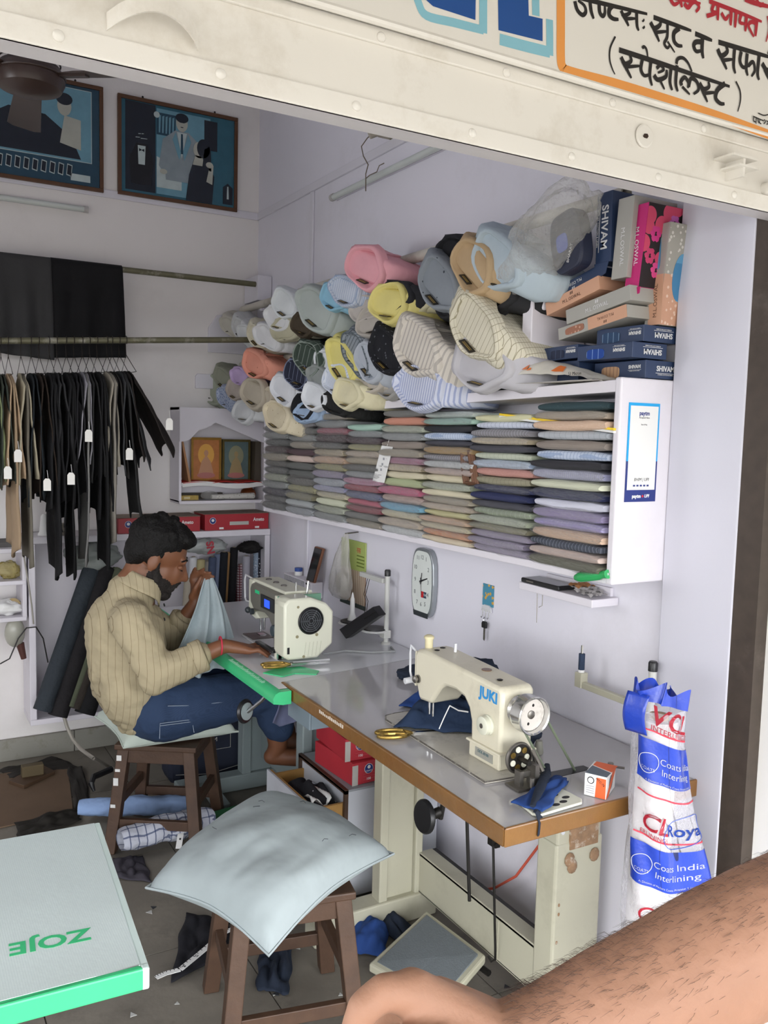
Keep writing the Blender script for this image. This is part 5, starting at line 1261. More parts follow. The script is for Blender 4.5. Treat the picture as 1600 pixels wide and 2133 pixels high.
for (a_, b_, c_) in ((-.035, .03, 'd83a8a'), (-.02, -.05, 'e04a8e'), (.02, .06, 'c060b0'), (.045, .035, 'e8603a'), (-.045, -.02, 'd04070')):
    for k in range(6):
        an = k*PI/3; MB().ball(tuple(Ms_ @ Vector((a_+.010*math.cos(an), b_+.012*math.sin(an), .0006))), (.008, .0006, .010), 8, 5).build('petal', mat('petal_'+c_, c_, .5), t, world=True)
MB().prism([(-.022, -.094), (.02, -.094), (.018, -.108), (-.005, -.116), (-.024, -.106)], 0, .002, Mf_).build('open_flap', m_bx_pink, t, world=True)
t, Mf_, Ms_ = standing('black floral shirt box standing at the back against the wall', 1.60, 1.575, 1.535, 1.555, 1.93, 2.075, .05, mat('box_black', '232124', .5))
t, Mf_, Ms_ = standing('grey and peach patterned shirt box with blue windows standing beside the jamb', 1.572, 1.514, 1.472, 1.491, 1.815, 2.045, .085, m_bx_grey, m_scroll)
MB().prism([(-.0205, -.115), (.0205, -.115), (.0205, .0), (-.0205, .0)], .0001, .0006, Mf_).build('peach_panel', m_bx_peach, t, world=True)
MB().prism([(-.0425, -.115), (.0425, -.115), (.0425, .0), (-.0425, .0)], .0006, .0010, Ms_).build('peach_side', m_scroll2, t, world=True)
window(t, Mf_, .008, .04, m_win, (0, .052))
MB().prism([(.012+.028*math.cos(2*PI*k/24), -.005+.055*math.sin(2*PI*k/24)) for k in range(24)], .001, .0016, Ms_).build('side_window', m_win, t, world=True)
text('M.L.OSWAL', .015, m_lbrown, Mf_ @ Matrix.Rotation(PI/2, 4, 'Z') @ Matrix.Translation((-.06, 0, .0008)), t)
# clear bag with a dark packed shirt
CBG = thing('clear_bag', 'crumpled clear plastic bag with a dark blue packed shirt, on the boxes', 'bag', (1.46, 1.72, 1.95))
c0 = PX(1.44, 1138, 505)
def cb(u, v):
    a_ = 2*PI*u; b_ = PI*(v-.5)*.998
    d = Vector((math.cos(a_)*math.cos(b_), math.sin(a_)*math.cos(b_), math.sin(b_)))
    r_ = 1+.22*nz3(d, 2.2, 3)+.10*nz3(d, 6, 5)
    y_ = d.y*.155*r_; z_ = d.z*.095*r_
    return (c0.x+d.x*.07*r_, c0.y+y_, c0.z+z_-.42*y_+.01)
MB().grid(cb, 48, 30, closed_u=True).build('film', plastic_film('bag_film_clear', 'e4e2dc', .27, .08, 26), CBG, world=True, smooth=True, angle=None)
Mq = frame(PX(1.47, 1190, 505), (0, -1, .25), (0, .25, 1))
MB().prism(barrel(.055, .075), -.02, .02, Mq).build('packed_shirt', mat('packed_navy', '20263c', .5), CBG, world=True, bevel=.006)
MB().prism(barrel(.02, .022), .02, .0215, Mq @ Matrix.Translation((-.01, .0, 0))).build('round_badge', mat('badge_blue', '2a4aa8', .4), CBG, world=True)
text('BHARAT', .012, m_wht, Mq @ Matrix.Translation((.012, -.035, .0212)) @ Matrix.Rotation(R(60), 4, 'Z'), CBG)
# white and orange carrier bag
WB = thing('carrier_bag', 'folded white carrier bag with orange print lying on the shelf edge', 'bag', (1.47, 1.80, 1.68))
wa, wb_ = PX(1.42, 1047, 788), PX(1.42, 1232, 772)
def wbf(s):
    def f(u, v):
        p = wa.lerp(wb_, u); hgt = .062*(math.sin(PI*min(1, u*1.02+.02))**.5)*(1.25-u*.9)
        w_ = .006*nz3((u*6, v*4, s), 1.5, 2)
        return (p.x+.13*v-.01*math.sin(PI*v)+w_*1.5, p.y+w_, 1.683+(hgt*math.sin(PI*(.06+.88*v))**.6 if s > 0 else 0)+w_*(1 if s > 0 else 0))
    return f
m_wbag = mat('bag_white', 'dcd8cc', .35, bump=.4, bscale=18)
MB().grid(wbf(1), 26, 14).grid(lambda u, v: wbf(-1)(u, 1-v), 26, 14).build('bag', m_wbag, WB, world=True, smooth=True, angle=None)
m_orange = mat('print_orange', 'e8782a', .4)
for (u0, v0, w_, h_) in ((.22, .22, .10, .22), (.62, .18, .13, .2), (.30, .10, .05, .06)):
    MB().grid(lambda u, v: tuple(Vector(wbf(1)(u0+w_*(u-.5)*(1-.5*v), v0+h_*(v-.5)))+Vector((-.002, 0, .0015))), 8, 8).build('orange_print', m_orange, WB, world=True, smooth=True)
text('51 Micron', .011, m_ink, RWf(1.418, wa.lerp(wb_, .84).y, 1.698), WB)
# ================================================================ back wall
def c3(a, b): return a*.35, 500+b*.35
# framed posters
m_frame = mat('frame_wood', '5a3a22', .4, var=.2, scale=30)
def poster(label, x0, x1, z0, z1):
    t = thing('framed_poster', label, 'picture', ((x0+x1)/2, YB, z0))
    w_ = .017
    for nm, a, b in (('frame_bar', (x0, YB-.022, z0), (x1, YB-.002, z0+w_)), ('frame_bar', (x0, YB-.022, z1-w_), (x1, YB-.002, z1)), ('frame_bar', (x0, YB-.022, z0+w_), (x0+w_, YB-.002, z1-w_)), ('frame_bar', (x1-w_, YB-.022, z0+w_), (x1, YB-.002, z1-w_))):
        MB().box(a, b).build(nm, m_frame, t, world=True, bevel=.002)
    for k in (.2, .8):
        MB().ball((x0+(x1-x0)*k, YB-.012, z1+.006), (.005, .004, .006), 8, 6).build('hanging_nail', m_dark, t, world=True)
    return t, frame((x0, YB-.012, z0), (1, 0, 0), (0, 0, 1)), x1-x0, z1-z0
def flat(t, M_, pts, m_, z_=.0, nm='print_shape', world=True):
    MB().prism(pts, z_, z_+.0006, M_).build(nm, m_, t, world=world)
def ell(cx, cy, a, b, n=20, a0=0, a1=2*PI): return [(cx+a*math.cos(a0+(a1-a0)*k/n), cy+b*math.sin(a0+(a1-a0)*k/n)) for k in range(n)]
pm = {k: mat('poster_'+k, v, .25, var=.12, scale=25) for k, v in {'teal': '2f6478', 'lteal': '6d9db0', 'pale': 'b9c8c8', 'navy': '17202c', 'grey': '8d9aa0', 'skin': 'b3b5aa', 'dteal': '24465a'}.items()}
def fig_suit(t, M_, x, y, s, body, shirtm, z_):
    flat(t, M_, [(x-.07*s, y), (x+.07*s, y), (x+.085*s, y+.17*s), (x+.03*s, y+.215*s), (x-.03*s, y+.215*s), (x-.085*s, y+.17*s)], body, z_)
    flat(t, M_, [(x, y+.10*s), (x+.022*s, y+.21*s), (x-.022*s, y+.21*s)], shirtm, z_+.0007)
    flat(t, M_, [(x-.006*s, y+.12*s), (x+.006*s, y+.12*s), (x+.004*s, y+.205*s), (x-.004*s, y+.205*s)], pm['dteal'], z_+.0014)
    flat(t, M_, ell(x, y+.25*s, .026*s, .036*s), pm['skin'], z_+.0007); flat(t, M_, ell(x, y+.272*s, .029*s, .020*s), pm['navy'], z_+.0014)
t, Mq, W_, H_ = poster('brown framed teal suiting poster of a couple beside a black dinner suit', .962, 1.54, 2.612, 3.06)
flat(t, Mq, [(.012, .012), (W_-.012, .012), (W_-.012, H_-.012), (.012, H_-.012)], pm['teal'], 0, 'print')
flat(t, Mq, [(.035, .03), (.175, .03), (.175, H_-.02), (.035, H_-.02)], pm['navy'], .0007)
flat(t, Mq, [(.06, .06), (.155, .06), (.165, .18), (.135, .245), (.085, .245), (.055, .18)], mat('poster_black', '0d1016', .3), .0014)
flat(t, Mq, [(.095, .15), (.125, .15), (.128, .235), (.092, .235)], pm['pale'], .0021); flat(t, Mq, [(.098, .222), (.110, .216), (.122, .222), (.122, .208), (.110, .214), (.098, .208)], pm['navy'], .0028)
for x_, w_, yy in ((.095, .012, .285), (.11, .01, .287), (.082, .02, .268), (.106, .03, .266)): flat(t, Mq, [(x_, yy), (x_+w_, yy+.002), (x_+w_, yy+.004), (x_, yy+.003)], pm['pale'], .0022, 'script_stroke')
flat(t, Mq, [(.18, .03), (.44, .03), (.44, H_-.03), (.18, H_-.03)], pm['lteal'], .0007)
flat(t, Mq, [(.41, .27), (.475, .27), (.475, H_-.04), (.41, H_-.04)], pm['navy'], .0014)
flat(t, Mq, [(.18, .06), (.30, .06), (.30, .16), (.18, .20)], pm['pale'], .0014)
fig_suit(t, Mq, .30, .10, 1.08, pm['grey'], pm['pale'], .0022)
flat(t, Mq, [(.32, .02), (.45, .02), (.46, .15), (.42, .22), (.36, .22), (.335, .14)], pm['navy'], .0045)
flat(t, Mq, ell(.385, .262, .03, .038), pm['skin'], .0052); flat(t, Mq, ell(.405, .272, .032, .044), pm['navy'], .006); flat(t, Mq, [(.40, .19), (.445, .17), (.44, .29), (.41, .27)], pm['navy'], .006)
flat(t, Mq, [(.42, .12), (.45, .11), (.455, .2), (.44, .215)], pm['skin'], .006)
flat(t, Mq, [(.505, .03), (.555, .03), (.555, .11), (.53, .13), (.505, .11)], pm['navy'], .0014)
flat(t, Mq, ell(.18, H_-.06, .014, .014), pm['pale'], .003)
for s_ in (-1, 1):
    flat(t, Mq, [(.30+s_*.07, .26), (.30+s_*.092, .28), (.30+s_*.11, .16), (.30+s_*.085, .13), (.30+s_*.072, .15)], pm['grey'], .0030, 'sleeve')
    flat(t, Mq, [(.30+s_*.004, .235), (.30+s_*.03, .325), (.30+s_*.045, .29), (.30+s_*.012, .20)], pm['lteal'], .0036, 'lapel')
    flat(t, Mq, ell(.30+s_*.009, .374, .0035, .002, 8), pm['navy'], .0042, 'eye')
flat(t, Mq, ell(.30, .352, .008, .002, 8), pm['navy'], .0042, 'mouth'); flat(t, Mq, ell(.212, .135, .018, .012), pm['skin'], .0042, 'hand'); flat(t, Mq, ell(.435, .20, .018, .014), pm['skin'], .0072, 'hand')
flat(t, Mq, [(.352, .19), (.41, .19), (.40, .235), (.365, .235)], pm['skin'], .0052, 'neckline'); flat(t, Mq, [(.18, .30), (.27, .30), (.27, .40), (.18, .40)], pm['dteal'], .0016)
for k_ in range(5): flat(t, Mq, [(.19+.016*k_, .31), (.196+.016*k_, .31), (.20+.016*k_, .39), (.19+.016*k_, .385)], pm['lteal'], .0020)
flat(t, Mq, [(.525, .055), (.535, .055), (.533, .115), (.527, .115)], pm['pale'], .0022)
t, Mq, W_, H_ = poster('brown framed teal suiting poster with a row of small suit sketches', .30, .898, 2.606, 3.07)
flat(t, Mq, [(.012, .012), (W_-.012, .012), (W_-.012, H_-.012), (.012, H_-.012)], pm['dteal'], 0, 'print')
flat(t, Mq, [(.03, .12), (W_-.05, .12), (W_-.05, H_-.03), (.03, H_-.03)], pm['pale'], .0007); flat(t, Mq, [(.033, .123), (W_-.053, .123), (W_-.053, H_-.033), (.033, H_-.033)], pm['lteal'], .0014)
flat(t, Mq, [(.10, .13), (.50, .13), (.46, .22), (.35, .30), (.20, .31), (.12, .26)], pm['navy'], .0022)
flat(t, Mq, ell(.43, .35, .03, .042), pm['skin'], .003); flat(t, Mq, ell(.43, .38, .035, .026), pm['navy'], .0037); flat(t, Mq, [(.41, .19), (.50, .17), (.50, .30), (.43, .31)], pm['skin'], .003)
for k in range(12):
    xx = .04+.036*k; flat(t, Mq, [(xx, .055), (xx+.022, .05), (xx+.027, .10), (xx+.005, .105)], pm['pale'], .0014); flat(t, Mq, [(xx+.003, .059), (xx+.0195, .054), (xx+.024, .096), (xx+.007, .10)], pm['navy'], .0021)
flat(t, Mq, [(.455, .035), (.54, .035), (.54, .065), (.455, .065)], pm['pale'], .0014)

# clothes rods
UR = thing('clothes_rod', 'upper green painted clothes rod along the back wall with chipped paint', 'rod', (.6, 4.06, 2.245))
MB().tube([(-1.3, 4.06, 2.245), (1.60, 4.06, 2.248)], .013, 14).build('rod', m_pipe, UR, world=True, smooth=True)
LR = thing('clothes_rod', 'lower painted clothes rod carrying the hangers', 'rod', (.6, 3.75, 1.88))
rz_ = lambda x: 1.867+.077*(x-.40)
MB().tube([(-1.3, 3.75, rz_(-1.3)), (1.62, 3.75, rz_(1.62))], .013, 14).build('rod', m_pipe, LR, world=True, smooth=True)
MB().box((1.60, 3.72, rz_(1.6)-.03), (1.658, 3.78, rz_(1.6)+.03)).build('end_bracket', m_trim, LR, world=True)
# cloth lengths over the upper rod
def draped(label, x0, x1, zb, mm, seed, back=.12):
    t = thing('draped_cloth', label, 'cloth', ((x0+x1)/2, 4.06, 2.26))
    def fn(u, v):
        x_ = x0+(x1-x0)*u
        s = v*(.13+2.262-zb)-.13                      # along the cloth, negative on the far side
        fold = .010*math.sin(u*17+seed)+.012*nz3((u*3, v*2, 0), 1.2, seed)
        sway = .03*max(0, s)*math.sin(u*3+seed)
        if s < -.02: return (x_, 4.078+fold*.2, 2.245+.017+(s+.02))
        if s < .02:
            a_ = (s+.02)/.04*PI; return (x_, 4.06+.018*math.cos(a_), 2.245+.018*math.sin(a_)+.0)
        lo = (x1-x0)*.0
        return (x_+sway+.045*(s-.02)*(u-.2), 4.042-.02*min(1, s*4)+fold*min(1, s*5), 2.245-(s-.02)+.02*u*min(1, s*3)*(1 if seed > 2 else -1))
    MB().grid(fn, 30, 40).build('cloth', mm, t, world=True, smooth=True, angle=None, thick=.004)
    return t
draped('charcoal grey suiting length hung over the upper rod', .36, .642, 1.84, cloth('suit_charcoal', '3d3d3e', wrinkle=.3, rough=.9), 1.0)
draped('black suiting length hung over the upper rod', .642, .945, 1.83, cloth('suit_black', '18181a', wrinkle=.3, rough=.9), 3.0)

# trousers on wire hangers
m_tag = mat('swing_tag', 'e4e2dc', .6); m_wire = mat('hanger_wire', '35302c', .4, .7)
def garment(label, x, colr, L_, spread, lean, yoff, tags=(), second=None):
    t = thing('hanging_trousers', label, 'trousers', (x, 3.75, rz_(x)), 0, 'trousers on hangers along the lower rod')
    mm = cloth('trouser_'+colr, colr, wrinkle=.3, rough=.9)
    zt = -.115
    hk = [(0, -.012, -.016), (0, -.018, 0), (0, -.012, .014), (0, 0, .018), (0, .012, .012), (0, .016, 0), (0, .010, -.02), (0, .002, -.05), (0, 0, -.06)]
    hw = MB().tube(hk, .0016, 6).tube([(0, 0, -.06), (lean*.1, -.13, zt-.02), (lean*.1, .13, zt-.02), (0, 0, -.06)], .0016, 6)
    hw.build('hanger', m_wire, t)
    sd = x*37+L_*11
    def leg(side, L2, sp):
        def fn(u, v):
            yy = -.14+.28*u; e = abs(2*u-1)
            top = zt-.012-.055*e**1.6
            xw = side*(.006+sp*v**.8)+lean*v+.010*math.sin(u*9+sd)*v+.008*nz3((u*3, v*3, 0), 1.5, sd)
            return (xw, yy*(1-.12*v)+yoff*v, top-(L2-.02*math.sin(u*6+sd))*v*(1-.10*e))
        return fn
    MB().grid(leg(-1, L_, spread), 14, 18).grid(lambda u, v: leg(1, L_*.94, spread)(1-u, v), 14, 18).build('trousers', mm, t, smooth=True, angle=None, thick=.005)
    if second:
        m2 = cloth('trouser_'+second[0], second[0], wrinkle=.3, rough=.9)
        MB().grid(leg(.35, second[1], spread*.8), 12, 22).build('trouser_leg', m2, t, smooth=True, angle=None, thick=.007)
    for (tx, ty, tz) in tags:
        MB().tube([(tx, ty, tz+.05), (tx+.003, ty-.002, tz+.02)], .0009, 4).build('tag_string', m_paper, t)
        MB().prism([(-.014, -.03), (.014, -.03), (.014, .008), (.007, .018), (-.007, .018), (-.014, .008)], 0, .0012, frame((tx, ty, tz), (1, -.3, 0), (0, 0, 1))).build('tag', m_tag, t)
    return t
G = [(.375, '7f8a66', .42, .022, 0, 0, 'pale green trousers at the far end of the rod', ((.03, -.17, -.50),), None),
     (.405, '3a3f38', .46, .02, 0, 0, 'dark green trousers beside the pale green pair', (), None),
     (.432, 'b59c80', .44, .026, 0, 0, 'beige trousers with a long hanging leg', ((.01, -.17, -.44),), ('a08a70', .72)),
     (.478, 'aaa28c', .42, .030, .01, 0, 'light khaki trousers folded over a hanger', (), ('6a655a', .78)),
     (.516, '22272b', .52, .022, .0, 0, 'blue-black trousers beside the khaki pair', (), None),
     (.546, '2e251f', .50, .028, .01, 0, 'dark brown trousers with a white tag', ((.0, -.17, -.56),), None),
     (.585, '1d1d1f', .55, .02, .01, 0, 'black trousers with a white tag beside the brown pair', ((.05, -.17, -.54),), ('1a1a1c', .84)),
     (.614, '333335', .45, .03, .015, 0, 'charcoal trousers with a short drop', (), None),
     (.650, '1c1c1e', .62, .022, .0, 0, 'black trousers hanging long in the middle of the rod', (), ('161617', .86)),
     (.680, '232225', .55, .02, .0, 0, 'soft black trousers beside the lavender grey pair', (), None),
     (.713, '918f96', .36, .022, -.01, 0, 'lavender grey trousers with a striped long leg', ((-.01, -.17, -.38),), ('7b7a78', .80)),
     (.742, '2a2a2b', .46, .02, .0, 0, 'charcoal black trousers next to the lavender grey pair', (), None),
     (.772, '19191b', .60, .022, .02, 0, 'deep black trousers hanging long beside the stone pair', (), ('1b1b1c', .83)),
     (.812, '9f988a', .40, .020, -.005, 0, 'stone beige trousers with a thin light edge', (), ('8a857c', .72)),
     (.832, '2d2b2a', .44, .02, .02, 0, 'dark taupe trousers with a white tag', ((.03, -.17, -.46),), None),
     (.862, '3b3c3e', .40, .045, .05, -.02, 'slate grey trousers flaring outward', (), ('2a2a2a', .62)),
     (.890, '272220', .34, .055, .10, -.05, 'dark brown-black trousers at the near end of the rod with cuff spread out', ((.13, -.19, -.34),), None)]
for (x_, c_, L_, sp, ln, yo, lb, tg, sec) in G: garment(lb, x_, c_, L_, sp, ln, yo, tg, sec)

# wall plates near the corner
for lb, pts in (('white octagonal hook board on the back wall behind the upper shirts', [(1.40, 1.92), (1.40, 2.04), (1.445, 2.105), (1.62, 2.105), (1.62, 1.92)]), ('small white hook board on the back wall behind the lower shirts', [(1.335, 1.74), (1.335, 1.80), (1.345, 1.812), (1.56, 1.812), (1.56, 1.74)])):
    t = thing('hook_board', lb, 'board', (pts[0][0]+.1, YB, pts[0][1]))
    MB().prism(pts, 0, .018, frame((0, YB, 0), (1, 0, 0), (0, 0, 1))).build('board', m_trim, t, world=True, bevel=.003)

# shrine contents
def devo(label, x0, x1, z0, z1, y, fr, bgc, glow, fig, tilt=0):
    t = thing('framed_print', label, 'picture', ((x0+x1)/2, y, z0))
    for a, b in (((x0, y-.01, z0), (x1, y+.004, z0+.012)), ((x0, y-.01, z1-.012), (x1, y+.004, z1)), ((x0, y-.01, z0+.012), (x0+.010, y+.004, z1-.012)), ((x1-.010, y-.01, z0+.012), (x1, y+.004, z1-.012))):
        MB().box(a, b).build('frame_bar', fr, t, world=True)
    M_ = frame(((x0+x1)/2, y-.002, (z0+z1)/2), (1, 0, 0), (0, 0, 1)); w_, h_ = (x1-x0)/2-.01, (z1-z0)/2-.012
    flat(t, M_, [(-w_, -h_), (w_, -h_), (w_, h_), (-w_, h_)], bgc, 0, 'print')
    flat(t, M_, ell(0, h_*.25, w_*.62, h_*.55), glow, .0007); 
    flat(t, M_, [(-w_*.6, -h_*.75), (w_*.6, -h_*.75), (w_*.35, -h_*.1), (0, h_*.25), (-w_*.35, -h_*.1)], fig, .0014); flat(t, M_, ell(0, h_*.33, w_*.17, h_*.16), fig, .0021)
    flat(t, M_, ell(0, -h_*.8, w_*.7, h_*.15), mat('print_rose', 'b0706a', .5), .0021)
    return t
m_gold_f = mat('frame_gold', 'a8803a', .3, .6, var=.2, scale=40)
devo('gilt framed orange devotional print in the shrine', 1.300, 1.452, 1.282, 1.50, 4.165, m_gold_f, mat('devo_orange', 'b5743e', .4, var=.2, scale=40), mat('devo_glow', 'd9a24a', .4), mat('devo_fig', 'b98a6a', .5))
devo('brass framed bluish devotional print in the shrine', 1.458, 1.605, 1.282, 1.493, 4.165, mat('frame_brass', '6f6238', .3, .6, var=.3, scale=30), mat('devo_blue', '5b6f70', .4, var=.2, scale=40), mat('devo_haze', '8a8a70', .4), mat('devo_fig2', 'a08a62', .5))
t = thing('framed_print', 'dark framed print standing at the right side of the shrine', 'picture', (1.625, 4.14, 1.28)); MB().hexa([(1.605, 4.10, 1.28), (1.64, 4.10, 1.28), (1.642, 4.20, 1.28), (1.612, 4.20, 1.28), (1.615, 4.11, 1.485), (1.643, 4.11, 1.485), (1.643, 4.20, 1.485), (1.62, 4.20, 1.485)]).build('frame', mat('old_dark', '4a4238', .6), t, world=True)
t = thing('framed_print', 'thin tan edged frame leaning at the left side of the shrine', 'picture', (1.25, 4.14, 1.28)); MB().hexa([(1.265, 4.08, 1.28), (1.277, 4.08, 1.28), (1.277, 4.19, 1.28), (1.265, 4.19, 1.28), (1.228, 4.08, 1.48), (1.237, 4.08, 1.48), (1.237, 4.19, 1.48), (1.228, 4.19, 1.48)]).build('frame', mat('tan_edge', 'a87a52', .6), t, world=True)
t = thing('altar_cloth', 'red and white cloth lining the shrine shelf', 'cloth', (1.43, 4.12, 1.28))
MB().grid(lambda u, v: (1.23+.40*u, 4.06+.14*v, 1.281+.006*abs(math.sin(u*9))+(.004 if v > .3 else 0)), 24, 6).build('red_cloth', mat('altar_red', 'b2261f', .7), t, world=True, thick=.003)
MB().grid(lambda u, v: (1.225+.41*u, 4.052+.012*v, 1.262+.02*v+.008*math.sin(u*7)), 24, 4).build('white_hem', m_paper, t, world=True, thick=.003)
t = thing('copper_pot', 'small copper pot on the lower shrine shelf', 'pot', (1.585, 4.13, 1.196))
MB().lathe([(.02, 1.197), (.034, 1.203), (.040, 1.222), (.034, 1.24), (.022, 1.25), (.024, 1.262), (.034, 1.267), (.032, 1.267), (.02, 1.25), (.0005, 1.2)], 24, Matrix.Translation((1.585, 4.13, 0)), caps=False).build('pot', mat('copper', '9c5a34', .3, .9), t, world=True, smooth=True)
for lb, x0, x1, y_, h_, c_ in (('dark incense box on the shrine floor', 1.23, 1.46, 4.17, .03, '3a3226'), ('yellow incense box on the shrine floor', 1.228, 1.32, 4.12, .022, 'b59a4a')):
    t = thing('incense_box', lb, 'box', ((x0+x1)/2, y_, 1.196)); MB().box((x0, y_-.015, 1.197), (x1, y_+.015, 1.197+h_)).build('carton', mat('incense_'+c_, c_, .5, var=.3, scale=60), t, world=True)
    MB().box((x0+.02, y_-.0155, 1.202), (x0+.05, y_-.015, 1.197+h_*.7)).build('label', mat('incense_label', 'cfc39a', .6), t, world=True)
t = thing('plastic_packet', 'clear packet with a long white roll on the shrine floor', 'packet', (1.46, 4.09, 1.196))
MB().tube([(1.38, 4.09, 1.212), (1.60, 4.09, 1.215)], [.012, .016], 12).build('roll', cloth('roll_dots', 'c9c6c0', '8a8880', kind='print', step=.012, width=.2), t, world=True, smooth=True)
MB().ball((1.37, 4.09, 1.22), (.045, .02, .022), 14, 8).build('crumpled_film', m_film2, t, world=True, smooth=True)

# ---- on top of the low cabinet
def red_box(label, x0, x1, y0, y1, z0, h, tilt=0):
    t = thing('thread_carton', label, 'box', ((x0+x1)/2, y0, z0))
    MB().box((x0, y0, z0), (x1, y1, z0+h)).build('carton', mat('carton_red', 'a8202c', .45, var=.08, scale=10), t, world=True, bevel=.0015)
    MB().hexa([(x0-.002, y0+.002, z0+h), (x1+.002, y0+.002, z0+h), (x1+.002, y1, z0+h), (x0-.002, y1, z0+h), (x0, y0-.004, z0+h+.002), (x1, y0-.004, z0+h+.004), (x1, y1, z0+h+.004), (x0, y1, z0+h+.002)]).build('lid_board', mat('carton_board', '9a8a7c', .8), t, world=True)
    M_ = frame((x0, y0-.0006, z0), (1, 0, 0), (0, 0, 1)); w_ = x1-x0
    flat(t, M_, ell(w_*.12, h*.6, .016, .016), m_paper, 0, 'roundel_edge'); flat(t, M_, ell(w_*.12, h*.6, .0145, .0145), m_navy_p, .0006, 'roundel'); flat(t, M_, ell(w_*.12, h*.63, .007, .007), m_paper, .0012, 'roundel_mark')
    text('Ameto', .024, m_paper, M_ @ Matrix.Translation((w_*.84, h*.62, .0004)), t, bold=.0006, sx=.85)
    flat(t, M_, [(w_*.38, h*.3), (w_*.68, h*.3), (w_*.68, h*.52), (w_*.38, h*.52)], mat('handle_slot', 'b9bcb4', .6), 0, 'handle_slot')
    for k in (.22, .78): flat(t, M_, [(w_*k, h*.06), (w_*k+.022, h*.06), (w_*k+.022, h*.18), (w_*k, h*.18)], m_paper, 0, 'sticker')
    return t
red_box('red lettered thread carton on the cabinet beside the room corner', 1.325, 1.652, 4.02, 4.19, 1.0552, .077)
red_box('worn red lettered thread carton behind the tailor on the cabinet', .915, 1.30, 4.015, 4.19, 1.0552, .070)
t = thing('thread_cone', 'white cone of thread on the cabinet top under the trousers', 'thread', (.605, 4.06, 1.056)); MB().lathe([(.028, 1.056), (.028, 1.062), (.022, 1.07), (.015, 1.14), (.008, 1.15), (.0005, 1.15)], 20, Matrix.Translation((.605, 4.06, 0))).build('cone', m_paper, t, world=True, smooth=True)
t = thing('gift_box', 'small brown box with black music note print on the cabinet top', 'box', (.665, 4.06, 1.056)); MB().box((.632, 4.03, 1.056), (.70, 4.10, 1.105)).build('carton', mat('note_box', '8a8378', .6), t, world=True)
for k in (0, 1, 2): MB().tube([(.644+.02*k, 4.0295, 1.07), (.652+.02*k, 4.0295, 1.09), (.658+.02*k, 4.0295, 1.07)], .0025, 5).build('note_print', m_ink, t, world=True)

# cloth rolls standing in the cabinet
ROL = [('cream', 'c9c0ae', 392, 1205), ('bright white', 'dcdce0', 403, 1160), ('straw', 'b8ad82', 419, 1165), ('warm grey', '9a948e', 432, 1168), ('slate blue', '4d5770', 443, 1160), ('steel blue', '76809a', 454, 1153), ('ink black', '1f2228', 467, 1150), ('camel tan', '9c7850', 476, 1150),
       ('jet black', '1a1a1c', 488, 1140), ('maroon and white checked', '9a8a90', 503, 1175), ('pale grey', 'b3b1bb', 513, 1158), ('pale blue flecked', '9fb0c4', 536, 1145), ('dark floral', '33323c', 546, 1142), ('stone', 'a89f94', 556, 1138)]
for i, (nm, hx_, u_, v_) in enumerate(ROL):
    p = PY(4.09 if i % 2 else 4.07, u_, v_)
    t = thing('cloth_roll', '%s cloth roll standing in the row of rolls in the open cabinet' % nm, 'cloth roll', (p.x-.02, p.y, .241), 0, 'cloth rolls standing in the cabinet')
    mm = cloth('roll_'+hx_, hx_, 'e0d8d8' if 'checked' in nm else 'd8dce4', kind='check' if 'checked' in nm else ('print' if 'fle' in nm or 'flor' in nm else 'plain'), step=.012, width=.3)
    if 'checked' in nm: mm = cloth('roll_maroon_check', 'c9bcc0', '6a2430', kind='check', step=.013, width=.45, axis=2, axis2=0)
    ln = -.035 if i < 10 else -.005
    MB().tube([(p.x+ln, p.y, .242), (p.x, p.y, p.z-.004), (p.x, p.y, p.z)], [.0195, .0195, .015], 16).build('roll', mm, t, world=True, smooth=True, angle=50)
    MB().cyl((p.x, p.y, p.z), (p.x, p.y, p.z+.002), .009, 10).build('core', mat('roll_core', 'a89a84', .8), t, world=True)
# big dark rolls leaning across the cabinet front
def c1(a, b): return a*.375, 1060+b*.375
for nm, hx_, ta, ba, r_ in (('slate grey', '343a40', (515, 320), (235, 1120), .040), ('soft black', '222022', (588, 318), (320, 1150), .042), ('olive grey', '5d6250', (655, 330), (385, 1095), .026), ('dark brown', '332d28', (690, 350), (420, 1110), .03), ('jet black', '161618', (720, 420), (470, 1150), .045)):
    a_ = PY(4.02, *c1(*ta)); b_ = PY(3.90, *c1(*ba)); b_.z = max(b_.z, .26+r_*.3)
    t = thing('cloth_roll', '%s suiting roll leaning across the cabinet behind the tailor' % nm, 'cloth roll', b_, 0, 'large dark cloth rolls leaning in the cabinet')
    MB().tube([b_, b_.lerp(a_, .5)+Vector((0, -.006, 0)), a_.lerp(b_, .01), a_], [r_, r_*1.02, r_, r_*.8], 18).build('roll', cloth('bigroll_'+hx_, hx_, wrinkle=.5, wscale=20), t, world=True, smooth=True, angle=50)
    d_ = (a_-b_).normalized(); MB().cyl(tuple(a_), tuple(a_+d_*.004), r_*.35, 10).build('core', mat('roll_core', 'a89a84', .8), t, world=True)
def lump(name, label, cat, c, r, mm, seed, part='bag', amp=.3, squash=0):
    t = thing(name, label, cat, (c[0], c[1], c[2]-r[2]))
    def fn(u, v):
        a_ = 2*PI*u; b_ = PI*(v-.5)*.998
        d = Vector((math.cos(a_)*math.cos(b_), math.sin(a_)*math.cos(b_), math.sin(b_)))
        k_ = 1+amp*nz3(d, 1.8, seed)+amp*.5*nz3(d, 4.5, seed+2)+amp*.25*nz3(d, 9, seed+4)
        return (c[0]+d.x*r[0]*k_, c[1]+d.y*r[1]*k_, max(c[2]+d.z*r[2]*k_, c[2]-r[2]))
    MB().grid(fn, 40, 24, closed_u=True).build(part, mm, t, world=True, smooth=True, angle=None)
    return t
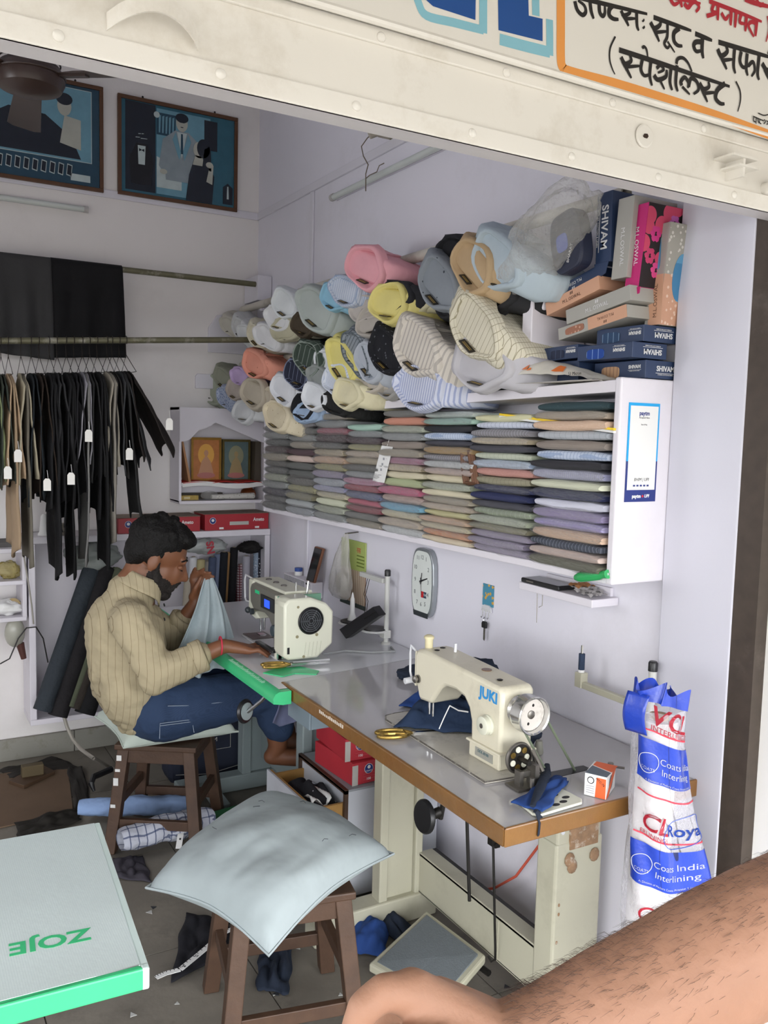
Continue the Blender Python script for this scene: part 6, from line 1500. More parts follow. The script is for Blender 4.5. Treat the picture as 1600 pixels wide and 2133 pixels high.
p = PY(4.02, 192, 1158); lump('plastic_bag', 'crumpled grey plastic bag on top of the leaning rolls', 'bag', p, (.12, .05, .065), mat('bag_grey', '8d938f', .3, bump=.4, bscale=14), 2.1)
p = PY(4.06, 430, 1138); t = lump('plastic_bag', 'pale plastic bag with red lettering lying over the standing rolls', 'bag', p, (.10, .05, .038), mat('bag_pale', 'a9aeac', .3, bump=.4, bscale=14), 5.2)
text('SN', .05, mat('letter_red', 'a82a3a', .5), frame((p.x, p.y-.056, p.z), (.15, 0, -1), (1, 0, .15)), t, bold=.002)
p = PY(4.05, 520, 1140); lump('cloth_bundle', 'black folded cloth bundle lying over the right rolls', 'cloth', p, (.055, .06, .03), cloth('bundle_black', '201d1d'), 7.4)

# ---- narrow shelf at the left edge
LS = thing('corner_shelf', 'narrow white wall shelf with odds and ends left of the cabinet', 'shelf', (.3, 4.1, .70))
for z_ in (.70, .86, 1.0): MB().box((.0, 4.0, z_-.009), (.52, 4.215, z_+.009)).build('board', m_white, LS, world=True, bevel=.002)
MB().box((.505, 4.002, .70), (.522, 4.213, 1.01)).build('side_board', m_white, LS, world=True, bevel=.002)
MB().box((.0, 4.06, .995), (.51, 4.21, 1.03)).build('gap_shade', mat('gap_shade_tone', '5d5a58', .7), LS, world=True)  # solid dark bar standing in for the shade above the top board
p = PY(4.06, 18, 1195); lump('plastic_packet', 'yellowish cellophane packet on the narrow shelf', 'packet', (p.x, 4.07, .908), (.05, .04, .038), plastic_film('cello_yellow', 'b0a04a', .5, .15), 3.0)
lump('plastic_packet', 'white paper bundle on the lower board of the narrow shelf', 'packet', (.45, 4.07, .742), (.07, .05, .032), m_paper, 6.0)
t = thing('tape_roll', 'tan tape roll behind the white bundle on the narrow shelf', 'tape', (.475, 4.10, .71)); MB().lathe([(.028, 0), (.032, .002), (.032, .03), (.028, .03), (.018, .03), (.018, 0)], 22, frame((.475, 4.09, .742), (1, 0, .3), (0, .3, 1)), caps=False).build('roll', mat('tape_tan', 'a08a5c', .5), t, world=True, smooth=True, angle=40)
p = PY(4.0, 33, 1330)
HF = thing('hand_torch', 'clear plastic dome with brown handle hanging on black wire left of the cabinet', 'lamp', (p.x, 4.02, p.z-.07))
MB().ball((p.x, 4.03, p.z+.02), (.042, .03, .065), 18, 12).build('dome', mat('dome_plastic', 'a9a89c', .3), HF, world=True, smooth=True)
MB().tube([(p.x+.02, 4.03, p.z-.03), (p.x+.035, 4.03, p.z-.10)], [.018, .012], 10).build('handle', mat('handle_maroon', '55322a', .5), HF, world=True, smooth=True)
def cable(name, label, pts, r_, mm):
    t = thing(name, label, 'cable', pts[-1]); MB().tube(pts, r_, 7).build('cable', mm, t, world=True, smooth=True); return t
m_blackc = mat('cable_black', '1d1b1a', .5); m_greyc = mat('cable_grey', '9d988e', .5)
cable('cable', 'black wire looped beside the clear dome', [PY(3.97, *q) for q in ((0, 1383), (20, 1372), (38, 1330), (55, 1308), (75, 1306), (90, 1330), (100, 1380))], .003, m_blackc)
cable('cable', 'grey cord hanging down beside the narrow shelf', [PY(3.97, *q) for q in ((44, 1110), (50, 1160), (60, 1220), (66, 1260), (70, 1300))], .0035, m_greyc)
cable('cable', 'beige hose trailing from the cabinet to the floor behind the stool', [PY(3.93, 130, 1480), PY(3.92, 140, 1515), PY(3.88, 152, 1540), PY(3.80, 168, 1560), PY(3.6, 195, 1580), PZ(.012, 228, 1598), PZ(.012, 262, 1612)], .008, m_greyc)

# ---- ceiling fan
FN = thing('ceiling_fan', 'dark brown ceiling fan with broad motor housing near the back wall', 'fan', (.455, 3.25, 2.72))
m_fan = mat('fan_brown', '40302a', .35, var=.2, scale=10); Mfn = Matrix.Translation((.455, 3.25, 2.70))
MB().lathe([(.02, .16), (.055, .15), (.065, .11), (.07, .06), (.095, .045), (.11, .02), (.112, -.005), (.10, -.03), (.06, -.045), (.0005, -.05)], 36, Mfn).build('motor_housing', m_fan, FN, world=True, smooth=True, angle=35)
MB().cyl((.455, 3.25, 2.85), (.455, 3.25, 3.345), .012, 10).build('down_rod', m_fan, FN, world=True, smooth=True)
for k_ in (.055, .035, .012):
    MB().tube([tuple(Mfn @ Vector(((.097 if k_ > .03 else .113)*math.cos(2*PI*j/32), (.097 if k_ > .03 else .113)*math.sin(2*PI*j/32), k_))) for j in range(32)], .003, 5, closed=True).build('housing_ring', m_fan, FN, world=True, smooth=True)
for a_ in (-35, 85, 205):
    M_ = Mfn @ Matrix.Rotation(R(a_), 4, 'Z') @ Matrix.Rotation(R(10), 4, 'X')
    MB().prism([(.10, -.02), (.17, -.045), (.56, -.065), (.58, -.04), (.58, .04), (.56, .06), (.17, .045), (.10, .02)], .012, .017, M_).build('blade', m_fan, FN, world=True, bevel=.002)
    MB().box((.06, -.018, .006), (.20, .018, .012), M_).build('blade_arm', m_fan, FN, world=True)
# ================================================================ the seated tailor
m_skin = mat('skin_brown', '774c33', .5, var=.08, scale=30, sss=.08)
m_shirt = cloth('striped_shirt', 'a69a7e', '77694f', kind='stripe', step=.021, width=.07, axis=0, wrinkle=.5, wscale=10)
m_jeans = cloth('jeans_denim', '2b3c58', '24344f', kind='stripe', step=.002, width=.3, wrinkle=.4, wscale=12)
m_hair = mat('hair_black', '0d0b0a', .6, var=.3, scale=60, bump=.5, bscale=160, spec=.25)
PR = thing('person', 'seated man in a striped beige shirt and blue jeans sewing at the table', 'person', (.82, 3.12, .45))
V = Vector
HC = V((.845, 3.11, 1.075))
fx = V((.88, -.26, -.42)).normalized(); fy = V((0, 0, 1)).cross(fx).normalized(); fz = fx.cross(fy)
HM = Matrix((fx, fy, fz)).transposed().to_4x4(); HM.translation = HC
HS = 1.06
def hp_(x, y, z): return HM @ V((x*HS, y*HS, z*HS))
def hell(c, r, n=20, m_=14):
    return MB().ball((c[0]*HS, c[1]*HS, c[2]*HS), (r[0]*HS, r[1]*HS, r[2]*HS), n, m_, HM)
neck = V((.768, 3.12, .98))
J = dict(pel=V((.80, 3.12, .545)), waist=V((.735, 3.12, .68)), chest=V((.738, 3.12, .835)), rs=V((.718, 2.95, .885)), re=V((.775, 2.86, .715)), rw=V((1.0, 2.82, .800)), ls=V((.77, 3.29, .885)), le=V((.945, 3.26, .735)), lw=V((1.022, 3.20, .882)),
         rh=V((.84, 3.02, .535)), rk=V((1.235, 2.955, .575)), ra=V((1.262, 2.95, .362)), lh=V((.84, 3.22, .535)), lk=V((1.26, 3.20, .575)), la=V((1.345, 3.06, .372)))
parts = []
parts += [hell((-.008, 0, .035), (.098, .076, .088)), hell((.03, 0, -.04), (.066, .060, .078)), hell((.064, 0, -.098), (.028, .03, .024)), hell((.07, 0, -.03), (.038, .045, .06))]
parts += [cap(hp_(.090, 0, .018), hp_(.117, 0, -.028), .009, .014), cap(hp_(.108, .012, -.031), hp_(.108, -.012, -.031), .010, .010)]
parts += [cap(hp_(.086, .034, .028), hp_(.086, -.034, .028), .013, .013), cap(hp_(.096, .017, -.060), hp_(.096, -.017, -.060), .008, .008), cap(hp_(.092, .015, -.072), hp_(.092, -.015, -.072), .009, .009)]
parts += [hell((-.006, s*.078, -.008), (.021, .008, .033)) for s in (-1, 1)]
parts += [cap(hp_(-.03, 0, -.05), neck, .058, .062)]
parts += chain([neck, J['chest'], J['waist'], J['pel']], [.07, .11, .105, .115])
parts += [cap(J['rs'], J['ls'], .055, .055)]
parts += chain([J['rs'], J['re']], [.052, .043])+chain([J['re'], J['rw']], [.041, .026])
parts += chain([J['ls'], J['le']], [.052, .043])+chain([J['le'], J['lw']], [.041, .026])
parts += chain([J['rh'], J['rk'], J['ra']], [.085, .056, .036])+chain([J['lh'], J['lk'], J['la']], [.085, .056, .036])
# right hand: palm forward over the bed, fingers slightly spread and bent
rw = J['rw']; pd_ = (V((1.165, 2.795, .775))-rw).normalized(); sd_ = V((pd_.y, -pd_.x, 0)).normalized()   # towards -y
k0 = rw+pd_*.085+V((0, 0, -.004))
parts += [cap(rw, k0+sd_*.022, .024, .015), cap(rw, k0-sd_*.022, .024, .015), cap(rw+pd_*.02, k0, .024, .018)]
for o_, L_ in ((-.032, .068), (-.011, .080), (.011, .076), (.032, .060)):
    a_ = k0+sd_*o_; b_ = a_+pd_*L_*.5+sd_*o_*.25+V((0, 0, .008)); c_ = b_+pd_*L_*.5+sd_*o_*.2+V((0, 0, -.018))
    parts += chain([a_, b_, c_], [.0105, .0092, .0072], 10)
parts += chain([rw+pd_*.025-sd_*.022, rw+pd_*.065-sd_*.05+V((0, 0, -.008)), rw+pd_*.10-sd_*.055+V((0, 0, -.014))], [.014, .011, .008], 10)
# left hand raised, pinching the cloth near the face
lw = J['lw']; ud = V((.14, -.05, 1)).normalized(); ld = V((.95, -.3, -.1)).normalized(); bd = ud.cross(ld).normalized()
k1 = lw+ud*.08
parts += [cap(lw, k1+ld*.018, .024, .016), cap(lw, k1-ld*.018, .024, .016), cap(lw+ud*.02, k1, .025, .018)]
for o_, L_, cu in ((-.03, .060, .2), (-.010, .070, .5), (.010, .064, .7), (.028, .052, .9)):
    a_ = k1+ld*o_; b_ = a_+ud*L_*.5+bd*(-.01); c_ = b_+(ud*(1-cu)+ld*cu*.9-bd*.5).normalized()*L_*.5
    parts += chain([a_, b_, c_], [.0105, .0092, .0072], 10)
parts += chain([lw+ud*.02-ld*.02-bd*.012, lw+ud*.06-ld*.012-bd*.036, lw+ud*.105+ld*.002-bd*.036], [.014, .011, .008], 10)
# feet, bare, crossed on the stretcher
for an, to in ((J['ra'], V((1.385, 2.90, .300))), (J['la'], V((1.485, 2.97, .318)))):
    dn_ = (to-an); parts += [cap(an, an+V((-.015, .01, -.045)), .036, .030), cap(an+V((-.02, .012, -.045)), an.lerp(to, .6)+V((0, 0, -.015)), .031, .033), cap(an.lerp(to, .55)+V((0, 0, -.015)), to, .034, .020)]
    tp = V((-dn_.y, dn_.x, 0)).normalized()
    for q in (-.026, -.012, .001, .013, .024): parts += [cap(to+tp*q, to+tp*q*1.15+dn_.normalized()*.024+V((0, 0, -.004)), .0095, .0075, 8)]
obj_mesh('body', blob(parts, .0058, 5, 'body'), m_skin, PR)
# shirt: loose torso, sleeves to the mid forearm, tail over the hips
sp = chain([neck+V((-.015, 0, -.035)), J['chest']+V((-.01, 0, 0)), J['waist']+V((.005, 0, -.01)), J['pel']+V((-.015, 0, .03))], [.085, .135, .132, .135])
sp += [cap(J['rs']+V((0, .02, -.005)), J['ls']+V((0, -.02, -.005)), .072, .072), cap(J['chest']+V((.02, -.07, -.02)), J['waist']+V((.035, -.05, -.02)), .10, .105), cap(J['chest']+V((.02, .07, -.02)), J['waist']+V((.035, .05, -.02)), .10, .105)]
sp += [cap(J['waist']+V((.0, -.06, -.06)), J['pel']+V((-.03, -.045, -.01)), .11, .10), cap(J['waist']+V((.0, .06, -.06)), J['pel']+V((-.03, .045, -.01)), .11, .10)]
rmid = J['re'].lerp(J['rw'], .62); lmid = J['le'].lerp(J['lw'], .45)
sp += chain([J['rs'], J['rs'].lerp(J['re'], .5)+V((.0, -.005, 0)), J['re'], rmid], [.070, .068, .060, .050])+chain([J['ls'], J['le'], lmid], [.068, .058, .050])
sp += [cap(J['re']+V((-.01, 0, -.02)), rmid+V((-.01, 0, -.012)), .05, .046)]
me = blob(sp, .0075, 5, 'shirt')
displace(me, lambda p_: .007*nz3((p_.x*1.0, p_.y*.6, p_.z*2.2), 9, 2)+.0045*abs(nz3((p_.x+p_.z, p_.y, p_.z*1.6-p_.x), 20, 6))+.002*nz3(p_, 40, 6))      # sagging folds
sh_o = obj_mesh('shirt', me, m_shirt, PR)
# turned back cuffs and collar
for nm, c_, d_, r_ in (('cuff', rmid, (J['rw']-J['re']).normalized(), .054), ('cuff', lmid, (J['lw']-J['le']).normalized(), .053)):
    M_ = frame(c_, d_.cross(V((0, 0, 1))), d_.cross(d_.cross(V((0, 0, 1)))))
    sg = 1 if (M_.to_3x3() @ V((0, 0, 1))).dot(d_) > 0 else -1
    MB().lathe([(r_*.93, -.022*sg), (r_*1.05, -.02*sg), (r_*1.08, .018*sg), (r_*.9, .024*sg), (r_*.80, .016*sg)], 22, M_, caps=False).build(nm, m_shirt, sh_o, smooth=True, angle=None)
nA = V((.42, -.06, .90)).normalized(); fA = (V((1, -.25, 0))-nA*V((1, -.25, 0)).dot(nA)).normalized(); sA = nA.cross(fA)
cA = V((.792, 3.112, .985))
def colr(u, v):
    a_ = R(16)+R(328)*u; fr_ = (abs(2*u-1))**8
    r_ = .063+.024*v+.002*math.sin(u*9); h_ = .032-.052*v-.030*fr_*v
    return tuple(cA+fA*(r_*1.05*math.cos(a_))+sA*(r_*math.sin(a_))+nA*h_)
MB().grid(colr, 44, 6).build('collar', m_shirt, sh_o, smooth=True, angle=None, thick=.005)
for k in range(4):
    q = V((.868-.012*k*(k > 1), 3.085-.004*k, .905-.052*k)); MB().lathe([(.006, 0), (.006, .003), (.0005, .003)], 10, frame(q, (0, -1, 0), (-.2, 0, 1))).build('shirt_button', m_ink, sh_o)
# jeans
jp = chain([J['pel']+V((0, -.02, -.01)), J['rh'], J['rh'].lerp(J['rk'], .55), J['rk'], J['rk'].lerp(J['ra'], .5), J['ra']+V((0, 0, .075))], [.12, .112, .094, .078, .068, .062])
jp += chain([J['pel']+V((0, .02, -.01)), J['lh'], J['lh'].lerp(J['lk'], .55), J['lk'], J['lk'].lerp(J['la'], .5), J['la']+V((-.01, .01, .09))], [.12, .112, .094, .078, .066, .058])
me = blob(jp, .008, 5, 'jeans')
displace(me, lambda p_: .006*nz3((p_.x*1.4, p_.y, p_.z*.7), 11, 4)+.004*abs(nz3(p_, 26, 1)))
jo = obj_mesh('jeans', me, m_jeans, PR)
m_stitch = mat('pale_stitch', '8d98a8', .7)
def thread_line(pts, parent, r_=.0014): MB().tube(pts, r_, 4).build('stitching', m_stitch, parent)
pk = [V((.80, 2.905, .475)), V((.80, 2.90, .53)), V((.915, 2.908, .525)), V((.925, 2.915, .475))]
thread_line([p_-V((0, .002, 0)) for p_ in pk], jo); thread_line([p_+V((0, -.002, -.008)) for p_ in pk[1:3]], jo)
thread_line([V((.83, 2.908, .585)), V((.92, 2.912, .573)), V((1.05, 2.895, .575))], jo)
# hair, beard, brows, eyes
hb = [hell((-.022, 0, .062), (.102, .084, .082)), hell((-.062, 0, .01), (.052, .072, .07)), hell((.03, 0, .102), (.066, .062, .036)), hell((.066, -.008, .098), (.036, .05, .030)), hell((-.02, .05, .03), (.045, .035, .055)), hell((-.02, -.05, .03), (.045, .035, .055))]
for k in range(60):
    a_ = random.uniform(0, 2*PI); e_ = random.uniform(.15, 1.3)
    hb.append(hell((-.015+.092*math.cos(a_)*math.cos(e_), .072*math.sin(a_)*math.cos(e_), .068+.082*math.sin(e_)), (.013, .013, .010), 8, 6))
me = blob(hb, .0055, 2, 'hair')
displace(me, lambda p_: .003*nz3(p_, 45, 3)+.002*nz3((p_.x*2, p_.y*2, p_.z*.7), 110, 5))
obj_mesh('hair', me, m_hair, PR)
bp_ = [hell((.027, 0, -.064), (.067, .0645, .060)), hell((.068, 0, -.103), (.031, .034, .027))]
for s in (-1, 1):
    bp_ += chain([hp_(.006, s*.066, .012), hp_(.014, s*.063, -.03), hp_(.03, s*.056, -.06)], [.007, .012, .016], 10)
    bp_ += chain([hp_(.107, 0, -.0465), hp_(.099, s*.024, -.053), hp_(.085, s*.034, -.078)], [.006, .0075, .012], 8)
me = blob(bp_, .004, 2, 'beard')
displace(me, lambda p_: .0025*nz3(p_, 140, 5))
obj_mesh('beard', me, mat('beard_black', '1b1410', .8, var=.3, scale=80, bump=.6, bscale=200), PR)
for s in (-1, 1):
    MB().tube([hp_(.094, s*.016, .030), hp_(.094, s*.032, .036), hp_(.080, s*.050, .028)], [.003, .005, .0025], 8).build('eyebrow', m_hair, PR, world=True, smooth=True)
    MB().ball(tuple(hp_(.083, s*.033, .006)), (.011, .012, .009), 14, 10).build('eyelid', m_skin, PR, world=True, smooth=True)
    MB().tube([hp_(.094, s*.022, -.001), hp_(.0955, s*.033, -.003), hp_(.088, s*.045, -.001)], .0016, 5).build('eyelashes', m_hair, PR, world=True)
MB().tube([hp_(.1035, .020, -.0655), hp_(.105, 0, -.0665), hp_(.1035, -.020, -.0655)], [.001, .0022, .001], 6).build('mouth_line', mat('lip_dark', '55302a', .6), PR, world=True)
bm_r = J['rw']+pd_*-.012; Mb_ = frame(bm_r, sd_, V((0, 0, 1)))
MB().tube([tuple(Mb_ @ V((.031*math.cos(2*PI*k/20), .031*math.sin(2*PI*k/20), 0))) for k in range(20)], .0028, 6, closed=True).build('thread_bracelet', mat('bracelet_red', 'c02a44', .6), PR, world=True, smooth=True)
# cloth held by the tailor, falling to his lap
CL = thing('garment_piece', 'pale blue-grey cloth held up by the tailor and falling over his lap', 'cloth', (1.02, 3.1, .62))
top_ = k1+ud*.03+ld*.03
def clf(u, v):
    a_ = u*2-1
    w_ = .012+.125*min(1, v*1.15)**.9
    c_ = top_.lerp(V((1.01, 3.06, .665)), min(1, v*1.0)); z_ = c_.z-.02*max(0, v-.85)
    fold = .020*math.sin(a_*8+v*2)*min(1, v*2.5)+.012*math.sin(a_*17+v*5)*v
    bow = .05*math.sin(PI*min(1, v*1.1))
    return (c_.x+a_*w_*.90+bow*.15, c_.y-.03*v-.035*(1-a_*a_)*v+fold, z_+.012*math.sin(a_*5)*v)
MB().grid(clf, 44, 34).build('cloth', cloth('held_cloth', 'a9b6ba', wrinkle=.35), CL, world=True, smooth=True, angle=None, thick=.004)

# ================================================================ forearm of someone standing outside
def CP(u, v, d): return _C+_ray(u, v)*d
m_skin2 = mat('skin_tan', '96705b', .62, var=.1, scale=40, sss=.08, spec=.3, bump=.12, bscale=120)
AR = thing('person', 'bare hairy forearm and loosely closed hand reaching in past the printed plastic roll', 'person', CP(1400, 2060, .60))
al = [(CP(1900, 1800, .66), .048), (CP(1740, 1880, .64), .048), (CP(1600, 1943, .625), .047), (CP(1487, 2000, .615), .046), (CP(1375, 2060, .608), .044), (CP(1262, 2110, .60), .040), (CP(1150, 2155, .60), .034), (CP(1037, 2190, .60), .0285)]
ap = chain([p_ for p_, r_ in al], [r_ for p_, r_ in al], 22)
wr = al[-1][0]
K = {n_: CP(*uvd) for n_, uvd in dict(k1=(858, 2070, .575), k2=(862, 2082, .60), k3=(876, 2100, .622), k4=(894, 2124, .64)).items()}
for kk in ('k1', 'k2', 'k3', 'k4'): ap.append(cap(wr.lerp(K[kk], .12), K[kk], .026, .0165, 14))
ap.append(cap(CP(985, 2160, .60), CP(912, 2112, .60), .029, .024, 16))
for kk, pts, r0 in (('k1', ((800, 2066, .566), (758, 2098, .562), (738, 2150, .562)), .0118), ('k2', ((808, 2088, .600), (778, 2130, .604), (772, 2180, .606)), .0118), ('k3', ((826, 2112, .624), (800, 2156, .628), (796, 2200, .63)), .0112), ('k4', ((846, 2142, .642), (822, 2180, .645), (818, 2220, .646)), .011)):
    ch_ = [K[kk]]+[CP(*q) for q in pts]; ap += chain(ch_, [.0145, r0, r0*.93, r0*.82], 12)
ap += chain([CP(965, 2185, .575), CP(905, 2182, .555), CP(858, 2180, .55), CP(825, 2200, .55)], [.019, .015, .0135, .011], 12)
me = blob(ap, .003, 3, 'body')
obj_mesh('body', me, m_skin2, AR)
hr = MB(); rnd = random.Random(3)
for k in range(1500):
    t_ = rnd.uniform(.0, 6.5); i_ = min(int(t_), 6); f_ = t_-i_
    (p0, r0), (p1, r1) = al[i_], al[i_+1]; c_ = p0.lerp(p1, f_); r_ = r0+(r1-r0)*f_; d_ = (p1-p0).normalized()
    up_ = V((0, 0, 1)); s_ = d_.cross(up_).normalized(); n_ = s_.cross(d_).normalized()
    a_ = rnd.gauss(PI/2, .6); o_ = s_*math.cos(a_)+n_*math.sin(a_)
    b0 = c_+o_*(r_*.94); L_ = rnd.uniform(.006, .013)
    b1 = b0+(o_*.55+d_*.75+V((rnd.uniform(-.3, .3), rnd.uniform(-.3, .3), rnd.uniform(-.2, .3)))).normalized()*L_*.6
    b2 = b1+(o_*.1+d_*1.0+V((rnd.uniform(-.3, .3), rnd.uniform(-.3, .3), -.2))).normalized()*L_*.6
    hr.tube([b0, b1, b2], [.00014, .00011, .00004], 3, caps=False)
ho = hr.build('arm_hair', mat('arm_hair', '43322a', .6), AR, world=True); ho['kind'] = 'stuff'
YB_ = lump('cloth_bag', 'yellow printed cloth bag showing behind the bare forearm', 'bag', CP(1330, 2130, .98), (.13, .06, .075), cloth('yellow_print', 'b8a838', 'd8a028', kind='print', step=.03, width=.3), 8.1)
# ================================================================ on the table with the older machine
m_navyc = cloth('navy_cotton', '22324c', wrinkle=.4); m_bluec = cloth('royal_cotton', '24427e', wrinkle=.3); m_darkc = cloth('dark_denim', '232b3a', wrinkle=.4)
def sheet(name, label, pts, z, mm, amp=.012, seed=0, cat='cloth', n=22, part='cloth', group=None, lift=0):
    """quad cloth piece lying on a surface: pts four corners (x, y)"""
    c = V((sum(p[0] for p in pts)/4, sum(p[1] for p in pts)/4, z)); t = thing(name, label, cat, c, 0, group)
    A, B, C_, D = [V((p[0], p[1], 0)) for p in pts]
    def fn(u, v):
        p = A*(1-u)*(1-v)+B*u*(1-v)+C_*u*v+D*(1-u)*v
        w = abs(nz3((u*2.2, v*2.2, 0), 1.4, seed))*amp*2+amp*.5*(1+math.sin(u*6+v*4+seed))*.5
        e = min(1, 6*min(u, v, 1-u, 1-v)+.25)
        return (p.x+.01*nz3((u*3, v*3, 1), 1.3, seed), p.y+.01*nz3((u*3, v*3, 5), 1.3, seed), z+.003+w*e+lift*math.sin(PI*u)*math.sin(PI*v))
    MB().grid(fn, n, n).build(part, mm, t, world=True, smooth=True, angle=None, thick=.003); return t
t = sheet('cloth_piece', 'dark navy trouser piece with white stitching under the machine needle', [(1.15, 1.925), (1.33, 1.775), (1.47, 1.95), (1.30, 2.03)], .7655, m_navyc, .022, 1.2, lift=.05)
def seamline(pts): MB().tube(pts, .0018, 4).build('white_stitching', m_paper, t, world=True)
seamline([PX(1.20, *q) for q in ((915, 1518), (925, 1495), (937, 1470))]); seamline([PX(1.24, *q) for q in ((937, 1470), (955, 1480), (975, 1483))])
sheet('cloth_piece', 'royal blue cloth piece behind the needle of the older machine', [(1.27, 2.09), (1.36, 1.98), (1.47, 2.05), (1.40, 2.17)], .761, m_bluec, .012, 3.0, lift=.03)
lump('cloth_bundle', 'dark navy bundle lying at the back of the grey table', 'cloth', (1.47, 2.33, .775), (.06, .045, .022), m_darkc, 2.2)
lump('cloth_bundle', 'dark denim trouser piece heaped behind the machine arm', 'cloth', (1.43, 1.98, .84), (.055, .14, .085), m_darkc, 4.4)
lump('cloth_bundle', 'dark denim offcut behind the balance wheel', 'cloth', (1.40, 1.70, .795), (.05, .05, .038), m_darkc, 5.5)
NF = sheet('cloth_piece', 'royal blue cloth flap hanging over the table edge near the winder', [(1.14, 1.40), (1.165, 1.335), (1.335, 1.44), (1.32, 1.475)], .768, m_bluec, .006, 2.0)
MB().grid(lambda u, v: (1.15+.02*u-.004*v, 1.345-.03*v*0-.022*min(1, v*2)+.012*u, .776-.003-.055*max(0, v-.2)), 8, 12).build('dark_facing', m_darkc, NF, world=True, smooth=True, thick=.002)
MB().tube([(1.345, 1.53, .775), (1.29, 1.47, .782), (1.22, 1.41, .780), (1.16, 1.36, .776)], [.006, .012, .011, .006], 8, flat=.4).build('dark_facing', m_darkc, NF, world=True, smooth=True)
SP = thing('slide_plate', 'loose cream bobbin tray with slots at the table corner', 'tray', (1.24, 1.385, .7605))
MB().prism([(1.165, 1.425), (1.152, 1.35), (1.165, 1.338), (1.285, 1.345), (1.298, 1.36), (1.296, 1.415), (1.285, 1.425)], .7605, .7665).build('plate', m_mach2, SP, world=True, bevel=.002)
for q in ((1.25, 1.365), (1.27, 1.38), (1.255, 1.40), (1.225, 1.36)): MB().prism(ell(q[0], q[1], .010, .006, 14), .7664, .767).build('slot', m_dark, SP, world=True)
BXM = thing('thread_box', 'small white orange and grey thread box on the table corner', 'box', (1.375, 1.375, .7605))
Mx_ = frame((1.327, 1.383, .7605), (.023, -.043, 0), (0, 0, 1)); e1_ = V((1.35, 1.341, .7605)); ex_ = V((.068, .042, 0))
b0_ = V((1.327, 1.384, .7605)); hgt_ = V((0, 0, .05))
MB().hexa([tuple(p_) for p_ in (b0_, e1_, e1_+ex_, b0_+ex_, b0_+hgt_, e1_+hgt_, e1_+ex_+hgt_, b0_+ex_+hgt_)]).build('carton', m_paper, BXM, world=True)
Mx_ = frame(b0_, e1_-b0_, (0, 0, 1)); wx = (e1_-b0_).length
flat(BXM, Mx_, [(wx*.5, .0), (wx*.98, .0), (wx*.98, .045), (wx*.55, .045)], mat('carton_orange', 'd8602e', .5), 0, 'orange_panel'); flat(BXM, Mx_, ell(wx*.28, .036, .008, .008), m_ink, 0, 'emblem'); flat(BXM, Mx_, ell(wx*.28, .036, .006, .006), m_paper, .0006, 'emblem')
text('MTC-76', .007, m_ink, Mx_ @ Matrix.Translation((wx*.72, .036, .0008)) @ Matrix.Rotation(R(-35), 4, 'Z'), BXM)
for k in range(4): flat(BXM, Mx_, [(wx*.08, .022-.005*k), (wx*.45, .022-.005*k), (wx*.45, .0232-.005*k), (wx*.08, .0232-.005*k)], mat('tag_grey', '9a9aa0', .6), 0, 'print_line')
Mt_ = frame(b0_+hgt_, e1_-b0_, ex_); flat(BXM, Mt_, [(0, .0), (wx, .0), (wx, .03), (0, .05)], mat('carton_slate', '55606c', .5), 0, 'top_print'); flat(BXM, Mt_, [(0, .055), (wx, .035), (wx, .079), (0, .079)], MATS['carton_orange'], 0, 'top_print')
Ms2 = frame(e1_, ex_, (0, 0, 1)); flat(BXM, Ms2, ell(.04, .026, .016, .016), mat('carton_slate', '55606c', .5), 0, 'side_print'); flat(BXM, Ms2, [(.0, .0), (.02, 0), (.079, .045), (.079, .05), (.055, .05)], MATS['carton_orange'], .0006, 'side_print')
t = thing('belt_post', 'short steel post with a lever on the grey table', 'post', (1.46, 1.44, .76)); MB().cyl((1.46, 1.44, .76), (1.46, 1.44, .79), .007, 10).tube([(1.46, 1.44, .782), (1.485, 1.42, .780)], .003, 6).build('post', m_steel, t, world=True, smooth=True)
cable('cable', 'orange wire trailing under the grey table', [PX(1.62, *q) for q in ((980, 1858), (1030, 1850), (1075, 1825), (1105, 1785), (1135, 1745), (1150, 1715))], .004, mat('wire_orange', 'd8604a', .5))
cable('cable', 'grey cord behind the motor machine on the white table', [(1.32, 2.70, .765), (1.42, 2.72, .762), (1.50, 2.66, .762), (1.58, 2.64, .762), (1.60, 2.70, .762)], .004, mat('cord_grey', '9a9c9c', .5))
t = thing('hanging_cloth', 'slate blue cloth hanging from the white table beside the tray', 'cloth', (1.11, 2.56, .62))
MB().grid(lambda u, v: (1.06+.09*u+.012*math.sin(v*4), 2.50+.05*math.sin(u*5)*.5, .722-.13*v*(1-.5*abs(u-.4))), 12, 12).build('cloth', cloth('slate_cloth', '565a72'), t, world=True, smooth=True, angle=None, thick=.003)
for k, (dx, dz) in enumerate(((0, 0), (-.01, .0))): pass
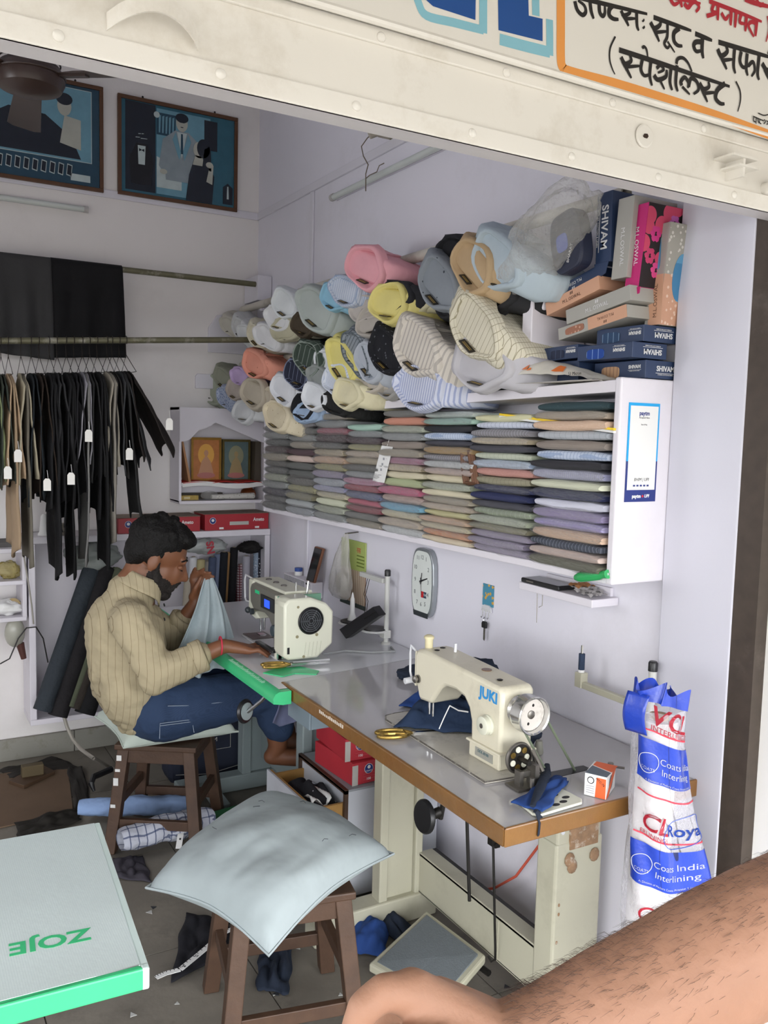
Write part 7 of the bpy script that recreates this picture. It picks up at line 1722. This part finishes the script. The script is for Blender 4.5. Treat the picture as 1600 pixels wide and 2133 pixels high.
# red thread cartons on the drawer cabinet
def coats(label, c, d, rz, torn=False):
    t = thing('thread_carton', label, 'box', c, rz)
    MB().box((0, 0, 0), d).build('carton', mat('carton_bright', 'b8303c', .5, var=.1, scale=14), t, bevel=.002)
    MB().box((-.001, -.0012, .0), (d[0]*.09, 0.0, d[2]*.9)).build('bare_board', mat('board_pale', 'b9b6b0', .8), t)
    M_ = frame((0, -.0012, 0), (1, 0, 0), (0, 0, 1))
    flat(t, M_, ell(d[0]*.27, d[2]*.66, .017, .017), m_paper, 0, 'roundel_edge', world=False); flat(t, M_, ell(d[0]*.27, d[2]*.66, .0155, .0155), m_navy_p, .0006, 'roundel', world=False)
    text('COATS', .008, m_paper, M_ @ Matrix.Translation((d[0]*.27, d[2]*.56, .0014)), t, world=False)
    flat(t, M_, ell(d[0]*.27, d[2]*.74, .006, .006), m_paper, .0013, 'roundel_mark', world=False); text('100', .012, m_paper, M_ @ Matrix.Translation((d[0]*.27, d[2]*.2, .0006)), t, world=False)
    for k in range(7): flat(t, M_, [(d[0]*.18, d[2]*(.05+.13*k)), (d[0]*.98, d[2]*(.12+.13*k)), (d[0]*.98, d[2]*(.13+.13*k)), (d[0]*.18, d[2]*(.06+.13*k))], mat('carton_line', 'c95a62', .5), 0, 'hatch_line', world=False)
    return t
coats('torn red thread carton on the small drawer cabinet, lower of two', (1.30, 2.42, .3925), (.23, .25, .075), R(4))
coats('torn red thread carton on the small drawer cabinet, upper of two', (1.285, 2.445, .4685), (.20, .25, .075), R(-3))
t = sheet('cloth_scraps', 'black and white cloth scraps in the open drawer', [(1.16, 2.43), (1.29, 2.43), (1.29, 2.70), (1.16, 2.70)], .30, cloth('scrap_black', '222226', 'b9b9c0', kind='print', step=.05, width=.2), .03, 3.3, lift=.03)
MB().grid(lambda u, v: (1.17+.07*u+.02*v, 2.45+.12*v, .345+.015*math.sin(u*7+v*5)), 12, 12).build('white_scrap', m_paper, t, world=True, smooth=True, thick=.002)

# ================================================================ tall plastic wrapped roll
RL = thing('interlining_roll', 'tall plastic sleeved roll with blue bands and red print beside the jamb', 'roll', (1.43, 1.275, 0))
rc = lambda z: V((1.408+.012*(z/.95), 1.268, z))
MB().tube([tuple(rc(.0)), tuple(rc(.45)), tuple(rc(.955))], [.044, .044, .040], 24).build('inner_roll', mat('roll_white', 'd4d0ce', .7), RL, world=True, smooth=True, angle=50)
MB().cyl(tuple(rc(.955)), tuple(rc(.965)), .02, 16).build('core_tube', mat('core_card', 'b39a7a', .8), RL, world=True)
def zp(v, u=1350): return PY(1.225, u, v).z
def filmp(a_, z_, off=0.0):
    """sleeve surface; a_=0 faces the street, positive turns towards +x (jamb side), flaring low down"""
    c_ = rc(z_); k_ = max(0, min(1, (.93-z_)/.55)); wv_ = .004*math.sin(a_*5+z_*23)+.003*nz3((a_, z_*7, 0), 2, 3)
    r_ = .050+wv_+off; fl = max(0, math.sin(a_))**2
    return (c_.x+math.sin(a_)*r_+fl*k_*.150, c_.y-math.cos(a_)*r_-fl*k_*.062, z_)
m_slv = plastic_film('sleeve_film', 'dcdae2', .32, .14, 14)
MB().grid(lambda u, v: filmp(-PI+2*PI*u, .02+.96*v), 60, 60, closed_u=True).build('sleeve', m_slv, RL, world=True, smooth=True, angle=None)
m_pb = mat('sleeve_blue', '1f3fae', .3, coat=.4, bump=.3, bscale=30); m_pr = mat('sleeve_red', 'c9364a', .4)
for i, (va, vb) in enumerate(((1570, 1655), (1785, 1868), (2010, 2090))):
    za, zb2 = zp(va), zp(vb)
    MB().grid(lambda u, v: (lambda a_: filmp(a_, za+(zb2-za)*v-.028*math.sin(a_*.75)*(.9), .0012))(-1.7+3.25*u), 50, 12).build('blue_band', m_pb, RL, world=True, smooth=True, angle=None)
def band_line(z0, m_, w_=.0035, a0=-1.6, a1=1.5):
    MB().grid(lambda u, v: (lambda a_: filmp(a_, z0+w_*v-.028*math.sin(a_*.75)*.9, .0016))(a0+(a1-a0)*u), 40, 2).build('red_line', m_, RL, world=True, smooth=True, angle=None)
for v_ in (1553, 1683, 1770): band_line(zp(v_), m_pr)
def wrap_text(s_, size, m_, a0, z0, **kw):
    me = text_mesh(s_, size, **kw).copy()
    for v in me.vertices:
        a_ = a0+v.co.x/.052; v.co = V(filmp(a_, z0+v.co.y-.028*math.sin(a_*.75)*.9, .0024))
    me.materials.append(m_); o = bpy.data.objects.new('lettering', me); col.objects.link(o); o.parent = RL; o.matrix_parent_inverse = world_of(RL).inverted()
wrap_text('VCL', .058, m_pr, -.25, zp(1520), shear=.25, bold=.001); wrap_text('INTERLININGS', .016, m_pr, -.15, zp(1545))
for v_ in (1618, 1828):
    wrap_text('Coats India', .020, m_wht, .20, zp(v_-10), align='CENTER'); wrap_text('Interlining', .020, m_wht, .18, zp(v_+11), align='CENTER')
    wrap_text('A Division of Madura Coats Private Limited', .0065, m_wht, -.1, zp(v_+33))
    ring = [V(filmp(-1.15+.42*math.cos(2*PI*k/28), zp(v_)+.021*math.sin(2*PI*k/28)+.02, .0026)) for k in range(28)]
    MB().tube(ring, .0007, 4, closed=True).build('roundel', m_wht, RL, world=True); wrap_text('COATS', .009, m_wht, -1.15, zp(v_)-.012)
wrap_text('CL', .052, m_pr, -.75, zp(1738), shear=.25, bold=.001); wrap_text('ERLININGS', .013, m_pr, -.75, zp(1763)); wrap_text('Royal', .034, mat('sleeve_royal', '2a4fb0', .4), .55, zp(1742), bold=.0006)
ring = [V(filmp(.55+.92*math.cos(2*PI*k/36), zp(1742)+.034*math.sin(2*PI*k/36)-.028*math.sin(.55*.75)*.9, .0028)) for k in range(36)]
MB().tube(ring, .0008, 4, closed=True).build('oval', MATS['sleeve_royal'], RL, world=True)
wrap_text('CL', .05, m_pr, -.7, zp(1925), shear=.25)
# gathered blue mouth of the sleeve
MB().grid(lambda u, v: (lambda a_: (rc(.97).x+math.sin(a_)*(.046+.02*v*math.sin(a_*3+1)+.008*math.sin(a_*7)), rc(.95).y-math.cos(a_)*(.052+.012*math.sin(a_*4)), zp(1487)+.034*v-.012*math.sin(a_)+.012*math.sin(a_*5)*v))(-PI+2*PI*u), 60, 8, closed_u=True).build('sleeve_mouth', m_pb, RL, world=True, smooth=True, angle=None)
MB().grid(lambda u, v: (rc(.9).x-.052-.012*math.sin(v*3)-.012*u, rc(.9).y-.02+.05*u, zp(1460)-.085*v), 8, 12).build('loose_flap', m_pb, RL, world=True, smooth=True, thick=.001)

# ================================================================ floor clutter
m_cardb = mat('cardboard', '6b5643', .85, var=.15, scale=6, bump=.05)
CBD = thing('cardboard_sheet', 'brown cardboard sheet lying on the floor by the back wall', 'cardboard', (.55, 3.45, 0))
q = [PZ(.004, *uv) for uv in ((0, 1612), (140, 1592), (152, 1690), (0, 1735))]
MB().prism([(-.2, q[0].y+.02)]+[(p_.x, p_.y) for p_ in (q[1], q[2])]+[(-.2, q[3].y)], .001, .006).build('sheet', m_cardb, CBD, world=True)
FT = thing('wooden_float', 'wooden hand block with a tall grip on the cardboard sheet', 'block', PZ(.008, 65, 1625))
q = [PZ(.008, *uv) for uv in ((18, 1632), (50, 1643), (115, 1612), (85, 1597))]
MB().prism([(p_.x, p_.y) for p_ in q], .0065, .022).build('sole', mat('block_wood', '4f3a28', .7, var=.2), FT, world=True, bevel=.002)
c_ = sum((p_ for p_ in q), V((0, 0, 0)))/4; MB().box((c_.x-.045, c_.y-.02, .022), (c_.x+.045, c_.y+.02, .07)).build('grip', mat('grip_wood', '574a30', .7, var=.2), FT, world=True, bevel=.004)
def rollcloth(name, label, a, b, r_, mm, seed):
    a, b = V(a), V(b); t = thing(name, label, 'cloth', ((a.x+b.x)/2, (a.y+b.y)/2, 0)); d_ = (b-a); n_ = V((-d_.y, d_.x, 0)).normalized()
    def fn(u, v):
        an = 2*PI*u; k_ = r_*(1+.22*nz3((math.cos(an), math.sin(an), v*4), 1.5, seed)+.1*nz3((math.cos(an)*2, math.sin(an)*2, v*9), 2, seed))*(.55+.45*math.sin(PI*min(1, max(0, v*.94+.03)))**.35)
        p = a.lerp(b, v)+n_*math.cos(an)*k_*1.25+V((0, 0, r_+math.sin(an)*k_)); return (p.x, p.y, max(.004, p.z))
    MB().grid(fn, 26, 34, closed_u=True).build('cloth', mm, t, world=True, smooth=True, angle=None); return t
rollcloth('rolled_cloth', 'light blue rolled cloth lying through the tailor stool legs', PZ(.03, 165, 1700), PZ(.03, 400, 1692), .036, cloth('light_blue_cloth', '8ea8d2', wrinkle=.5), 2)
rollcloth('rolled_cloth', 'white and navy checked cloth roll on the floor beside the tailor stool', PZ(.03, 250, 1775), PZ(.03, 440, 1725), .045, cloth('white_navy_check', 'b9bcc8', '3a4668', kind='check', step=.03, width=.14, wrinkle=.5), 5)
t = thing('measuring_strip', 'white perforated strip hanging over the rolled cloth', 'strip', PZ(.05, 372, 1770)); q = [PZ(.10, 376, 1702), PZ(.10, 388, 1702), PZ(.045, 378, 1768), PZ(.045, 366, 1768)]
MB().add([tuple(p_) for p_ in q]+[tuple(p_+V((0, .003, 0))) for p_ in q], [(0, 1, 2, 3), (7, 6, 5, 4), (0, 4, 5, 1), (1, 5, 6, 2), (2, 6, 7, 3), (3, 7, 4, 0)]).build('strip', m_paper, t, world=True)
for k in (.2, .45, .7): MB().ball(tuple(q[0].lerp(q[3], k).lerp(q[1].lerp(q[2], k), .5)-V((0, .001, 0))), .004, 8, 6).build('hole', m_ink, t, world=True)
t = thing('clamp_handle', 'black metal clamp handle on the floor behind the stool', 'tool', PZ(.0, 200, 1660)); MB().tube([PZ(.06, 232, 1602), PZ(.06, 195, 1618), PZ(.05, 190, 1632), PZ(.02, 196, 1648)], [.014, .014, .012, .006], 8).build('handle', m_black, t, world=True, smooth=True)
sheet('cloth_piece', 'dark grey offcut heap on the floor by the checked roll', [PZ(0, 236, 1790).xy, PZ(0, 300, 1785).xy, PZ(0, 315, 1840).xy, PZ(0, 240, 1832).xy], .0, cloth('offcut_grey', '3b3840'), .014, 4)
sheet('cloth_piece', 'near-black cloth lying on the floor by the cardboard', [PZ(0, 30, 1720).xy, PZ(0, 160, 1690).xy, PZ(0, 170, 1712).xy, PZ(0, 40, 1760).xy], .006, cloth('offcut_black', '26231f'), .015, 9)
m_soot = mat('black_dust', '25211d', .9)
for lb, uvs in (('dark cloth waste along the back skirting', ((0, 1605), (120, 1580), (165, 1600), (20, 1625))), ('dark shredded waste beside the cardboard', ((142, 1600), (172, 1598), (190, 1675), (155, 1690)))):
    sheet('cloth_waste', lb, [PZ(0, *uv).xy for uv in uvs], .0, m_soot, .012, len(lb), n=14)
# pedal with green top, navy bag under the white table
PDL = thing('foot_pedal', 'grey foot pedal with a green top under the white table', 'pedal', PZ(0, 500, 1710))
q = [PZ(.05, *uv) for uv in ((437, 1692), (525, 1668), (575, 1710), (470, 1745))]
MB().hexa([(p_.x, p_.y, .012) for p_ in q]+[(p_.x, p_.y, .05) for p_ in q]).build('frame', m_grey_steel, PDL, world=True, bevel=.003)
c_ = sum(q, V((0, 0, 0)))/4; MB().hexa([tuple(c_.lerp(p_, .93))[:2]+(.0495,) for p_ in q]+[tuple(c_.lerp(p_, .93))[:2]+(.053,) for p_ in q]).build('green_top', mat('pedal_green', '2f6e45', .6), PDL, world=True)
q = [PZ(.02, *uv) for uv in ((425, 1655), (455, 1648), (480, 1680), (448, 1690))]; MB().hexa([(p_.x, p_.y, .02) for p_ in q]+[(p_.x, p_.y, .032) for p_ in q]).build('bracket', m_grey_steel, PDL, world=True)
NB = thing('backpack', 'dark navy backpack standing behind the grey table frame', 'bag', (1.20, 3.62, 0))
MB().box((1.03, 3.56, .002), (1.38, 3.74, .40)).build('bag', mat('backpack_navy', '1f2638', .7, var=.15, scale=20), NB, world=True, bevel=.04)
Mn_ = frame((1.25, 3.559, .19), (1, 0, 0), (0, 0, 1)); MB().tube([tuple(Mn_ @ V((x_, y_, .001))) for x_, y_ in ((-.045, -.045), (.045, -.045), (.045, .045), (-.045, .045))], .0012, 4, closed=True).build('patch_edge', m_lgrey, NB, world=True); text('M', .026, m_lgrey, Mn_ @ Matrix.Translation((-.025, .0, .002)), NB)
MB().tube([(1.05, 3.558, .06), (1.20, 3.556, .04), (1.36, 3.558, .06)], .0012, 4).build('stitching', m_lgrey, NB, world=True)
MB().box((1.06, 3.555, .33), (1.35, 3.56, .395)).build('dotted_panel', cloth('bag_dots', '1c1e28', '6a6c78', kind='print', step=.012, width=.2), NB, world=True)
# near stool clutter
sheet('cloth_piece', 'black cloth strip under the front stool with a tape measure on it', [PZ(0, 385, 1905).xy, PZ(0, 480, 1925).xy, PZ(0, 480, 1985).xy, PZ(0, 355, 2050).xy], .0, cloth('strip_black', '1c1c22'), .02, 6)
TM = thing('tape_measure', 'white cloth tape measure trailing on the floor by the front stool', 'tape measure', PZ(0, 420, 1990))
tp_ = [PZ(.03, *uv) for uv in ((325, 2037), (345, 2028), (375, 2020), (400, 2000), (430, 1975), (462, 1945), (485, 1935))]
mb_ = MB()
for a_, b_ in zip(tp_[:-1], tp_[1:]):
    d_ = (b_-a_).normalized(); n_ = V((-d_.y, d_.x, 0))*.009; mb_.hexa([tuple(a_-n_), tuple(b_-n_), tuple(b_+n_), tuple(a_+n_)]+[tuple(p_+V((0, 0, .0012))) for p_ in (a_-n_, b_-n_, b_+n_, a_+n_)])
mb_.build('tape', m_paper, TM, world=True)
for k in range(22):
    s_ = k/22*5.9; i_ = int(s_); p_ = tp_[i_].lerp(tp_[i_+1], s_-i_); d_ = (tp_[i_+1]-tp_[i_]).normalized(); n_ = V((-d_.y, d_.x, 0))
    MB().hexa([tuple(p_+n_*a+d_*b+V((0, 0, z_))) for z_ in (.0012, .0018) for a, b in ((.003, 0), (.009, 0), (.009, .0018), (.003, .0018))]).build('tape_mark', m_ink, TM, world=True)
for k, n_ in enumerate(('34', '33', '32', '31')):
    p_ = tp_[2+k].lerp(tp_[min(3+k, 6)], .3); text(n_, .012, m_ink, frame(p_+V((0, 0, .002)), (.6, -.6, 0), (.6, .6, 0)), TM)
sheet('cloth_piece', 'navy cloth strip hanging behind the front stool legs', [PZ(.0, 540, 1985).xy, PZ(.0, 610, 1975).xy, PZ(0, 600, 2075).xy, PZ(0, 535, 2065).xy], .0, m_darkc, .018, 3)
sheet('cloth_piece', 'crumpled royal blue cloth on the floor beside the cream pedal', [PZ(0, 725, 1925).xy, PZ(0, 815, 1925).xy, PZ(0, 800, 1995).xy, PZ(0, 728, 1992).xy], .0, m_bluec, .018, 7, lift=.05)
sheet('cloth_piece', 'black rolled waistband on the floor behind the cream pedal', [PZ(0, 750, 1915).xy, PZ(0, 790, 1898).xy, PZ(0, 872, 1945).xy, PZ(0, 838, 1968).xy], .0, m_darkc, .012, 1, lift=.04)
m_chip = mat('scrap_paper', 'b9b9b6', .7); rnd = random.Random(11)
for k in range(34):
    u_, v_ = rnd.uniform(240, 1080), rnd.uniform(1790, 2120); p_ = PZ(.0015, u_, v_)
    if p_.x > 1.6 or p_.y < 1.3: continue
    dark = rnd.random() < .6; s_ = rnd.uniform(.004, .013)*(1 if dark else 1.3); a0 = rnd.uniform(0, 6)
    o = MB().prism([(p_.x+s_*math.cos(a0+2.1*j)*(1 if j else .6), p_.y+s_*math.sin(a0+2.1*j)) for j in range(3)], .0008, .002).build('cloth_snippet', m_thr if dark else m_chip)
    tag(o, 'dark thread snippet lying on the stone floor' if dark else 'pale cloth snippet lying on the stone floor', 'snippet', 'dark snippets on the floor' if dark else 'pale snippets on the floor')
# white paint flecks and tape on the tailor stool
for z_, s_ in ((.34, .02), (.25, .028), (.17, .012), (.30, .01)):
    b_ = .16-.04*z_/.4
    MB().box((-b_-.015, -b_-.0225, z_), (-b_+.003, -b_-.0205, z_+s_)).build('paint_fleck', m_fleck, ST2)

# ================================================================ painted shop sign
SG = thing('shop_sign', 'painted white shop sign with blue block letters and black Hindi lettering in an orange border', 'sign', (.9, 1.165, 2.147))
ySg = 1.165
MB().box((-1.4, ySg, 2.149), (3.2, ySg+.018, 2.62)).build('board', mat('sign_white', 'ece8e0', .4, var=.02, scale=3, dirt='c4b8a2', dirt_amt=.2), SG, world=True)
MB().tube([(-1.4, ySg+.004, 2.149), (3.2, ySg+.004, 2.149)], .006, 8).build('rolled_edge', m_shut, SG, world=True, smooth=True)
lay = [0]
def sgpoly(pts, m_, nm='painted_shape'):
    lay[0] += 1; e = .0004+.00002*lay[0]
    w_ = [PY(ySg, *q) for q in pts]
    bm = bmesh.new(); vs = [bm.verts.new((p_.x, ySg-e, p_.z)) for p_ in w_]; f_ = bm.faces.new(vs); bmesh.ops.triangulate(bm, faces=[f_]); me = bpy.data.meshes.new(nm); bm.to_mesh(me); bm.free()
    obj_mesh(nm, me, m_, SG)
def sgstroke(pts, w_, m_, nm='painted_stroke', taper=True):
    lay[0] += 1; e = .0004+.00002*lay[0]
    P_ = [V((p_.x, p_.z)) for p_ in (PY(ySg, *q) for q in pts)]
    fine = []
    for i in range(len(P_)-1):       # smooth the traced polyline
        p0, p1, p2, p3 = P_[max(i-1, 0)], P_[i], P_[i+1], P_[min(i+2, len(P_)-1)]
        for k in range(5):
            s = k/5; fine.append(.5*((2*p1)+(-p0+p2)*s+(2*p0-5*p1+4*p2-p3)*s*s+(-p0+3*p1-3*p2+p3)*s**3))
    fine.append(P_[-1]); sc = (PY(ySg, pts[0][0]+10, pts[0][1])-PY(ySg, *pts[0])).length/10
    vs = []; n_ = len(fine)
    for i, p_ in enumerate(fine):
        d_ = fine[min(i+1, n_-1)]-fine[max(i-1, 0)]; d_ = d_.normalized() if d_.length > 1e-9 else V((1, 0)); nn = V((-d_.y, d_.x))
        k_ = w_*sc/2*((1-.45*(i/(n_-1))**3) if taper else 1); vs += [(p_.x+nn.x*k_, ySg-e, p_.y+nn.y*k_), (p_.x-nn.x*k_, ySg-e, p_.y-nn.y*k_)]
    MB().add(vs, [(2*i, 2*i+1, 2*i+3, 2*i+2) for i in range(n_-1)]).build(nm, m_, SG, world=True)
def cs(l): return [(1180+a*.2625, b*.2625) for a, b in l]
def cb2(l): return [(840+a*.2625, b*.2625) for a, b in l]
m_sb = mat('sign_blue', '1c4f96', .5); m_sl = mat('sign_lightblue', '8cc4d4', .5); m_so = mat('sign_orange', 'f0a050', .5); m_sk = mat('sign_black', '24201f', .5); m_sr = mat('sign_red', 'b82a38', .5)
sgstroke(cb2([(100, -60), (120, 20), (185, 125), (400, 180), (636, 240)]), 15, m_sl, 'light_outline', False); sgstroke(cb2([(634, 262), (634, 100), (634, -60)]), 16, m_sl, 'light_outline', False)
sgstroke(cb2([(765, 312), (960, 365), (1162, 415)]), 18, m_sl, 'light_outline', False); sgstroke(cb2([(1162, 440), (1162, 300), (1160, 155)]), 14, m_sl, 'light_outline', False); sgstroke(cb2([(1048, -60), (1050, 20), (1052, 125)]), 15, m_sl, 'light_outline', False)
sgpoly(cb2([(165, -80), (180, 0), (235, 50), (572, 160), (575, -80)]), m_sb, 'blue_letter'); sgpoly(cb2([(750, -80), (755, 240), (1105, 328), (1105, 150), (995, 125), (990, -80)]), m_sb, 'blue_letter')
sgstroke([(1168, -20), (1168, 60), (1168, 118), (1172, 140), (1190, 151), (1285, 176), (1390, 208), (1495, 242), (1600, 280), (1700, 318)], 17, m_so, 'orange_border', False)
for pts, w_ in (([(20, -45), (210, 10), (640, 112)], 9), ([(690, 138), (990, 245)], 8), ([(1020, 268), (1155, 322)], 8), ([(1205, 335), (1640, 462)], 8),
    ([(65, 10), (85, 80), (125, 120), (152, 95), (140, 45), (90, 5)], 8), ([(185, 10), (195, 90), (215, 150)], 8), ([(258, 20), (262, 95), (285, 128), (303, 105), (303, 45)], 8), ([(365, 45), (340, 75), (338, 120), (370, 150), (412, 155)], 9),
    ([(432, 85), (455, 122), (500, 105), (505, 75)], 7), ([(440, 110), (470, 160), (492, 208)], 7), ([(470, 150), (545, 148)], 6), ([(555, 100), (558, 200), (572, 245)], 7), ([(605, 158), (613, 172)], 7), ([(608, 212), (616, 228)], 7),
    ([(665, 178), (695, 225), (740, 200), (745, 160)], 8), ([(680, 205), (735, 332)], 7), ([(712, 258), (795, 250)], 6), ([(800, 180), (798, 290), (775, 345), (800, 382), (822, 352)], 6), ([(800, 330), (858, 418)], 4),
    ([(895, 225), (852, 262), (852, 325), (882, 362), (918, 366)], 8), ([(1072, 335), (1025, 335), (1008, 365), (1028, 408), (1072, 402)], 8), ([(1078, 300), (1074, 400), (1084, 465)], 8),
    ([(1198, 390), (1225, 445), (1275, 410), (1262, 365)], 8), ([(1210, 420), (1270, 552)], 7), ([(1240, 480), (1315, 472)], 6), ([(1332, 385), (1324, 520), (1338, 585)], 7), ([(1385, 410), (1374, 485), (1400, 535), (1445, 520)], 7),
    ([(1432, 425), (1424, 540), (1436, 602)], 7), ([(1440, 525), (1478, 492), (1492, 560), (1465, 608)], 6), ([(1527, 440), (1514, 580), (1526, 636)], 7), ([(1550, 505), (1590, 560), (1640, 530)], 8), ([(1570, 550), (1610, 640)], 7), ([(1598, 405), (1620, 430)], 9),
    ([(385, 292), (345, 380), (340, 470), (360, 545), (382, 592)], 3.5), ([(415, 398), (700, 490), (1000, 592), (1292, 688)], 9), ([(430, 455), (462, 508), (510, 485), (500, 440)], 8), ([(440, 485), (475, 550), (512, 622)], 7), ([(478, 532), (580, 525)], 6),
    ([(600, 470), (588, 550), (615, 602), (665, 588)], 7), ([(668, 480), (658, 600), (676, 682)], 7), ([(598, 385), (612, 372), (632, 395), (642, 455)], 5), ([(712, 545), (742, 520), (768, 555), (722, 580)], 6), ([(692, 598), (722, 635), (785, 610), (792, 555)], 8), ([(735, 630), (775, 712)], 5),
    ([(828, 530), (818, 650), (836, 718)], 7), ([(868, 510), (880, 470), (920, 462), (960, 500), (992, 570)], 6), ([(874, 520), (864, 660), (880, 728)], 7), ([(912, 680), (905, 650), (935, 615), (965, 660), (958, 700)], 7), ([(915, 690), (975, 752)], 5), ([(965, 690), (985, 625), (1030, 650), (1045, 712), (1005, 748)], 7),
    ([(1052, 660), (1085, 708), (1128, 690), (1122, 650)], 7), ([(1062, 690), (1115, 812)], 6), ([(1095, 742), (1172, 735)], 6), ([(1255, 665), (1195, 715), (1180, 780), (1215, 822), (1250, 826)], 8), ([(1340, 648), (1372, 720), (1376, 800), (1355, 888)], 3.2)):
    sgstroke(cs(pts), w_*.88, m_sk, 'hindi_stroke')
for pts, w_ in (([(720, -40), (1060, 30)], 6), ([(820, -5), (850, 38), (890, 20)], 6), ([(895, -20), (912, 62)], 6), ([(930, 30), (960, 62), (992, 25), (1022, 20), (1048, 60), (1022, 98)], 6.5), ([(1128, 12), (1340, 92), (1545, 175)], 6), ([(1165, 35), (1150, 88), (1192, 100)], 5.5), ([(1198, 35), (1196, 165)], 6), ([(1108, 130), (1190, 108)], 6),
    ([(1225, 105), (1258, 155), (1285, 118)], 5.5), ([(1303, 85), (1298, 205)], 6), ([(1342, 95), (1332, 222)], 6), ([(1382, 115), (1370, 178), (1412, 192)], 5.5), ([(1424, 125), (1414, 252)], 6), ([(1492, 185), (1460, 178), (1440, 210), (1482, 295)], 5.5), ([(1506, 160), (1494, 290)], 6), ([(1590, 130), (1602, 230), (1578, 335)], 3), ([(1410, -5), (1500, 30), (1620, 60)], 7), ([(1500, 0), (1530, 45), (1560, 30)], 6)):
    sgstroke(cs(pts), w_, m_sr, 'red_hindi_stroke')
for pts in ([(1475, 925), (1560, 962)], [(1480, 930), (1478, 960), (1498, 972)], [(1500, 938), (1498, 985)], [(1512, 945), (1522, 980)], [(1530, 950), (1525, 975), (1540, 985)], [(1562, 950), (1572, 968), (1560, 985)], [(1580, 958), (1595, 975), (1582, 992)], [(1515, 900), (1560, 918), (1600, 910)], [(1600, 965), (1612, 990)]):
    sgstroke(cs(pts), 1.6, m_sk, 'painter_signature', False)
